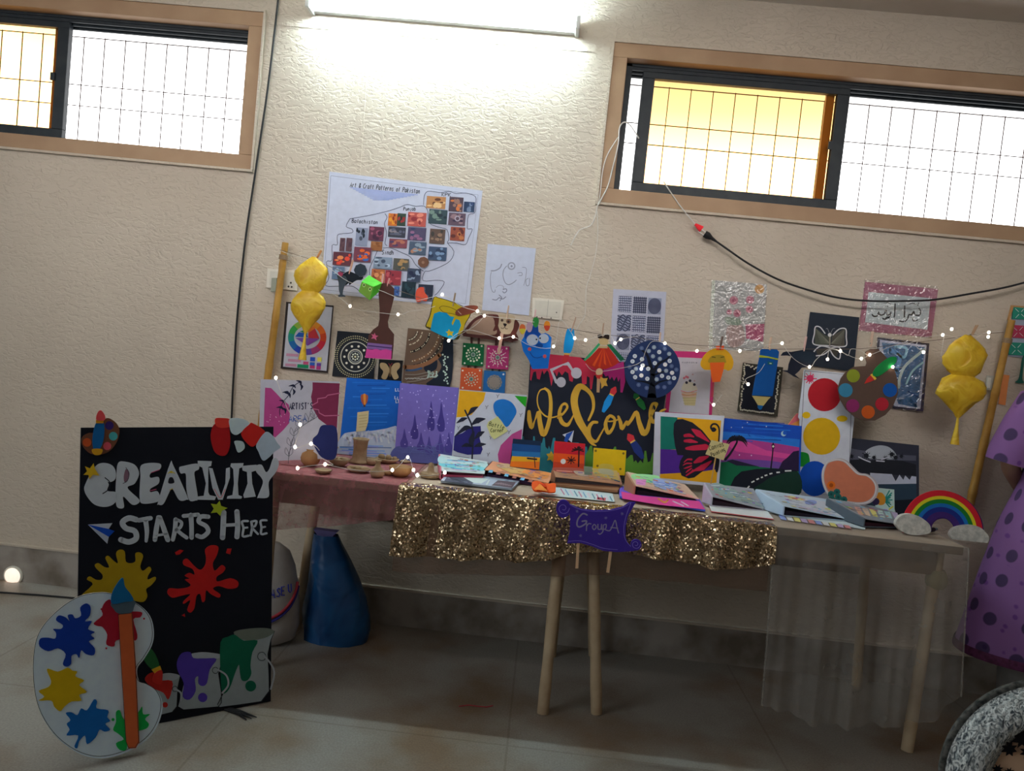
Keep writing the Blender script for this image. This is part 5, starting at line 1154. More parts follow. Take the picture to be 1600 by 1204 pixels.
# --- lanterns
M_ORG = None
def organza():
    m, t, b = principled('yellow_organza'); tcn = N('ShaderNodeTexCoord', t); n2 = N('ShaderNodeTexNoise', t); n2.inputs['Scale'].default_value = 16; n2.inputs['Distortion'].default_value = 1.5
    t.links.new(tcn.outputs['Object'], n2.inputs[0]); c = ramp(t, n2.outputs[0], [(.35, (.74, .42, .012)), (.6, (.88, .60, .04))]); t.links.new(c.outputs[0], b.inputs['Base Color'])
    bp = N('ShaderNodeBump', t); bp.inputs['Strength'].default_value = .8; bp.inputs['Distance'].default_value = .01; t.links.new(n2.outputs[0], bp.inputs['Height']); t.links.new(bp.outputs[0], b.inputs['Normal'])
    b.inputs['Roughness'].default_value = .4; b.inputs['Alpha'].default_value = .93; return m
M_ORG = organza()
def lantern(label, cx, top, mid, bot, end, w1, w2, slant):
    T = aty(cx, top, YL); k = (CAM-T).length/FPX
    f_ = lambda px, py: aty(px, py, YL-.05)
    X = lambda py: cx+slant*(py-top)
    root = empty('paper_lantern', f_(X(bot), bot)); tag(root, label, 'lantern', 'yellow organza lanterns on the string')
    def blob(y0, y1, w, nm, prof):
        mb = MB(); vs = []; n = 22; rr = random.Random(int(y0)); L = len(prof)
        for i, pr in enumerate(prof):
            c = f_(X(y0+(y1-y0)*i/(L-1)), y0+(y1-y0)*i/(L-1))
            for j in range(n):
                a = 2*pi*j/n; q = pr*w*k*(1+.09*sin(3*a+i*1.1)+.13*rr.random()); vs.append(c+Vector((q*cos(a), q*sin(a)*.42, .004*rr.random())))
        fs = [(i*n+j, i*n+(j+1) % n, (i+1)*n+(j+1) % n, (i+1)*n+j) for i in range(L-1) for j in range(n)]
        mb.add(vs, fs, M_ORG, True); mb.add(vs[:n], [tuple(range(n))], M_ORG); mb.add(vs[-n:], [tuple(range(n-1, -1, -1))], M_ORG); return sub(nm, mb, root)
    blob(top, mid, w1, 'upper_bulb', [.15, .55, .85, 1, 1.02, .95, .8, .45]); blob(mid-4, bot, w2, 'lower_bulb', [.42, .85, 1, 1.03, .98, .75, .5, .25, .08])
    mb = MB(); mb.tube([f_(X(bot-2), bot-2), f_(X(bot+12), bot+12), f_(X((bot+end)/2), (bot+end)/2), f_(X(end), end)], [.004, .006, .009, .017], M_ORG, 10); sub('tassel', mb, root)
lantern('crinkled yellow organza lantern hanging by the left pole over the colour wheel', 490, 402, 458, 521, 562, 22, 23, -.11)
lantern('crinkled yellow organza lantern hanging alone by the right pole', 1512, 524, 590, 653, 694, 25, 28, -.12)
pin(492, 'the left yellow lantern', 20, 'A87850', 25, -2); pin(1517, 'the right yellow lantern', 20, '8A7058', 20)

# --- crow
A = Art('paper_crow', 'black and grey paper crow with a pink beak, hanging over the map poster', 'cutout', PL_(), ZBIRD, k=KD)
A.slab([(400,345),(470,320),(560,345),(640,385),(700,430),(770,430),(740,495),(640,505),(560,550),(480,605),(470,560),(400,610),(330,540),(330,420)], '161D26', .003, True)
A.part('body', 'dark grey paper body'); A.slab([(225,400),(300,380),(400,420),(450,520),(380,620),(350,720),(340,800),(395,825),(400,850),(260,850),(245,825),(290,800),(265,700),(260,560)], '38424C', .004)
A.part('beak', 'pink beak', 'body'); A.slab([(240,345),(300,325),(350,350),(335,410),(280,420)], '8A3450', .003, True); A.stroke([(270,300),(320,335),(390,345)], 10, '1C2026'); A.done()
pin(546, 'the paper crow', 22, 'B08A78', 10, -4)
# --- frog
c = aty(581, 451, YL-.012)
root = empty('frog_cube', c+Vector((0, 0, -.05))); tag(root, 'green origami frog face folded as a small cube, beside the paper crow', 'origami')
GA = Art('x', 'x', 'x', PL_(.050), ZBIRD, k=KD); GB = Art('x', 'x', 'x', PL_(.015), ZBIRD, k=KD)
fr = [(735,530),(990,640),(905,925),(670,740)]; bk = [(890,395),(1165,560),(1100,750),(830,700)]
mb = MB(); F_ = [GA.P(p) for p in fr]; B_ = [GB.P(p) for p in bk]; gm = paint('3E8A26', KD); g2 = paint('55762C', KD)
mb.add(F_+B_, [(0,1,2,3),(7,6,5,4),(0,4,5,1),(1,5,6,2),(2,6,7,3),(3,7,4,0)], gm); sub('paper_body', mb, root, bev=.001)
for q in ([(745,548),(978,650),(895,905),(685,738)],):
    mb = MB(); mb.add([GA.P(p, .001) for p in q], [(0,1,2,3)], g2); sub('face', mb, root, 'olive green frog face')
for ex, ey in ((785,605),(912,690)):
    mb = MB(); n = 14
    mb.add([GA.P((ex+34*cos(2*pi*i/n), ey+46*sin(2*pi*i/n)), .0016) for i in range(n)], [tuple(range(n))], paint('7C9A58', KD)); mb.add([GA.P((ex+15*cos(2*pi*i/n), ey+22*sin(2*pi*i/n)), .002) for i in range(n)], [tuple(range(n))], paint('101810', KD)); sub('eye', mb, root)
pin(597, 'the green frog cube', 18, 'B08A88', 0, -2)
# --- big paintbrush
A = Art('paintbrush_cutout', 'big brown paper paintbrush with purple band and pink bristles', 'cutout', PL_(.004), ZLEFT, k=KD)
A.slab([(890,395),(925,380),(965,385),(1000,420),(1000,480),(975,580),(955,660),(960,700),(1000,750),(995,840),(985,930),(792,920),(810,850),(815,760),(850,715),(885,690),(895,640),(895,560),(888,460)], '4A2F2A', .004)
A.part('ferrule', 'purple band'); A.slab([(808,810),(985,828),(982,868),(802,855)], '7A5C98', .002); A.stroke([(812,832),(983,850)], 8, '3A2A5C')
A.part('bristles', 'pink bristles'); A.slab([(800,856),(840,862),(870,856),(900,866),(940,858),(982,870),(978,932),(790,920)], 'C0408C', .002)
A.part('star', 'pink star'); A.poly([(858,738),(866,758),(885,762),(868,774),(872,795),(855,780),(832,782),(845,766),(834,748),(852,754)], 'B85878'); A.done()
pin(604, 'the big paintbrush cutout', 20, 'A87878', 8, 4)
# --- paint tub
A = Art('paint_tub_cutout', 'yellow paper paint tub spilling blue paint, with a star and brown brush tip', 'cutout', PL_(), ZMID, k=KD)
A.slab([(345,150),(400,150),(560,200),(690,270),(690,320),(650,390),(600,500),(560,545),(430,515),(310,450),(272,425),(275,395),(310,310)], '3A3414', .003, True)
A.part('tub', 'yellow tub'); A.poly([(348,158),(398,156),(558,207),(683,275),(682,318),(643,388),(595,490),(430,470),(300,425),(281,420),(283,397),(318,312)], 'A89418', True)
A.stroke([(400,245),(430,228),(500,240),(570,275),(600,310)], 5, '4A4010'); A.stroke([(400,245),(440,285),(520,300),(580,320)], 5, '4A4010')
A.part('paint', 'blue spilling paint'); A.poly([(315,455),(330,380),(350,300),(400,280),(470,295),(500,325),(540,330),(515,390),(525,410),(555,350),(590,360),(605,410),(580,470),(565,520),(535,543),(430,510)], '0A84B0', False)
A.part('star', 'yellow star'); A.poly([(490,445),(505,468),(535,468),(520,490),(530,512),(498,500),(475,512),(480,488),(460,470),(482,465)], 'B09C20')
A.part('brush_tip', 'brown brush tip'); A.slab([(550,290),(575,258),(640,230),(720,222),(765,238),(720,290),(650,310),(590,322),(560,312)], '6E3A2C', .003, True); A.stroke([(575,275),(605,305)], 7, 'A89080'); A.done()
pin(708, 'the yellow paint tub', 20, '7A6A58', 5, -2)
# --- puppy
A = Art('puppy_stick_puppet', 'paper puppy face with brown ears on a craft stick, by the arch hanging', 'puppet', PL_(), ZMID, k=KD)
A.slab([(958,310),(1100,320),(1110,380),(1095,450),(1060,490),(990,485),(958,430),(950,370)], 'A89880', .003, True)
for q in ([(905,320),(955,318),(958,380),(940,450),(905,460),(925,400)], [(1110,360),(1135,370),(1152,410),(1130,470),(1105,510),(1070,490),(1095,440)]):
    A.part('ear', 'brown paper ear'); A.off = .0032; A.slab(q, '4E2824', .002, True)
A.part('face'); A.off = .0032; A.disc((990,362), 13, '4A3A34'); A.disc((1052,372), 24, '7A5A48'); A.disc((1050,375), 12, '3A2A28'); A.poly([(1000,392),(1035,398),(1016,422)], '1C1416', True)
A.stroke([(980,432),(1000,440),(1016,420)], 5, '3A2A28'); A.stroke([(1016,420),(1022,440),(1042,442)], 5, '3A2A28')
A.part('stick'); A.off = -.003; A.slab([(975,480),(1005,482),(970,680),(944,676)], 'A8887C', .003); A.done()
pin(792, 'the puppy puppet', 20, 'A08A78', 3, -3)
# --- monster hand
A = Art('monster_hand_cutout', 'blue paper hand monster with googly eyes and fruit-coloured fingertips', 'cutout', PL_(.006), ZW1, k=KD)
A.slab([(85,320),(110,280),(125,250),(150,240),(165,180),(190,200),(200,150),(245,160),(250,230),(275,250),(315,240),(345,255),(372,285),(360,420),(340,575),(190,580),(160,500),(105,410)], '0A5CB0', .004)
A.part('fingers', 'darker blue fingers'); A.poly([(115,265),(150,190),(180,215),(195,180),(240,180),(252,235),(275,255),(262,280),(200,250),(140,300)], '083C88', True)
for cx, cy, c1, c2, nm in ((97,205,'B05A30','A8A030','orange and lime'),(163,185,'9A8090','9A8090','pale mauve'),(222,140,'2A7838','2A7838','green'),(328,175,'C07820','A83A28','yellow and red')):
    A.part('fingertip', nm+' fingertip', 'fingers'); A.off = .0045; A.slab([(cx-20,cy-35),(cx,cy-48),(cx+24,cy-35),(cx+30,cy),(cx+15,cy+42),(cx-10,cy+45),(cx-28,cy+5)], c1, .003, True)
    if c1 != c2: A.poly([(cx-26,cy),(cx+28,cy),(cx+14,cy+40),(cx-8,cy+42)], c2, True)
for cx, cy, rx in ((192,305,56),(298,293,48)):
    A.part('eye', 'grey-white googly eye'); A.off = .0045; A.slab([(cx+rx*cos(2*pi*i/20), cy+rx*.92*sin(2*pi*i/20)) for i in range(20)], '98A4B4', .003)
    A.disc((cx+(38 if cx < 250 else -34), cy-3), 8, '101018')
A.part('face_marks'); A.off = .0047; A.disc((258,360), 34, '083C80', ry=22); A.disc((165,392), 18, 'A8484C', n=8); A.disc((308,460), 18, 'A8484C', n=8)
A.stroke([(170,425),(200,465),(240,475),(285,462)], 6, '08286C'); A.done()
pin(835, 'the blue monster hand', 20, 'A88888', 0, -4)
# --- hanging brush + note
A = Art('small_brush_cutout', 'slim blue paper brush with a red tip on the string', 'cutout', PL_(), ZW1, k=KD)
A.slab([(515,215),(545,198),(582,210),(585,300),(570,380),(545,430),(500,430),(485,415),(490,330)], '0A78B8', .003, True)
A.part('ferrule', 'yellow band'); A.slab([(495,428),(542,432),(540,448),(492,444)], 'B89C48', .002)
A.part('tip', 'red tip'); A.slab([(490,445),(540,448),(530,490),(485,545),(470,500)], 'A82A34', .003); A.done()
pin(893, 'the slim blue brush', 22, '8A7464', 12)
A = Art('music_note_cutout', 'pale grey paper music note in front of the Welcome board', 'cutout', PL_(.012), ZW1, k=KD)
A.slab([(355,580),(400,562),(530,512),(545,530),(580,590),(560,600),(520,545),(480,545),(382,598),(430,700),(425,720),(405,710)], 'A8A8B4', .003)
A.part('note_head'); A.slab([(462+44*cos(2*pi*i/20), 703+48*sin(2*pi*i/20)) for i in range(20)], 'A8A8B4', .003)
A.part('note_head'); A.off = .0033; A.slab([(605+50*cos(2*pi*i/20), 617+52*sin(2*pi*i/20)) for i in range(20)], 'A8A8B4', .003); A.done()
# --- doll
A = Art('paper_doll', 'paper doll in a red pleated dress and green cape with a black bow', 'puppet', PL_(.004), ZW1, k=KD)
A.part('head'); A.slab([(822,290),(850,280),(890,285),(905,310),(895,350),(835,350),(818,320)], 'A8946C', .006, True)
A.part('hair_bow', 'black hair bow', 'head'); A.slab([(805,262),(835,258),(855,275),(880,255),(912,262),(910,300),(880,292),(855,285),(830,292),(808,285)], '241A18', .003, True)
A.part('cape', 'green cape'); A.off = 0; A.slab([(815,335),(830,350),(700,505),(672,495)], '2E9060', .004); A.slab([(890,350),(930,345),(1060,490),(1020,505)], '0E5438', .004)
A.part('dress', 'red pleated dress'); A.off = .0045; A.slab([(830,365),(900,365),(960,440),(1010,515),(950,555),(880,580),(800,580),(730,550),(680,510),(740,460)], 'A0281C', .005)
for i in range(5): A.poly([(865,372),(790-i*18+i*i*2+30,570-i*8),(815+i*20-i*3,578)] if i == 0 else [(862,370),(700+i*55,530+12*(i % 3)),(722+i*55,545+10*(i % 3))], ('B83A18','C0481C')[i % 2])
A.part('collar', 'cream collar', 'dress'); A.slab([(818,362),(900,365),(898,385),(820,382)], 'A8946C', .002); A.done()
pin(941, 'the paper doll', 22, '8A7464', 0, 2)
A = Art('star_stick', 'small craft stick with a red tie and gold star on the Welcome board', 'cutout', PL_(.02), ZW1, k=KD)
A.slab([(800,640),(832,640),(822,800),(795,798)], 'A88868', .003)
A.part('tie', 'red and cream tie'); A.slab([(790,590),(825,575),(850,600),(845,665),(805,668),(788,640)], 'A82A28', .003, True); A.slab([(792,590),(822,572),(850,590),(845,628),(795,632)], 'B8A080', .001, True)
A.part('star', 'gold star'); A.slab([(832,650),(862,668),(900,665),(885,700),(900,740),(868,735),(840,765),(838,720),(828,690)], 'B8903C', .003); A.done()
# --- button tree disc
A = Art('button_tree_disc', 'round navy disc with a black tree and pale button leaves', 'wall art', PL_(.008), ZW1, k=.42)
cx, cy = 1318, 582
A.slab([(cx+262*cos(2*pi*i/48), cy+272*sin(2*pi*i/48)) for i in range(48)], '1E2E54', .005)
A.part('tree', 'black painted tree')
A.stroke([(1315,850),(1318,740),(1322,640),(1300,540),(1265,440),(1200,390)], [90,56,44,34,24,10], '0C121E')
for p, w in (([(1320,640),(1370,540),(1450,490),(1500,440)],[36,26,16,8]), ([(1315,720),(1250,700),(1160,690)],[30,18,8]), ([(1325,740),(1390,700),(1480,680)],[30,18,8]), ([(1300,560),(1230,550),(1150,530)],[24,14,6]), ([(1330,640),(1400,610),(1480,600)],[22,14,6])): A.stroke(p, w, '0C121E', keep=True)
A.off += STEP
for i, (x, y, v) in enumerate(((1155,458,2),(1133,507,2),(1222,487,2),(1286,410,1),(1335,375,1),(1218,383,0),(1325,460,1),(1384,420,2),(1435,390,0),(1478,437,1),(1390,483,1),(1343,524,2),(1440,537,3),(1482,503,2),(1500,552,0),(1105,560,0),(1133,607,2),(1165,577,1),(1228,545,2),(1280,577,2),(1158,656,2),(1216,640,3),(1272,671,2),(1385,592,3),(1449,596,1),(1505,615,3),(1410,644,2),(1360,676,1),(1470,660,2),(1523,664,2),(1190,728,0),(1266,757,0),(1370,748,0),(1433,750,0),(1482,708,0),(1545,585,0))):
    A.part('button'); A.off = .0052; c_ = ('48587C','7C8A9C','B4BCC8','E0E4EA')[v]; A.slab([(x+20*cos(2*pi*j/12), y+20*sin(2*pi*j/12)) for j in range(12)], c_, .003); A.disc((x,y), 9, ('5A6A8A','90A0A8','98A4B4','F0F0F4')[v], n=8)
A.done(); pin(1030, 'the round button tree', 20, 'A08878', 0, 4)
# --- duck
A = Art('duck_cutout', 'yellow paper duck face with an orange bill below the string', 'cutout', PL_(), ZCAKE, k=KD)
A.slab([(385,490),(410,410),(470,345),(550,310),(640,315),(710,370),(748,450),(735,530),(690,560),(650,545),(480,550),(420,540)], 'B08418', .003, True)
A.part('face'); A.poly([(480,470),(495,410),(560,385),(640,390),(660,430),(655,475)], '8A7420', True); A.stroke([(515,405),(550,412)], 8, '3A3014'); A.stroke([(610,412),(645,405)], 8, '3A3014')
A.part('bill', 'orange bill'); A.slab([(490,470),(650,465),(635,560),(600,680),(515,685),(500,580)], 'C8501C', .004)
A.part('tuft', 'orange tuft'); A.off = 0; A.slab([(555,285),(645,282),(640,330),(560,330)], 'B8441C', .004)
A.part('tail_string', 'dark red tail strip'); A.off = 0; A.slab([(515,690),(538,690),(525,850),(500,850)], '8A3040', .002); A.done()
pin(1125, 'the yellow duck face', 20, '4A3A34', 5, 1)
# --- pencil
A = Art('pencil_cutout', 'fat blue paper pencil pointing down, over the beaded picture', 'cutout', PL_(.004), ZCAKE, k=KD)
A.slab([(1045,330),(1070,318),(1140,322),(1150,335),(1170,322),(1230,325),(1252,350),(1245,420),(1180,840),(955,830),(1020,480),(1038,400)], '08407C', .004)
A.part('wood_cone', 'tan sharpened wood'); A.off = 0; A.slab([(955,835),(1160,850),(1130,880),(1080,945),(1020,938),(985,880)], '9A8C58', .004)
A.part('lead', 'blue lead'); A.off = .0042; A.slab([(1018,938),(1078,945),(1060,985),(1040,990),(1018,970)], '0C4C80', .002)
A.part('band', 'olive band'); A.off = .0045; A.slab([(1040,385),(1120,398),(1245,425),(1240,440),(1130,415),(1035,412)], '8A9424', .002); A.part('sticker'); A.poly([(1130,455),(1190,460),(1188,495),(1128,490)], '104C58'); A.poly([(1150,472),(1175,475),(1172,485),(1148,482)], 'A0B8A0'); A.done()
pin(1201, 'the blue pencil cutout', 20, 'A08A78', 5, -1)
# --- second bird
A = Art('paper_crow', 'black paper crow hanging between the blue pencil and the beaded butterfly', 'cutout', PL_(), ZHAT, k=KD)
A.slab([(260,475),(310,405),(380,385),(480,395),(620,370),(740,350),(900,360),(990,420),(1000,520),(930,620),(900,740),(800,720),(700,725),(640,800),(560,870),(665,960),(540,910),(400,820),(260,780),(410,780),(430,650),(490,490),(400,470)], '141824', .003)
A.part('wing', 'black paper wing'); A.slab([(500,480),(600,400),(800,380),(960,430),(960,560),(880,625),(700,600),(580,560)], '16202C', .003, True); A.done()
pin(1256, 'the second paper crow', 22, 'A88A84', 3)
# --- palette
A = Art('palette_cutout', 'round brown paper palette with paint spots and a green brush', 'cutout', PL_(.01), ZCAL, k=.44)
ZA = A
o_ = [(672,780),(720,752),(790,752),(850,810),(900,870),(950,960),(975,1060),(975,1180),(930,1290),(860,1370),(760,1425),(660,1425),(570,1390),(490,1320),(430,1220),(412,1120),(440,1030),(490,965),(560,920),(675,912),(685,880),(668,830)]
A.slab(o_, '463730', .005)
for x, y, r, c_, nm in ((560,1005,62,'6A7420','olive'),(488,1140,66,'2A6480','teal'),(905,1138,66,'0C4080','blue'),(555,1285,62,'6A204C','magenta'),(830,1270,62,'8A1C28','red'),(700,1345,62,'9A4418','orange')):
    A.part('paint_spot', nm+' paint spot'); A.off = .0052; A.slab([(x+r*cos(2*pi*i/22), y+r*sin(2*pi*i/22)) for i in range(22)], c_, .002)
A.part('brush', 'green brush with red tip'); A.off = .0052; A.slab([(740,995),(770,930),(850,860),(920,825),(965,835),(950,890),(870,960),(790,1010)], '0E6430', .004, True)
A.part('brush_ferrule', 'yellow band', 'brush'); A.off = .0055; A.slab([(720,995),(738,985),(778,1030),(760,1045)], 'B09430', .003)
A.part('brush_tip', 'red tip', 'brush'); A.off = .0055; A.slab([(722,1000),(760,1042),(720,1060),(665,1078),(690,1030)], '9A2824', .003); A.done()
pin(1361, 'the brown palette', 22, 'A08878', 0, -6)

# --- fairy lights
M_WIRE = mottled('clear_wire', (.62, .60, .56), (.75, .72, .68), 30, .3)
M_BULB = emission('warm_bulb', (1.0, .86, .68), 14.0)
def fairy(label, wires, bulbs, yf, r=.0052):
    allp = []; mb = MB()
    for w in wires:
        pts = [aty(p.x, p.y, yf(p.x, p.y)+.0) for p in catmull(w, False, 5)]; mb.tube(pts, .0010, M_WIRE, 5); allp += pts
    root = empty('fairy_lights', min(allp, key=lambda v: v.z)); tag(root, label, 'string lights'); sub('wire', mb, root)
    for bx, by in bulbs:
        c = aty(bx, by, yf(bx, by)-.004); mb = MB(); mb.ball(c, r, M_BULB, 8, 6, (1, 1, 1.25)); sub('bulb', mb, root)
fl = lambda x, y: yl(x)-.022
BL = [(419,631),(477,635),(547,478),(622,491),(691,460),(746,486),(757,493),(701,532),(780,528),(802,526),(865,541),(898,528),(915,531),(961,536),(970,530),(1002,576),(1039,536),(1089,548),(1156,548),(1222,536),(1169,600),(1115,632),(1293,561),(1265,573),(1313,548),(1359,554),(1346,560),(1395,573),(1443,550),(1473,523),(1487,514),(1545,519),(1544,526)]
WR = [[(440,392),(460,400),(480,400),(505,411),(545,440),(590,452),(640,470),(691,462),(720,478),(746,486),(757,493),(800,498),(835,503)], [(518,458),(535,468),(547,478),(560,484),(622,491),(640,486),(665,483),(680,478)],
      [(757,493),(740,510),(701,532),(730,515),(780,528),(802,526),(830,540),(865,541),(875,500),(893,520),(898,528),(915,531),(950,522),(961,536),(970,530),(1000,524)], [(915,568),(930,580),(970,575),(1000,566),(1010,545),(1020,533),(1039,536),(1060,545),(1089,548),(1120,543),(1156,548),(1190,540),(1222,536)],
      [(1105,622),(1115,632),(1128,616)],[(1155,593),(1169,600),(1165,592),(1185,582),(1195,568)],[(1222,536),(1240,560),(1265,573),(1275,562),(1295,545),(1313,548),(1325,555),(1330,545),(1346,548),(1359,554),(1395,540),(1420,536),(1443,528),(1473,523),(1500,527),(1545,519),(1570,517)],
      [(1293,561),(1300,545),(1340,560),(1359,554)],[(1395,573),(1410,574)],[(1443,550),(1430,540)],[(1470,556),(1475,525)]]
fairy('clear-wired fairy lights wound along the string of cut-outs', WR, BL, fl)
# ================================================================== CREATIVITY BOARD, PALETTE, BAGS
ZBD, ZPL = ZF(100,620,4.444), ZF(30,840,3.307)
def plane2(p1, p2, lean):
    d = (p2-p1); d.z = 0; d.normalize(); n = Vector((d.y, -d.x, 0)); 
    if n.y > 0: n = -n
    pl = Plane(0, 0, 0); pl.p = p1; a = radians(lean); pl.n = (n*cos(a)+Vector((0, 0, 1))*sin(a)).normalized(); return pl
fl_, fr_ = horiz(117, 1152, 0), horiz(420, 1093, 0)
PB = plane2(fl_, fr_, 7)
KB = .50
A = Art('creativity_board', 'tall black standing board lettered Creativity Starts Here with paint splats', 'sign board', PB, ZBD, k=KB)
A.slab([(115,212),(1445,205),(1425,2108),(75,2370)], '0C0F18', .014)
A.off = .0145
WT_ = '9CA4B0'
def outl(pts, w, nm='letter', lab=None, col=WT_, z=None):
    A.part(nm, lab); A.off = .0145; A.stroke(pts, w, col, t=.003)
def cut(pts, col=WT_, nm='letter', lab=None, sm=True, t=.003, off=.0145):
    A.part(nm, lab); A.off = off; A.slab(pts, col, t, sm)
# CREATIVITY
cut([(150,600),(180,540),(230,470),(290,458),(340,480),(360,530),(350,575),(310,590),(285,565),(310,605),(300,650),(360,660),(370,700),(340,745),(280,762),(210,745),(160,690),(140,640)], lab='letter C')
A.stroke([(285,560),(320,595),(310,640),(270,670)], 7, '1A1E2A')
cut([(375,460),(420,448),(490,470),(520,530),(490,600),(440,630),(520,710),(510,740),(470,745),(410,690),(415,765),(370,765),(358,700),(362,560)], lab='letter R'); A.poly([(430,500),(450,530),(440,575),(420,590),(415,550)], '6A5060', True); A.stroke([(430,490),(452,530),(440,580),(410,600)], 4, '2A2A38')
cut([(540,470),(660,460),(665,500),(600,530),(600,560),(655,555),(655,600),(600,635),(600,660),(650,655),(660,720),(550,740),(525,700),(530,560)], lab='letter E'); A.stroke([(662,505),(605,525)], 5, 'A04868'); A.stroke([(640,640),(600,650)], 5, 'A04868')
cut([(735,465),(760,480),(855,690),(850,712),(800,715),(755,640),(735,650),(690,740),(655,745),(655,720)], lab='letter A'); A.poly([(728,525),(745,515),(760,530)], 'A89830'); A.stroke([(722,530),(745,515),(770,530)], 5, 'B0A030'); A.stroke([(735,645),(755,635)], 5, 'B0A030'); A.poly([(732,560),(755,560),(765,595),(725,598)], '14161E', True)
cut([(800,490),(830,478),(925,462),(935,500),(905,520),(910,580),(928,700),(910,718),(870,716),(850,640),(845,535),(810,530)], lab='letter T')
cut([(928,442),(1025,445),(1020,478),(1000,485),(1000,560),(1000,660),(1010,680),(1055,690),(1045,714),(925,712),(930,690),(970,685),(985,600),(960,490),(930,475)], lab='letter I', sm=False)
cut([(1005,490),(1030,495),(1060,600),(1090,690),(1120,600),(1125,495),(1150,488),(1150,560),(1100,712),(1070,712),(1030,630)], lab='letter V', sm=False); A.stroke([(1045,640),(1085,700),(1120,640)], 6, 'B07078')
cut([(1160,460),(1245,458),(1240,485),(1215,495),(1205,600),(1210,680),(1235,690),(1230,705),(1130,705),(1135,688),(1170,680),(1180,600),(1175,500),(1155,480)], lab='letter I', sm=False)
cut([(1235,478),(1335,470),(1330,510),(1300,520),(1305,600),(1330,690),(1250,700),(1245,680),(1275,600),(1270,520),(1240,510)], lab='letter T', sm=False)
cut([(1330,480),(1370,470),(1400,520),(1425,500),(1450,430),(1475,425),(1490,460),(1470,520),(1420,590),(1420,690),(1350,700),(1345,690),(1380,600),(1370,560),(1335,520)], lab='letter Y')
# STARTS HERE
for p, w, lab in (([(500,850),(450,840),(405,870),(430,910),(490,930),(500,980),(450,1005),(395,990)],38,'S'), ([(520,855),(600,840)],30,'T'), ([(565,850),(575,930),(570,1000)],[34,30,20],'T'), ([(655,835),(640,920),(630,990)],[30,34,30],'A'), ([(665,835),(695,920),(720,990)],[30,34,34],'A'), ([(640,960),(710,950)],16,'A'),
    ([(775,850),(770,920),(755,990)],[30,30,26],'R'), ([(780,850),(815,870),(805,905),(775,920)],22,'R'), ([(780,920),(815,950),(850,975)],26,'R'), ([(830,825),(930,815)],26,'T'), ([(880,820),(885,900),(885,975)],[34,30,30],'T'), ([(1000,830),(950,830),(935,865),(985,895),(1000,935),(960,970),(925,962)],30,'S'),
    ([(1108,800),(1105,890),(1100,975)],36,'H'), ([(1200,795),(1205,890),(1200,970)],34,'H'), ([(1105,890),(1200,885)],22,'H'),
    ([(1275,860),(1235,865),(1245,910),(1240,965),(1280,962)],15,'E'), ([(1245,908),(1272,905)],13,'E'), ([(1300,865),(1305,910),(1295,960)],15,'R'), ([(1300,865),(1335,860),(1325,895),(1305,905),(1345,950)],14,'R'), ([(1405,855),(1365,860),(1370,905),(1368,950),(1405,945)],14,'E'), ([(1370,905),(1395,900)],13,'E')):
    outl(p, w, lab='stroke of letter '+lab)
# stars, plane, small palette, rope motif
cut([(205,460),(215,500),(245,545),(200,540),(175,570),(170,540),(135,540),(160,515),(145,480),(180,495)], 'B8901C', 'star', 'gold star', False, .002, .018)
cut([(1080,720),(1090,755),(1135,770),(1095,790),(1085,825),(1060,800),(1020,805),(1040,775),(1020,740),(1060,745)], '8A9A24', 'star', 'lime green star', False, .002, .018)
A.part('paper_plane', 'blue and white paper plane'); A.off = .0145; A.slab([(165,885),(335,875),(310,915)], WT_, .002); A.slab([(165,885),(310,915),(350,930),(310,970)], '0C3C98', .002); A.slab([(165,885),(310,970),(300,1018)], '8A94A4', .002)
A.part('small_palette', 'small brown palette with a blue brush'); A.off = .0145
A.slab([(285,150),(345,165),(382,220),(370,300),(320,370),(250,400),(180,390),(130,340),(125,280),(170,250),(220,240)], '5A3828', .004, True)
for x, y, r, c_ in ((315,198,30,'2C1C58'),(342,272,30,'38888C'),(160,315,30,'A04420'),(300,340,28,'A84450')): A.disc((x,y), r, c_)
A.part('small_brush', 'blue brush with coral tip', 'small_palette'); A.off = .019; A.slab([(222,180),(275,178),(275,290),(245,362),(205,362),(198,280)], '0A4C80', .003, True); A.slab([(220,160),(278,158),(272,182),(222,182)], 'B07818', .002); A.slab([(232,110),(255,92),(282,125),(280,160),(225,158)], 'B83C40', .003, True); A.poly([(195,362),(265,362),(255,398),(210,400)], 'A87C18', True)
A.part('rope_motif', 'red and white ribbon bending over the corner'); A.off = .0145
for q, c_ in (([(1030,210),(1060,180),(1130,180),(1150,250),(1150,340),(1125,400),(1080,405),(1040,370),(1018,280)],'8C1418'), ([(1050,150),(1100,145),(1150,155),(1160,200),(1100,215),(1055,200)],'C03028'), ([(1145,160),(1180,145),(1250,155),(1285,185),(1250,225),(1200,262),(1165,250),(1150,210)],'98A8B8'), ([(1285,190),(1310,182),(1395,240),(1360,290),(1310,345),(1260,310),(1230,250)],'9A1C18'), ([(1395,245),(1440,260),(1480,320),(1500,350),(1460,380),(1420,420),(1380,440),(1350,380),(1335,330)],'8C9CAC'), ([(1185,305),(1240,310),(1252,355),(1210,385),(1190,340)],'90A0A4')):
    A.slab(q, c_, .003, True); A.off -= .002
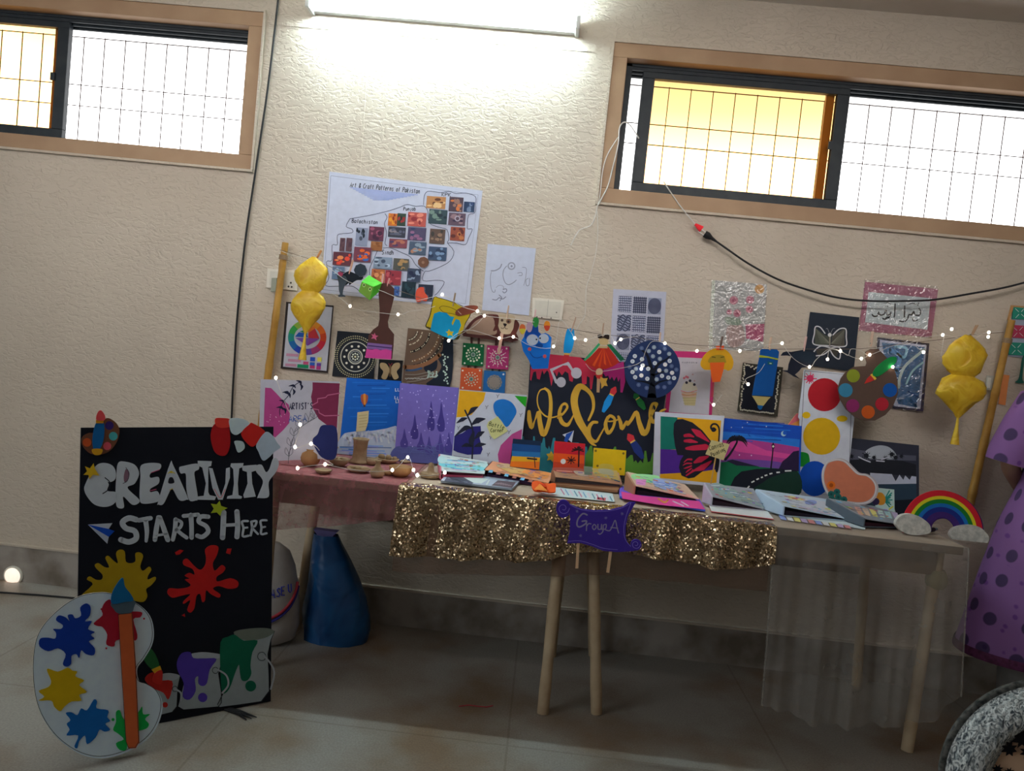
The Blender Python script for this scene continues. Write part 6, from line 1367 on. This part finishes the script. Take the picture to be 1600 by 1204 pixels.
# splats
A.z = ZPL
A.part('splat', 'yellow paint splat'); A.off = .0145
A.slab([(350,215),(365,198),(395,215),(425,215),(430,190),(400,160),(390,140),(410,130),(440,150),(465,150),(445,105),(460,92),(485,115),(510,130),(500,80),(520,60),(545,70),(550,120),(575,130),(600,120),(600,80),(625,75),(640,95),(625,145),(640,170),(670,148),(682,165),(665,195),(665,215),(700,200),(705,215),(680,245),(655,265),(662,300),(640,330),(590,322),(540,300),(480,290),(400,285),(320,300),(380,240)], '8C7410', .002, True, n=3)
A.part('splat', 'red paint splat'); A.off = .0145
A.slab([(960,60),(990,38),(1028,45),(1020,90),(1000,130),(1010,170),(1045,140),(1065,155),(1050,180),(1020,200),(1025,225),(1090,208),(1130,225),(1125,255),(1080,262),(1030,248),(1000,262),(1038,290),(1030,308),(990,290),(965,270),(960,320),(945,330),(935,290),(915,300),(905,360),(885,385),(868,370),(885,320),(850,340),(850,325),(885,290),(830,300),(790,308),(765,285),(775,260),(820,262),(870,255),(885,240),(855,215),(880,210),(855,195),(880,180),(905,190),(895,160),(850,140),(848,115),(870,108),(900,140),(935,165),(960,140),(965,100)], '9A1818', .002, True, n=3)
for q in ([(805,75),(830,60),(850,65),(830,85),(810,88)], [(1075,55),(1098,55),(1090,85),(1068,78)], [(840,400),(855,390),(858,408)]): A.poly(q, '9A1818')
# paint cans
def can(nm, body, rim, pt, pc, dot, handle, ring):
    A.part('paint_can', nm); A.off = .0145; A.slab(body, '7C868C', .003); A.outline(body, 4, '14161C')
    A.poly(rim, '5A625C' if 'green' in nm else '8A929C', True); A.poly(pt, pc, True, 3); A.disc(dot[:2], dot[2], pc)
    A.part('can_handle', None, 'paint_can'); A.off = .0185; A.stroke(handle, 9, '8A9098', t=.001); A.stroke([(ring[0]+ring[2]*cos(i), ring[1]+ring[2]*sin(i)) for i in range(7)], 3, '14161C')
can('paper can of green paint', [(1110,490),(1180,468),(1270,465),(1320,482),(1300,530),(1285,600),(1290,700),(1292,790),(1250,845),(1150,860),(1035,875),(1025,860),(1060,790),(1100,700)], [(1110,485),(1190,468),(1280,466),(1318,484),(1280,512),(1200,530),(1140,520)],
    [(1040,540),(1080,510),(1115,500),(1160,530),(1232,530),(1205,590),(1195,660),(1200,700),(1180,735),(1150,735),(1140,690),(1135,655),(1115,700),(1085,780),(1050,800),(1040,700)], '08503C', (1196,765,28), [(1265,610),(1300,650),(1318,700),(1300,780)], (1254,612,22))
can('paper can of purple paint', [(885,600),(960,588),(1060,605),(1045,650),(1030,700),(1045,800),(1045,850),(1030,872),(850,888),(820,870),(850,750)], [(885,600),(960,590),(1058,606),(1010,625),(940,620),(895,625)],
    [(815,640),(840,595),(885,590),(900,620),(960,622),(1020,625),(985,680),(970,750),(945,765),(925,750),(925,715),(908,730),(912,790),(880,835),(845,820),(850,750),(820,690)], '40308C', (948,824,24), [(1025,680),(1070,710),(1080,760),(1050,800)], (1014,684,16))
can('paper can of red paint', [(735,705),(780,698),(832,712),(820,770),(815,870),(790,900),(730,915),(690,920),(700,760)], [(735,705),(780,698),(830,712),(790,738),(740,730)],
    [(650,735),(665,705),(700,695),(720,735),(790,738),(785,800),(768,835),(745,800),(690,775)], '96201C', (754,862,14), [(805,780),(835,800),(835,840)], (805,780,14))
A.part('green_brush', 'green brush with red tip'); A.off = .0185; A.slab([(650,640),(640,600),(668,565),(700,595),(722,650),(715,672),(685,676)], '20502C', .003, True); A.slab([(683,680),(728,660),(735,680),(700,700)], 'B08820', .002); A.slab([(700,700),(735,682),(740,715),(730,755),(690,740)], 'A02420', .003, True)
A.part('board_bottom_tape', 'frayed black tape on the floor'); A.off = .002; 
cr = A.done(); clampz(cr, .001)
# back strut
mb = MB(); n_h = Vector((PB.n.x, PB.n.y, 0)).normalized(); md_ = (fl_+fr_)/2; top_ = PB.at(275, 900, -.002)
mb.tube([top_, Vector((top_.x, top_.y, 0))-n_h*.16+Vector((0, 0, .006))], .008, M_BOARD, 6); sub('rear_strut', mb, cr)
mb = MB(); a, b, c3 = horiz(352, 1106, .004), horiz(375, 1113, .004), horiz(393, 1122, .004)
for dx in (-1, 0, 1): mb.tube([a+Vector((0, dx*.006, 0)), b+Vector((0, dx*.008, 0)), c3+Vector((dx*.012, dx*.012, 0))], [.005, .005, .0015], M_BLACK, 6)
tag(mb.link('frayed_strap', None, a), 'frayed black strap end lying on the floor below the board', 'strap')

# big palette
pf = horiz(185, 1184, 0); dpx = (fr_-fl_).normalized()
PP = plane2(pf, pf+dpx, 13)
A = Art('paint_palette_cutout', 'large white palette-shaped board with paint splats leaning on the black board', 'cutout', PP, ZPL, k=.60)
PO = [(430,280),(520,300),(610,340),(670,400),(690,480),(680,550),(640,620),(605,670),(615,735),(660,755),(710,790),(735,860),(710,960),(650,1040),(550,1100),(440,1130),(350,1122),(260,1080),(170,1000),(100,880),(72,740),(75,580),(110,470),(200,370),(310,300)]
A.slab(PO, 'A6B4C8', .016, True, side='A8A49C')
PI = [(p.x, p.y) for p in catmull(PO, True, 5)]; cx = sum(p[0] for p in PI)/len(PI); cy = sum(p[1] for p in PI)/len(PI)
A.stroke([(cx+(x-cx)*.992, cy+(y-cy)*.992) for x, y in PI], 3, '20242E', smooth=False, closed=True, cap=False)
def sp(lab, pts, col, extra=()):
    A.part('splat', lab); A.off = .0165; A.slab(pts, col, .0012, True, n=3)
    for e_ in extra: A.disc(e_[:2], e_[2], col)
sp('dark blue splat', [(105,560),(108,520),(150,515),(185,520),(190,490),(175,470),(215,470),(225,450),(190,425),(205,400),(240,410),(260,430),(250,400),(275,395),(290,415),(320,400),(315,360),(345,338),(368,355),(365,400),(340,430),(375,430),(355,470),(390,485),(370,500),(388,520),(360,535),(390,570),(385,605),(345,600),(320,580),(310,620),(295,600),(270,610),(268,650),(245,665),(225,650),(240,600),(200,570),(150,585)], '052C80')
sp('red splat', [(385,440),(430,400),(425,370),(445,330),(475,320),(500,370),(560,380),(600,380),(635,385),(625,410),(590,420),(610,500),(600,530),(560,520),(500,530),(490,560),(450,550),(455,500),(430,460),(405,455)], '8A1428', [(425,368,5),(645,417,5),(450,570,5)])
sp('yellow splat', [(100,790),(150,770),(165,740),(145,690),(150,675),(200,690),(250,670),(275,685),(300,690),(290,715),(335,735),(310,760),(350,795),(310,810),(320,840),(270,845),(235,870),(210,895),(180,870),(165,840),(100,840),(130,820)], 'A88C08')
sp('light blue splat', [(240,905),(270,900),(300,915),(320,880),(350,890),(385,835),(402,845),(400,880),(460,890),(455,925),(470,945),(445,960),(470,990),(440,1000),(415,990),(395,1030),(350,1065),(340,1020),(310,1050),(300,1085),(285,1075),(305,1020),(245,1020),(260,990),(245,960),(265,940)], '0A5090')
sp('green splat', [(500,900),(520,890),(535,930),(560,940),(615,900),(635,870),(640,910),(675,910),(650,935),(670,960),(655,985),(600,1000),(560,1020),(555,1090),(520,1095),(500,1060),(540,1040),(510,1010),(485,990),(500,950)], '129040', [(485,938,8)])
A.part('brush_handle', 'orange wooden brush handle'); A.off = .018; A.slab([(512,395),(582,388),(600,650),(618,1050),(600,1082),(565,1085),(552,1050),(530,700)], 'A04C28', .008); A.outline([(512,395),(582,388),(600,650),(618,1050),(600,1082),(565,1085),(552,1050),(530,700)], 3, '14161C')
A.part('brush_ferrule', 'grey ferrule', 'brush_handle'); A.off = .019; A.slab([(478,335),(590,320),(590,360),(575,385),(515,390),(490,370)], '3C4C58', .006, True)
A.part('brush_bristles', 'pointed blue bristles', 'brush_handle'); A.off = .020; A.slab([(532,205),(545,250),(575,290),(588,322),(545,330),(482,340),(474,310),(490,260)], '08507C', .006, True)
clampz(A.done(), .0005)

# cable on the floor, hanging cable, cord, wires
pts = [horiz(x, y, .005) for x, y in ((-500,905),(-60,922),(0,925),(60,929),(118,934),(170,938),(240,950))]
tubeobj('floor_cable', pts, .0042, M_BLACK, 'black cable lying on the floor along the skirting', 'cable')
pts = [aty(p.x, p.y, -.012) for p in catmull([(450,-210),(437,-30),(430,40),(418,140),(400,262),(384,370),(372,480),(366,570),(362,650),(360,760),(365,850)], False, 5)]
tubeobj('hanging_cable', pts, .0046, M_BLACK, 'black cable hanging down the wall beside the left window', 'cable', 8)
pts = [aty(p.x, p.y, -.03-.04*min(1, max(0, (p.x-1100)/300))) for p in catmull([(1112,372),(1135,388),(1170,412),(1215,436),(1260,452),(1310,465),(1360,470),(1410,470),(1460,468),(1520,458),(1570,449),(1640,432),(1800,400),(2000,385)], False, 5)]
root = empty('power_cord', pts[0]); tag(root, 'black power cord sagging across the wall from a two-pin plug', 'cord')
mb = MB(); mb.tube(pts, .0042, M_BLACK, 8); sub('flex', mb, root)
d = (pts[0]-aty(1102, 366, -.03)).normalized(); p0 = aty(1101, 365, -.03)
mb = MB(); mb.tube([p0, p0+(pts[0]-p0)*.45, pts[0], pts[2]], [.015, .016, .008, .005], M_BLACK, 10); sub('plug', mb, root)
for s_ in (-1, 1):
    mb = MB(); o_ = Vector((.007*s_*d.z, 0, -.007*s_*d.x)); mb.tube([p0+o_, aty(1092, 359, -.03)+o_], .0022, paint('B0B0B0', .5, .3, .8), 6); sub('prong', mb, root)
a, b = aty(1086, 350, -.03), aty(1099, 360, -.03); e2 = a+(b-a)*.8
root = empty('red_connector', a); tag(root, 'small red plug connector hanging from a white wire', 'connector')
mb = MB(); mb.tube([a, a+(b-a)*.3, e2], [.005, .009, .015], paint('B01C24', .5, .5), 10); sub('shell', mb, root)
mb = MB(); mb.tube([aty(1037, 284, -.012), aty(1060, 318, -.02), aty(1080, 343, -.03), a], .0024, M_WIRE, 6); sub('lead', mb, root, 'white lead')
def wire(label, pp, yy=-.014, r=.002):
    tubeobj('white_wire', [aty(p.x, p.y, yy) for p in catmull(pp, False, 5)], r, M_WIRE, label, 'wire', 6, 'white lead wires')
wire('white wire looped over the left edge of the right window sash', [(998,216),(985,196),(975,191),(968,200),(966,225),(958,260),(950,290),(940,310),(935,320)], -.026, .0026)
wire('white wire falling from the window corner to loose ends on the wall', [(966,214),(950,240),(942,265),(938,300),(934,320),(925,350),(905,360),(892,383)], -.022)
wire('thin wire hanging from the window corner down towards the monster hand', [(933,330),(934,365),(930,400),(922,430),(916,450),(915,480),(913,495),(905,507),(898,520)], -.014, .0013)
# sack
sb = horiz(434, 1008, 0); sb.y += .0
def sackmat():
    return mottled('woven_plastic', (.42, .39, .37), (.55, .52, .50), 9, .6, .4, 20)
M_SACK = sackmat(); root = empty('woven_sack', sb+Vector((-.09, .02, 0))); tag(root, 'white woven plastic sack with blue letters half hidden behind the black board', 'sack')
sc_ = sb+Vector((-.09, .04, 0)); rs = random.Random(5)
prof = [(.10,0),(.135,.02),(.15,.08),(.148,.16),(.138,.24),(.12,.31),(.09,.37),(.05,.40),(.0,.405)]
mb = MB(); n = 26; vs = []
for i, (r, z) in enumerate(prof):
    for j in range(n): a = 2*pi*j/n; q = r*(1+.03*sin(3*a+i)+.02*rs.random()); vs.append(sc_+Vector((q*cos(a), q*.75*sin(a), z)))
mb.add(vs, [(i*n+j, i*n+(j+1) % n, (i+1)*n+(j+1) % n, (i+1)*n+j) for i in range(len(prof)-1) for j in range(n)], M_SACK, True); mb.add(vs[:n], [tuple(range(n))], M_SACK); sub('sack_body', mb, root)
def onsack(a, z, off=.004):
    r = .12
    for i in range(len(prof)-1):
        if prof[i][1] <= z <= prof[i+1][1]: r = prof[i][0]+(prof[i+1][0]-prof[i][0])*(z-prof[i][1])/(prof[i+1][1]-prof[i][1]); break
    r = r*1.035+off; return sc_+Vector((r*cos(a), r*.75*sin(a), z))
mb = MB(); pts = []
for ch, a0 in (('A',-1.12),('S',-.97),('E',-.83),('U',-.60)):
    for ln in F1[ch]: mb.tube([onsack(a0+x*.11, .215+y*.022+(a0+1.0)*.03) for x, y in ln], .0022, paint('1C2470', .28), 5)
sub('lettering', mb, root, 'dark blue letters')
for nm, z0, c_ in (('blue_stripe', .105, '1C1C50'), ('red_stripe', .120, '6A2028')):
    mb = MB(); mb.tube([onsack(-1.5+i*.1, z0+.0007*i*i, .001) for i in range(15)], .006, paint(c_, .28), 6); sub(nm, mb, root)
# blue bag
bb = horiz(523, 985, 0)+Vector((0, .0, 0)); bb.y = -.235
def bluemat():
    m, t, b = principled('blue_plastic'); tcn = N('ShaderNodeTexCoord', t); n2 = N('ShaderNodeTexNoise', t); n2.inputs['Scale'].default_value = 7; n2.inputs['Distortion'].default_value = 1; t.links.new(tcn.outputs['Object'], n2.inputs[0])
    c = ramp(t, n2.outputs[0], [(.3, (.004, .045, .16)), (.7, (.012, .11, .30))]); t.links.new(c.outputs[0], b.inputs['Base Color']); bp = N('ShaderNodeBump', t); bp.inputs['Strength'].default_value = .8; bp.inputs['Distance'].default_value = .02; t.links.new(n2.outputs[0], bp.inputs['Height']); t.links.new(bp.outputs[0], b.inputs['Normal'])
    b.inputs['Roughness'].default_value = .35; return m
M_BLUE = bluemat(); root = empty('plastic_bag', bb); tag(root, 'blue plastic bag tied up under the left table', 'bag')
rows = [(0,476,572,985),(0,475,578,968),(0,473,577,945),(0,480,573,915),(0,485,560,885),(0,489,548,858),(0,491,536,835),(0,492,530,822)]
mb = MB(); vs = []; n = 20
for _, x0, x1, y in rows:
    a, b = aty(x0, y, bb.y), aty(x1, y, bb.y); c = (a+b)/2; r = (b-a).length/2; z = max(.0, c.z)
    for j in range(n): t = 2*pi*j/n; q = r*(1+.05*sin(5*t+y*.02)+.035*sin(9*t+y*.05)+.02*sin(17*t+y*.11)); vs.append(Vector((c.x+q*cos(t), bb.y+min(.09, q*.7)*sin(t), z+(b.z-a.z)/2*cos(t) if _ else z)))
z_m = min(v.z for v in vs)-.001; vs = [v-Vector((0, 0, z_m)) for v in vs]
mb.add(vs, [(i*n+j, i*n+(j+1) % n, (i+1)*n+(j+1) % n, (i+1)*n+j) for i in range(len(rows)-1) for j in range(n)], M_BLUE, True); mb.add(vs[:n], [tuple(range(n))], M_BLUE)
sub('bag_body', mb, root)
mb = MB(); c = aty(511, 820, bb.y)-Vector((0, 0, z_m)); mb.add([c+Vector((x, y_, z)) for z, w in ((-.02, .040), (-.004, .034), (.014, .050)) for x, y_ in ((-w, -.02), (w, -.02), (w, .02), (-w, .02))], [(0,1,5,4),(1,2,6,5),(2,3,7,6),(3,0,4,7),(4,5,9,8),(5,6,10,9),(6,7,11,10),(7,4,8,11),(8,9,10,11)], paint('4A4468', .45)); sub('bag_neck', mb, root, 'pale printed neck of the bag')
tubeobj('red_thread', [horiz(x, y, .002) for x, y in ((717,1103),(732,1101),(748,1103),(760,1104),(770,1102))], .0018, paint('5A1820', .2), 'short dark red thread on the floor under the tables', 'thread')
fairy('clear-wired fairy lights trailing among the clay pots on the table', [[(431,590),(450,640),(469,663),(461,698),(486,693),(500,705),(495,711),(520,725),(508,725),(480,728),(465,731)],[(508,725),(560,735),(613,734),(637,714),(646,734),(652,742),(680,742),(695,738)]],
      [(431,590),(469,663),(461,698),(486,693),(495,711),(508,725),(465,731),(613,734),(637,714),(646,734),(652,742),(695,738)], lambda x, y: -.53 if x < 500 and y < 705 else max(-.66, min(-.2, horiz(x, y+6, .77).y)-.045), .0055)

# ================================================================== PERSON AT THE RIGHT EDGE
SK = mottled('skin', (.36, .20, .13), (.42, .25, .17), 8, .55)
pc = horiz(1648, 1150, 0); pc.y = -.37; pc.x = aty(1688, 700, -.37).x
root = empty('person', pc); tag(root, 'person in a purple dotted kurta and grey trousers, cut off by the right edge', 'person')
def skin_mesh(name, verts, edges, radii, mat, parent, rootv=0, subs=2, label=None):
    me = bpy.data.meshes.new(name); me.from_pydata([Vector(v) for v in verts], edges, []); me.materials.append(mat)
    o = bpy.data.objects.new(name, me); COL.objects.link(o); o.parent = parent
    sk = o.modifiers.new('skin', 'SKIN'); sk.use_smooth_shade = True
    for i, r in enumerate(radii):
        sv = me.skin_vertices[0].data[i]; sv.radius = (r, r) if not isinstance(r, tuple) else r; sv.use_root = (i == rootv)
    s_ = o.modifiers.new('sub', 'SUBSURF'); s_.levels = subs; s_.render_levels = subs
    if label: o['label'] = label
    return o
# standing figure, facing the camera, hands behind the back
V = []; E_ = []; R_ = []
def v(p, r, link=None):
    V.append(p); R_.append(r); 
    if link is not None: E_.append((link, len(V)-1))
    return len(V)-1
pel = v((0,0,.86), (.13,.10)); wa = v((0,0,1.0), (.11,.085), pel); ch = v((0,0,1.18), (.135,.095), wa); nb = v((0,0,1.33), (.06,.06), ch); ne = v((0,-.005,1.39), .048, nb)
hd = v((0,-.015,1.46), (.068,.08), ne); ht = v((0,-.01,1.55), (.066,.08), hd)
for s_ in (-1, 1):
    sh = v((s_*.16,0,1.285), .048, ch); el = v((s_*.235,.03,1.03), .038, sh); wr = v((s_*.10,.15,.92), .025, el); ha = v((s_*.05,.165,.90), (.034,.018), wr)
    for i in range(4): k1 = v((s_*(.05-.025)-s_*.004*i,.168+.002*i,.915-.014*i), .0085, ha); v((s_*(.0-.01)-s_*.002*i,.172,.908-.014*i), .0075, k1)
    th = v((s_*.045,.16,.925), .010, ha); v((s_*.03,.155,.945), .008, th)
    hp = v((s_*.085,0,.80), .088, pel); kn = v((s_*.09,-.01,.46), .055, hp); an = v((s_*.095,.0,.09), .034, kn); v((s_*.10,-.13,.035), (.036,.025), an)
skin_mesh('body', V, E_, R_, SK, root)
def loft(rings, m, n=40, folds=0.0, nf=9, cap=False):
    mb = MB(); vs = []
    for i, (z, cx, cy, rx, ry) in enumerate(rings):
        for j in range(n): a = 2*pi*j/n; q = 1+folds*(i/len(rings))*sin(nf*a); vs.append(Vector((cx+rx*q*cos(a), cy+ry*q*sin(a), z)))
    mb.add(vs, [(i*n+j, i*n+(j+1) % n, (i+1)*n+(j+1) % n, (i+1)*n+j) for i in range(len(rings)-1) for j in range(n)], m, True); return mb
def relsub(nm, mb, lb=None):
    o = mb.link(nm, None, (0, 0, 0)); o.parent = root
    if lb: o['label'] = lb
    return o
def kurta():
    m, t, b = principled('purple_kurta_print'); tcn = N('ShaderNodeTexCoord', t); mp = N('ShaderNodeMapping', t); mp.inputs['Scale'].default_value = (1, .6, .8); t.links.new(tcn.outputs['Object'], mp.inputs[0])
    spx = N('ShaderNodeSeparateXYZ', t); t.links.new(tcn.outputs['Object'], spx.inputs[0]); at_ = N('ShaderNodeMath', t, operation='ARCTAN2'); t.links.new(spx.outputs[0], at_.inputs[0]); t.links.new(spx.outputs[1], at_.inputs[1])
    ml_ = N('ShaderNodeMath', t, operation='MULTIPLY'); t.links.new(at_.outputs[0], ml_.inputs[0]); ml_.inputs[1].default_value = .27
    mz_ = N('ShaderNodeMath', t, operation='MULTIPLY'); t.links.new(spx.outputs[2], mz_.inputs[0]); mz_.inputs[1].default_value = .8
    cbx = N('ShaderNodeCombineXYZ', t); t.links.new(ml_.outputs[0], cbx.inputs[0]); t.links.new(mz_.outputs[0], cbx.inputs[1])
    vo = N('ShaderNodeTexVoronoi', t, voronoi_dimensions='2D'); vo.inputs['Scale'].default_value = 11; vo.inputs['Randomness'].default_value = .45; t.links.new(cbx.outputs[0], vo.inputs['Vector'])
    v2 = N('ShaderNodeTexVoronoi', t); v2.inputs['Scale'].default_value = 22; t.links.new(mp.outputs[0], v2.inputs['Vector'])
    r1 = ramp(t, vo.outputs['Distance'], [(.19, (.06, .028, .11)), (.23, (.27, .12, .36))]); r2 = ramp(t, v2.outputs['Distance'], [(.12, (.6, .4, .75)), (.2, (1, 1, 1))])
    mm = N('ShaderNodeMix', t, data_type='RGBA', blend_type='MULTIPLY'); mm.inputs[0].default_value = 1; t.links.new(r1.outputs[0], mm.inputs[6]); t.links.new(r2.outputs[0], mm.inputs[7]); t.links.new(mm.outputs[2], b.inputs['Base Color'])
    b.inputs['Roughness'].default_value = .75; return m
MK = kurta(); MH = mottled('maroon_hem', (.07, .015, .05), (.14, .03, .10), 60, .7)
relsub('kurta', loft([(.33,0,-.02,.36,.22),(.45,0,-.02,.335,.21),(.62,0,-.01,.295,.19),(.80,0,0,.25,.165),(.98,0,0,.185,.14),(1.12,0,0,.175,.13),(1.22,0,0,.185,.125),(1.29,0,0,.165,.10),(1.335,0,0,.10,.075),(1.35,0,0,.075,.066)], MK, 48, .0), 'purple kurta with dark dots')
relsub('hem_band', loft([(.312,0,-.02,.364,.224),(.322,0,-.02,.366,.226),(.345,0,-.02,.362,.222)], MH, 48), 'dark maroon hem')
for s_ in (-1, 1):
    mb = MB(); mb.tube([(s_*.125,0,1.30),(s_*.175,.0,1.275),(s_*.205,.01,1.18),(s_*.232,.02,1.08),(s_*.24,.022,1.035)], [.055,.072,.078,.082,.080], MK, 20, cap=False); relsub('sleeve', mb)
    relsub('trouser_leg', loft([(.07,s_*.095,0,.075,.07),(.2,s_*.094,0,.085,.08),(.46,s_*.09,0,.10,.095),(.78,s_*.085,0,.12,.11)], mottled('grey_trousers', (.20,.19,.18), (.26,.25,.24), 9, .8), 24))
    mb = MB(); mb.ball((s_*.10,-.07,.035), .05, paint('3A2A28', .3), 14, 8, (.95, 2.2, .72)); relsub('shoe', mb)
MHAIR = mottled('dark_hair', (.012, .009, .008), (.03, .022, .018), 60, .5)
mb = MB(); mb.ball((0,.018,1.535), .098, MHAIR, 20, 12, (.92,1.0,1.08)); mb.ball((0,.075,1.44), .06, MHAIR, 14, 8, (1,.7,1.6)); relsub('hair', mb)
mb = MB()
mb.ball((0,-.018,1.505), .088, SK, 20, 14, (.86,1.0,1.2)); mb.ball((0,-.108,1.495), .012, SK, 8, 6, (.9,1.1,1.5))
for s_ in (-1, 1): mb.ball((s_*.076,.0,1.50), .02, SK, 8, 6, (.4,.8,1.3))
relsub('face', mb)
for s_ in (-1, 1):
    mb = MB(); mb.ball((s_*.03,-.095,1.515), .011, paint('D8D4D0', .6), 10, 6, (1.2,.7,.8)); mb.ball((s_*.03,-.103,1.515), .005, M_BLACK, 8, 6); relsub('eye', mb)
mb = MB(); mb.ball((0,-.098,1.455), .012, paint('8A4440', .5), 10, 6, (1.7,.6,.5)); relsub('mouth', mb)

# ================================================================== ROUND CUSHION IN THE FOREGROUND
def marl():
    m, t, b = principled('grey_marl_knit'); tcn = N('ShaderNodeTexCoord', t); mp = N('ShaderNodeMapping', t); mp.inputs['Rotation'].default_value = (0, .6, 0); mp.inputs['Scale'].default_value = (1, 1, .5); t.links.new(tcn.outputs['Object'], mp.inputs[0])
    v1 = N('ShaderNodeTexVoronoi', t); v1.inputs['Scale'].default_value = 95; t.links.new(mp.outputs[0], v1.inputs['Vector']); n2 = N('ShaderNodeTexNoise', t); n2.inputs['Scale'].default_value = 110; n2.inputs['Distortion'].default_value = 2; t.links.new(mp.outputs[0], n2.inputs[0])
    c = ramp(t, n2.outputs[0], [(.34, (.06, .075, .095)), (.47, (.36, .40, .41)), (.60, (.85, .88, .88))]); t.links.new(c.outputs[0], b.inputs['Base Color'])
    bp = N('ShaderNodeBump', t); bp.inputs['Strength'].default_value = 1; bp.inputs['Distance'].default_value = .004; t.links.new(v1.outputs['Distance'], bp.inputs['Height']); t.links.new(bp.outputs[0], b.inputs['Normal']); b.inputs['Roughness'].default_value = .85; return m
YC = -1.75; cc = aty(1627, 1214, YC); kk = (cc-CAM).dot(FWD)/FPX; RO, RI = 152*kk, 94*kk
root = empty('round_cushion', cc-Vector((0, 0, RO))); tag(root, 'round cushion with grey marled knit border and black floral tan centre', 'cushion')
ax = Matrix.Rotation(radians(90), 3, 'X'); mk_ = marl()
mb = MB(); prof = [(RI, .035)]+[(RI+(RO-RI)*t, .035+.022*sin(pi*min(1, t*1.05))*(1) if t < .5 else .057-.05*((t-.5)/.5)**2) for t in [i/8 for i in range(1, 9)]]+[(RO, -.01), (RO*.9, -.03), (0, -.035)]
mb.lathe(cc, prof, mk_, 64, ax); sub('knit_border', mb, root)
mb = MB(); mb.tube([cc+Vector((RO*1.0*cos(2*pi*i/64), -.002, RO*sin(2*pi*i/64))) for i in range(65)], .0085, mottled('dark_piping', (.02,.025,.025), (.14,.14,.13), 90, .8), 8, cap=False); sub('piping', mb, root, 'dark speckled piping')
mb = MB(); mb.lathe(cc, [(RI*1.01, .034), (RI*.8, .042), (0, .046)], mottled('tan_fabric', (.66,.42,.27), (.74,.50,.34), 9, .85), 48, ax); 
PC = Plane(YC-.0475, 0, 0); rr = random.Random(11); blk = paint('0A0A0E', .4)
fz = lambda p, off=0: PC.at(p[0], p[1], off)
def blob(mb, cx, cy, r, n=9, sd=0, off=0):
    q = random.Random(sd); P_ = [fz((cx+r*(.45+.6*(i % 2)+.2*q.random())*cos(2*pi*i/n/1), cy+r*(.55+.45*(i % 2)+.2*q.random())*sin(2*pi*i/n)), off) for i in range(n)]
    mb.add([fz((cx, cy), off)]+P_, [(0, i+1, (i+1) % n+1) for i in range(n)], blk)
for i, (dx, dy, r) in enumerate(((-30,-62,26),(-8,-76,16),(-50,-45,20),(-22,-40,18),(-68,-12,14),(-50,-8,12),(10,-50,18),(0,-20,20),(-35,10,18),(-65,25,15),(30,-20,22),(30,-66,16),(20,25,22),(-15,40,20),(55,-30,20),(60,15,22),(45,55,18),(-40,55,15),(5,72,15))): blob(mb, 1627+dx, 1214+dy, r*.62, 16, i, .0004*(i % 3))
sub('floral_centre', mb, root, 'tan fabric printed with black leaves')
# low stool the cushion rests on (mostly below the frame)
zs = cc.z-RO-.010
root = empty('low_stool', (cc.x, YC, 0)); tag(root, 'low dark stool beneath the round cushion in the foreground', 'stool')
mb = MB(); mb.box((cc.x-.2, YC-.16, zs-.03), (cc.x+.2, YC+.16, zs), M_BOARD); sub('seat', mb, root, bev=.004)
for sx in (-1, 1):
    for sy in (-1, 1): mb = MB(); mb.tube([(cc.x+sx*.16, YC+sy*.12, zs-.03), (cc.x+sx*.18, YC+sy*.14, 0)], .016, M_LEG, 8); sub('leg', mb, root)
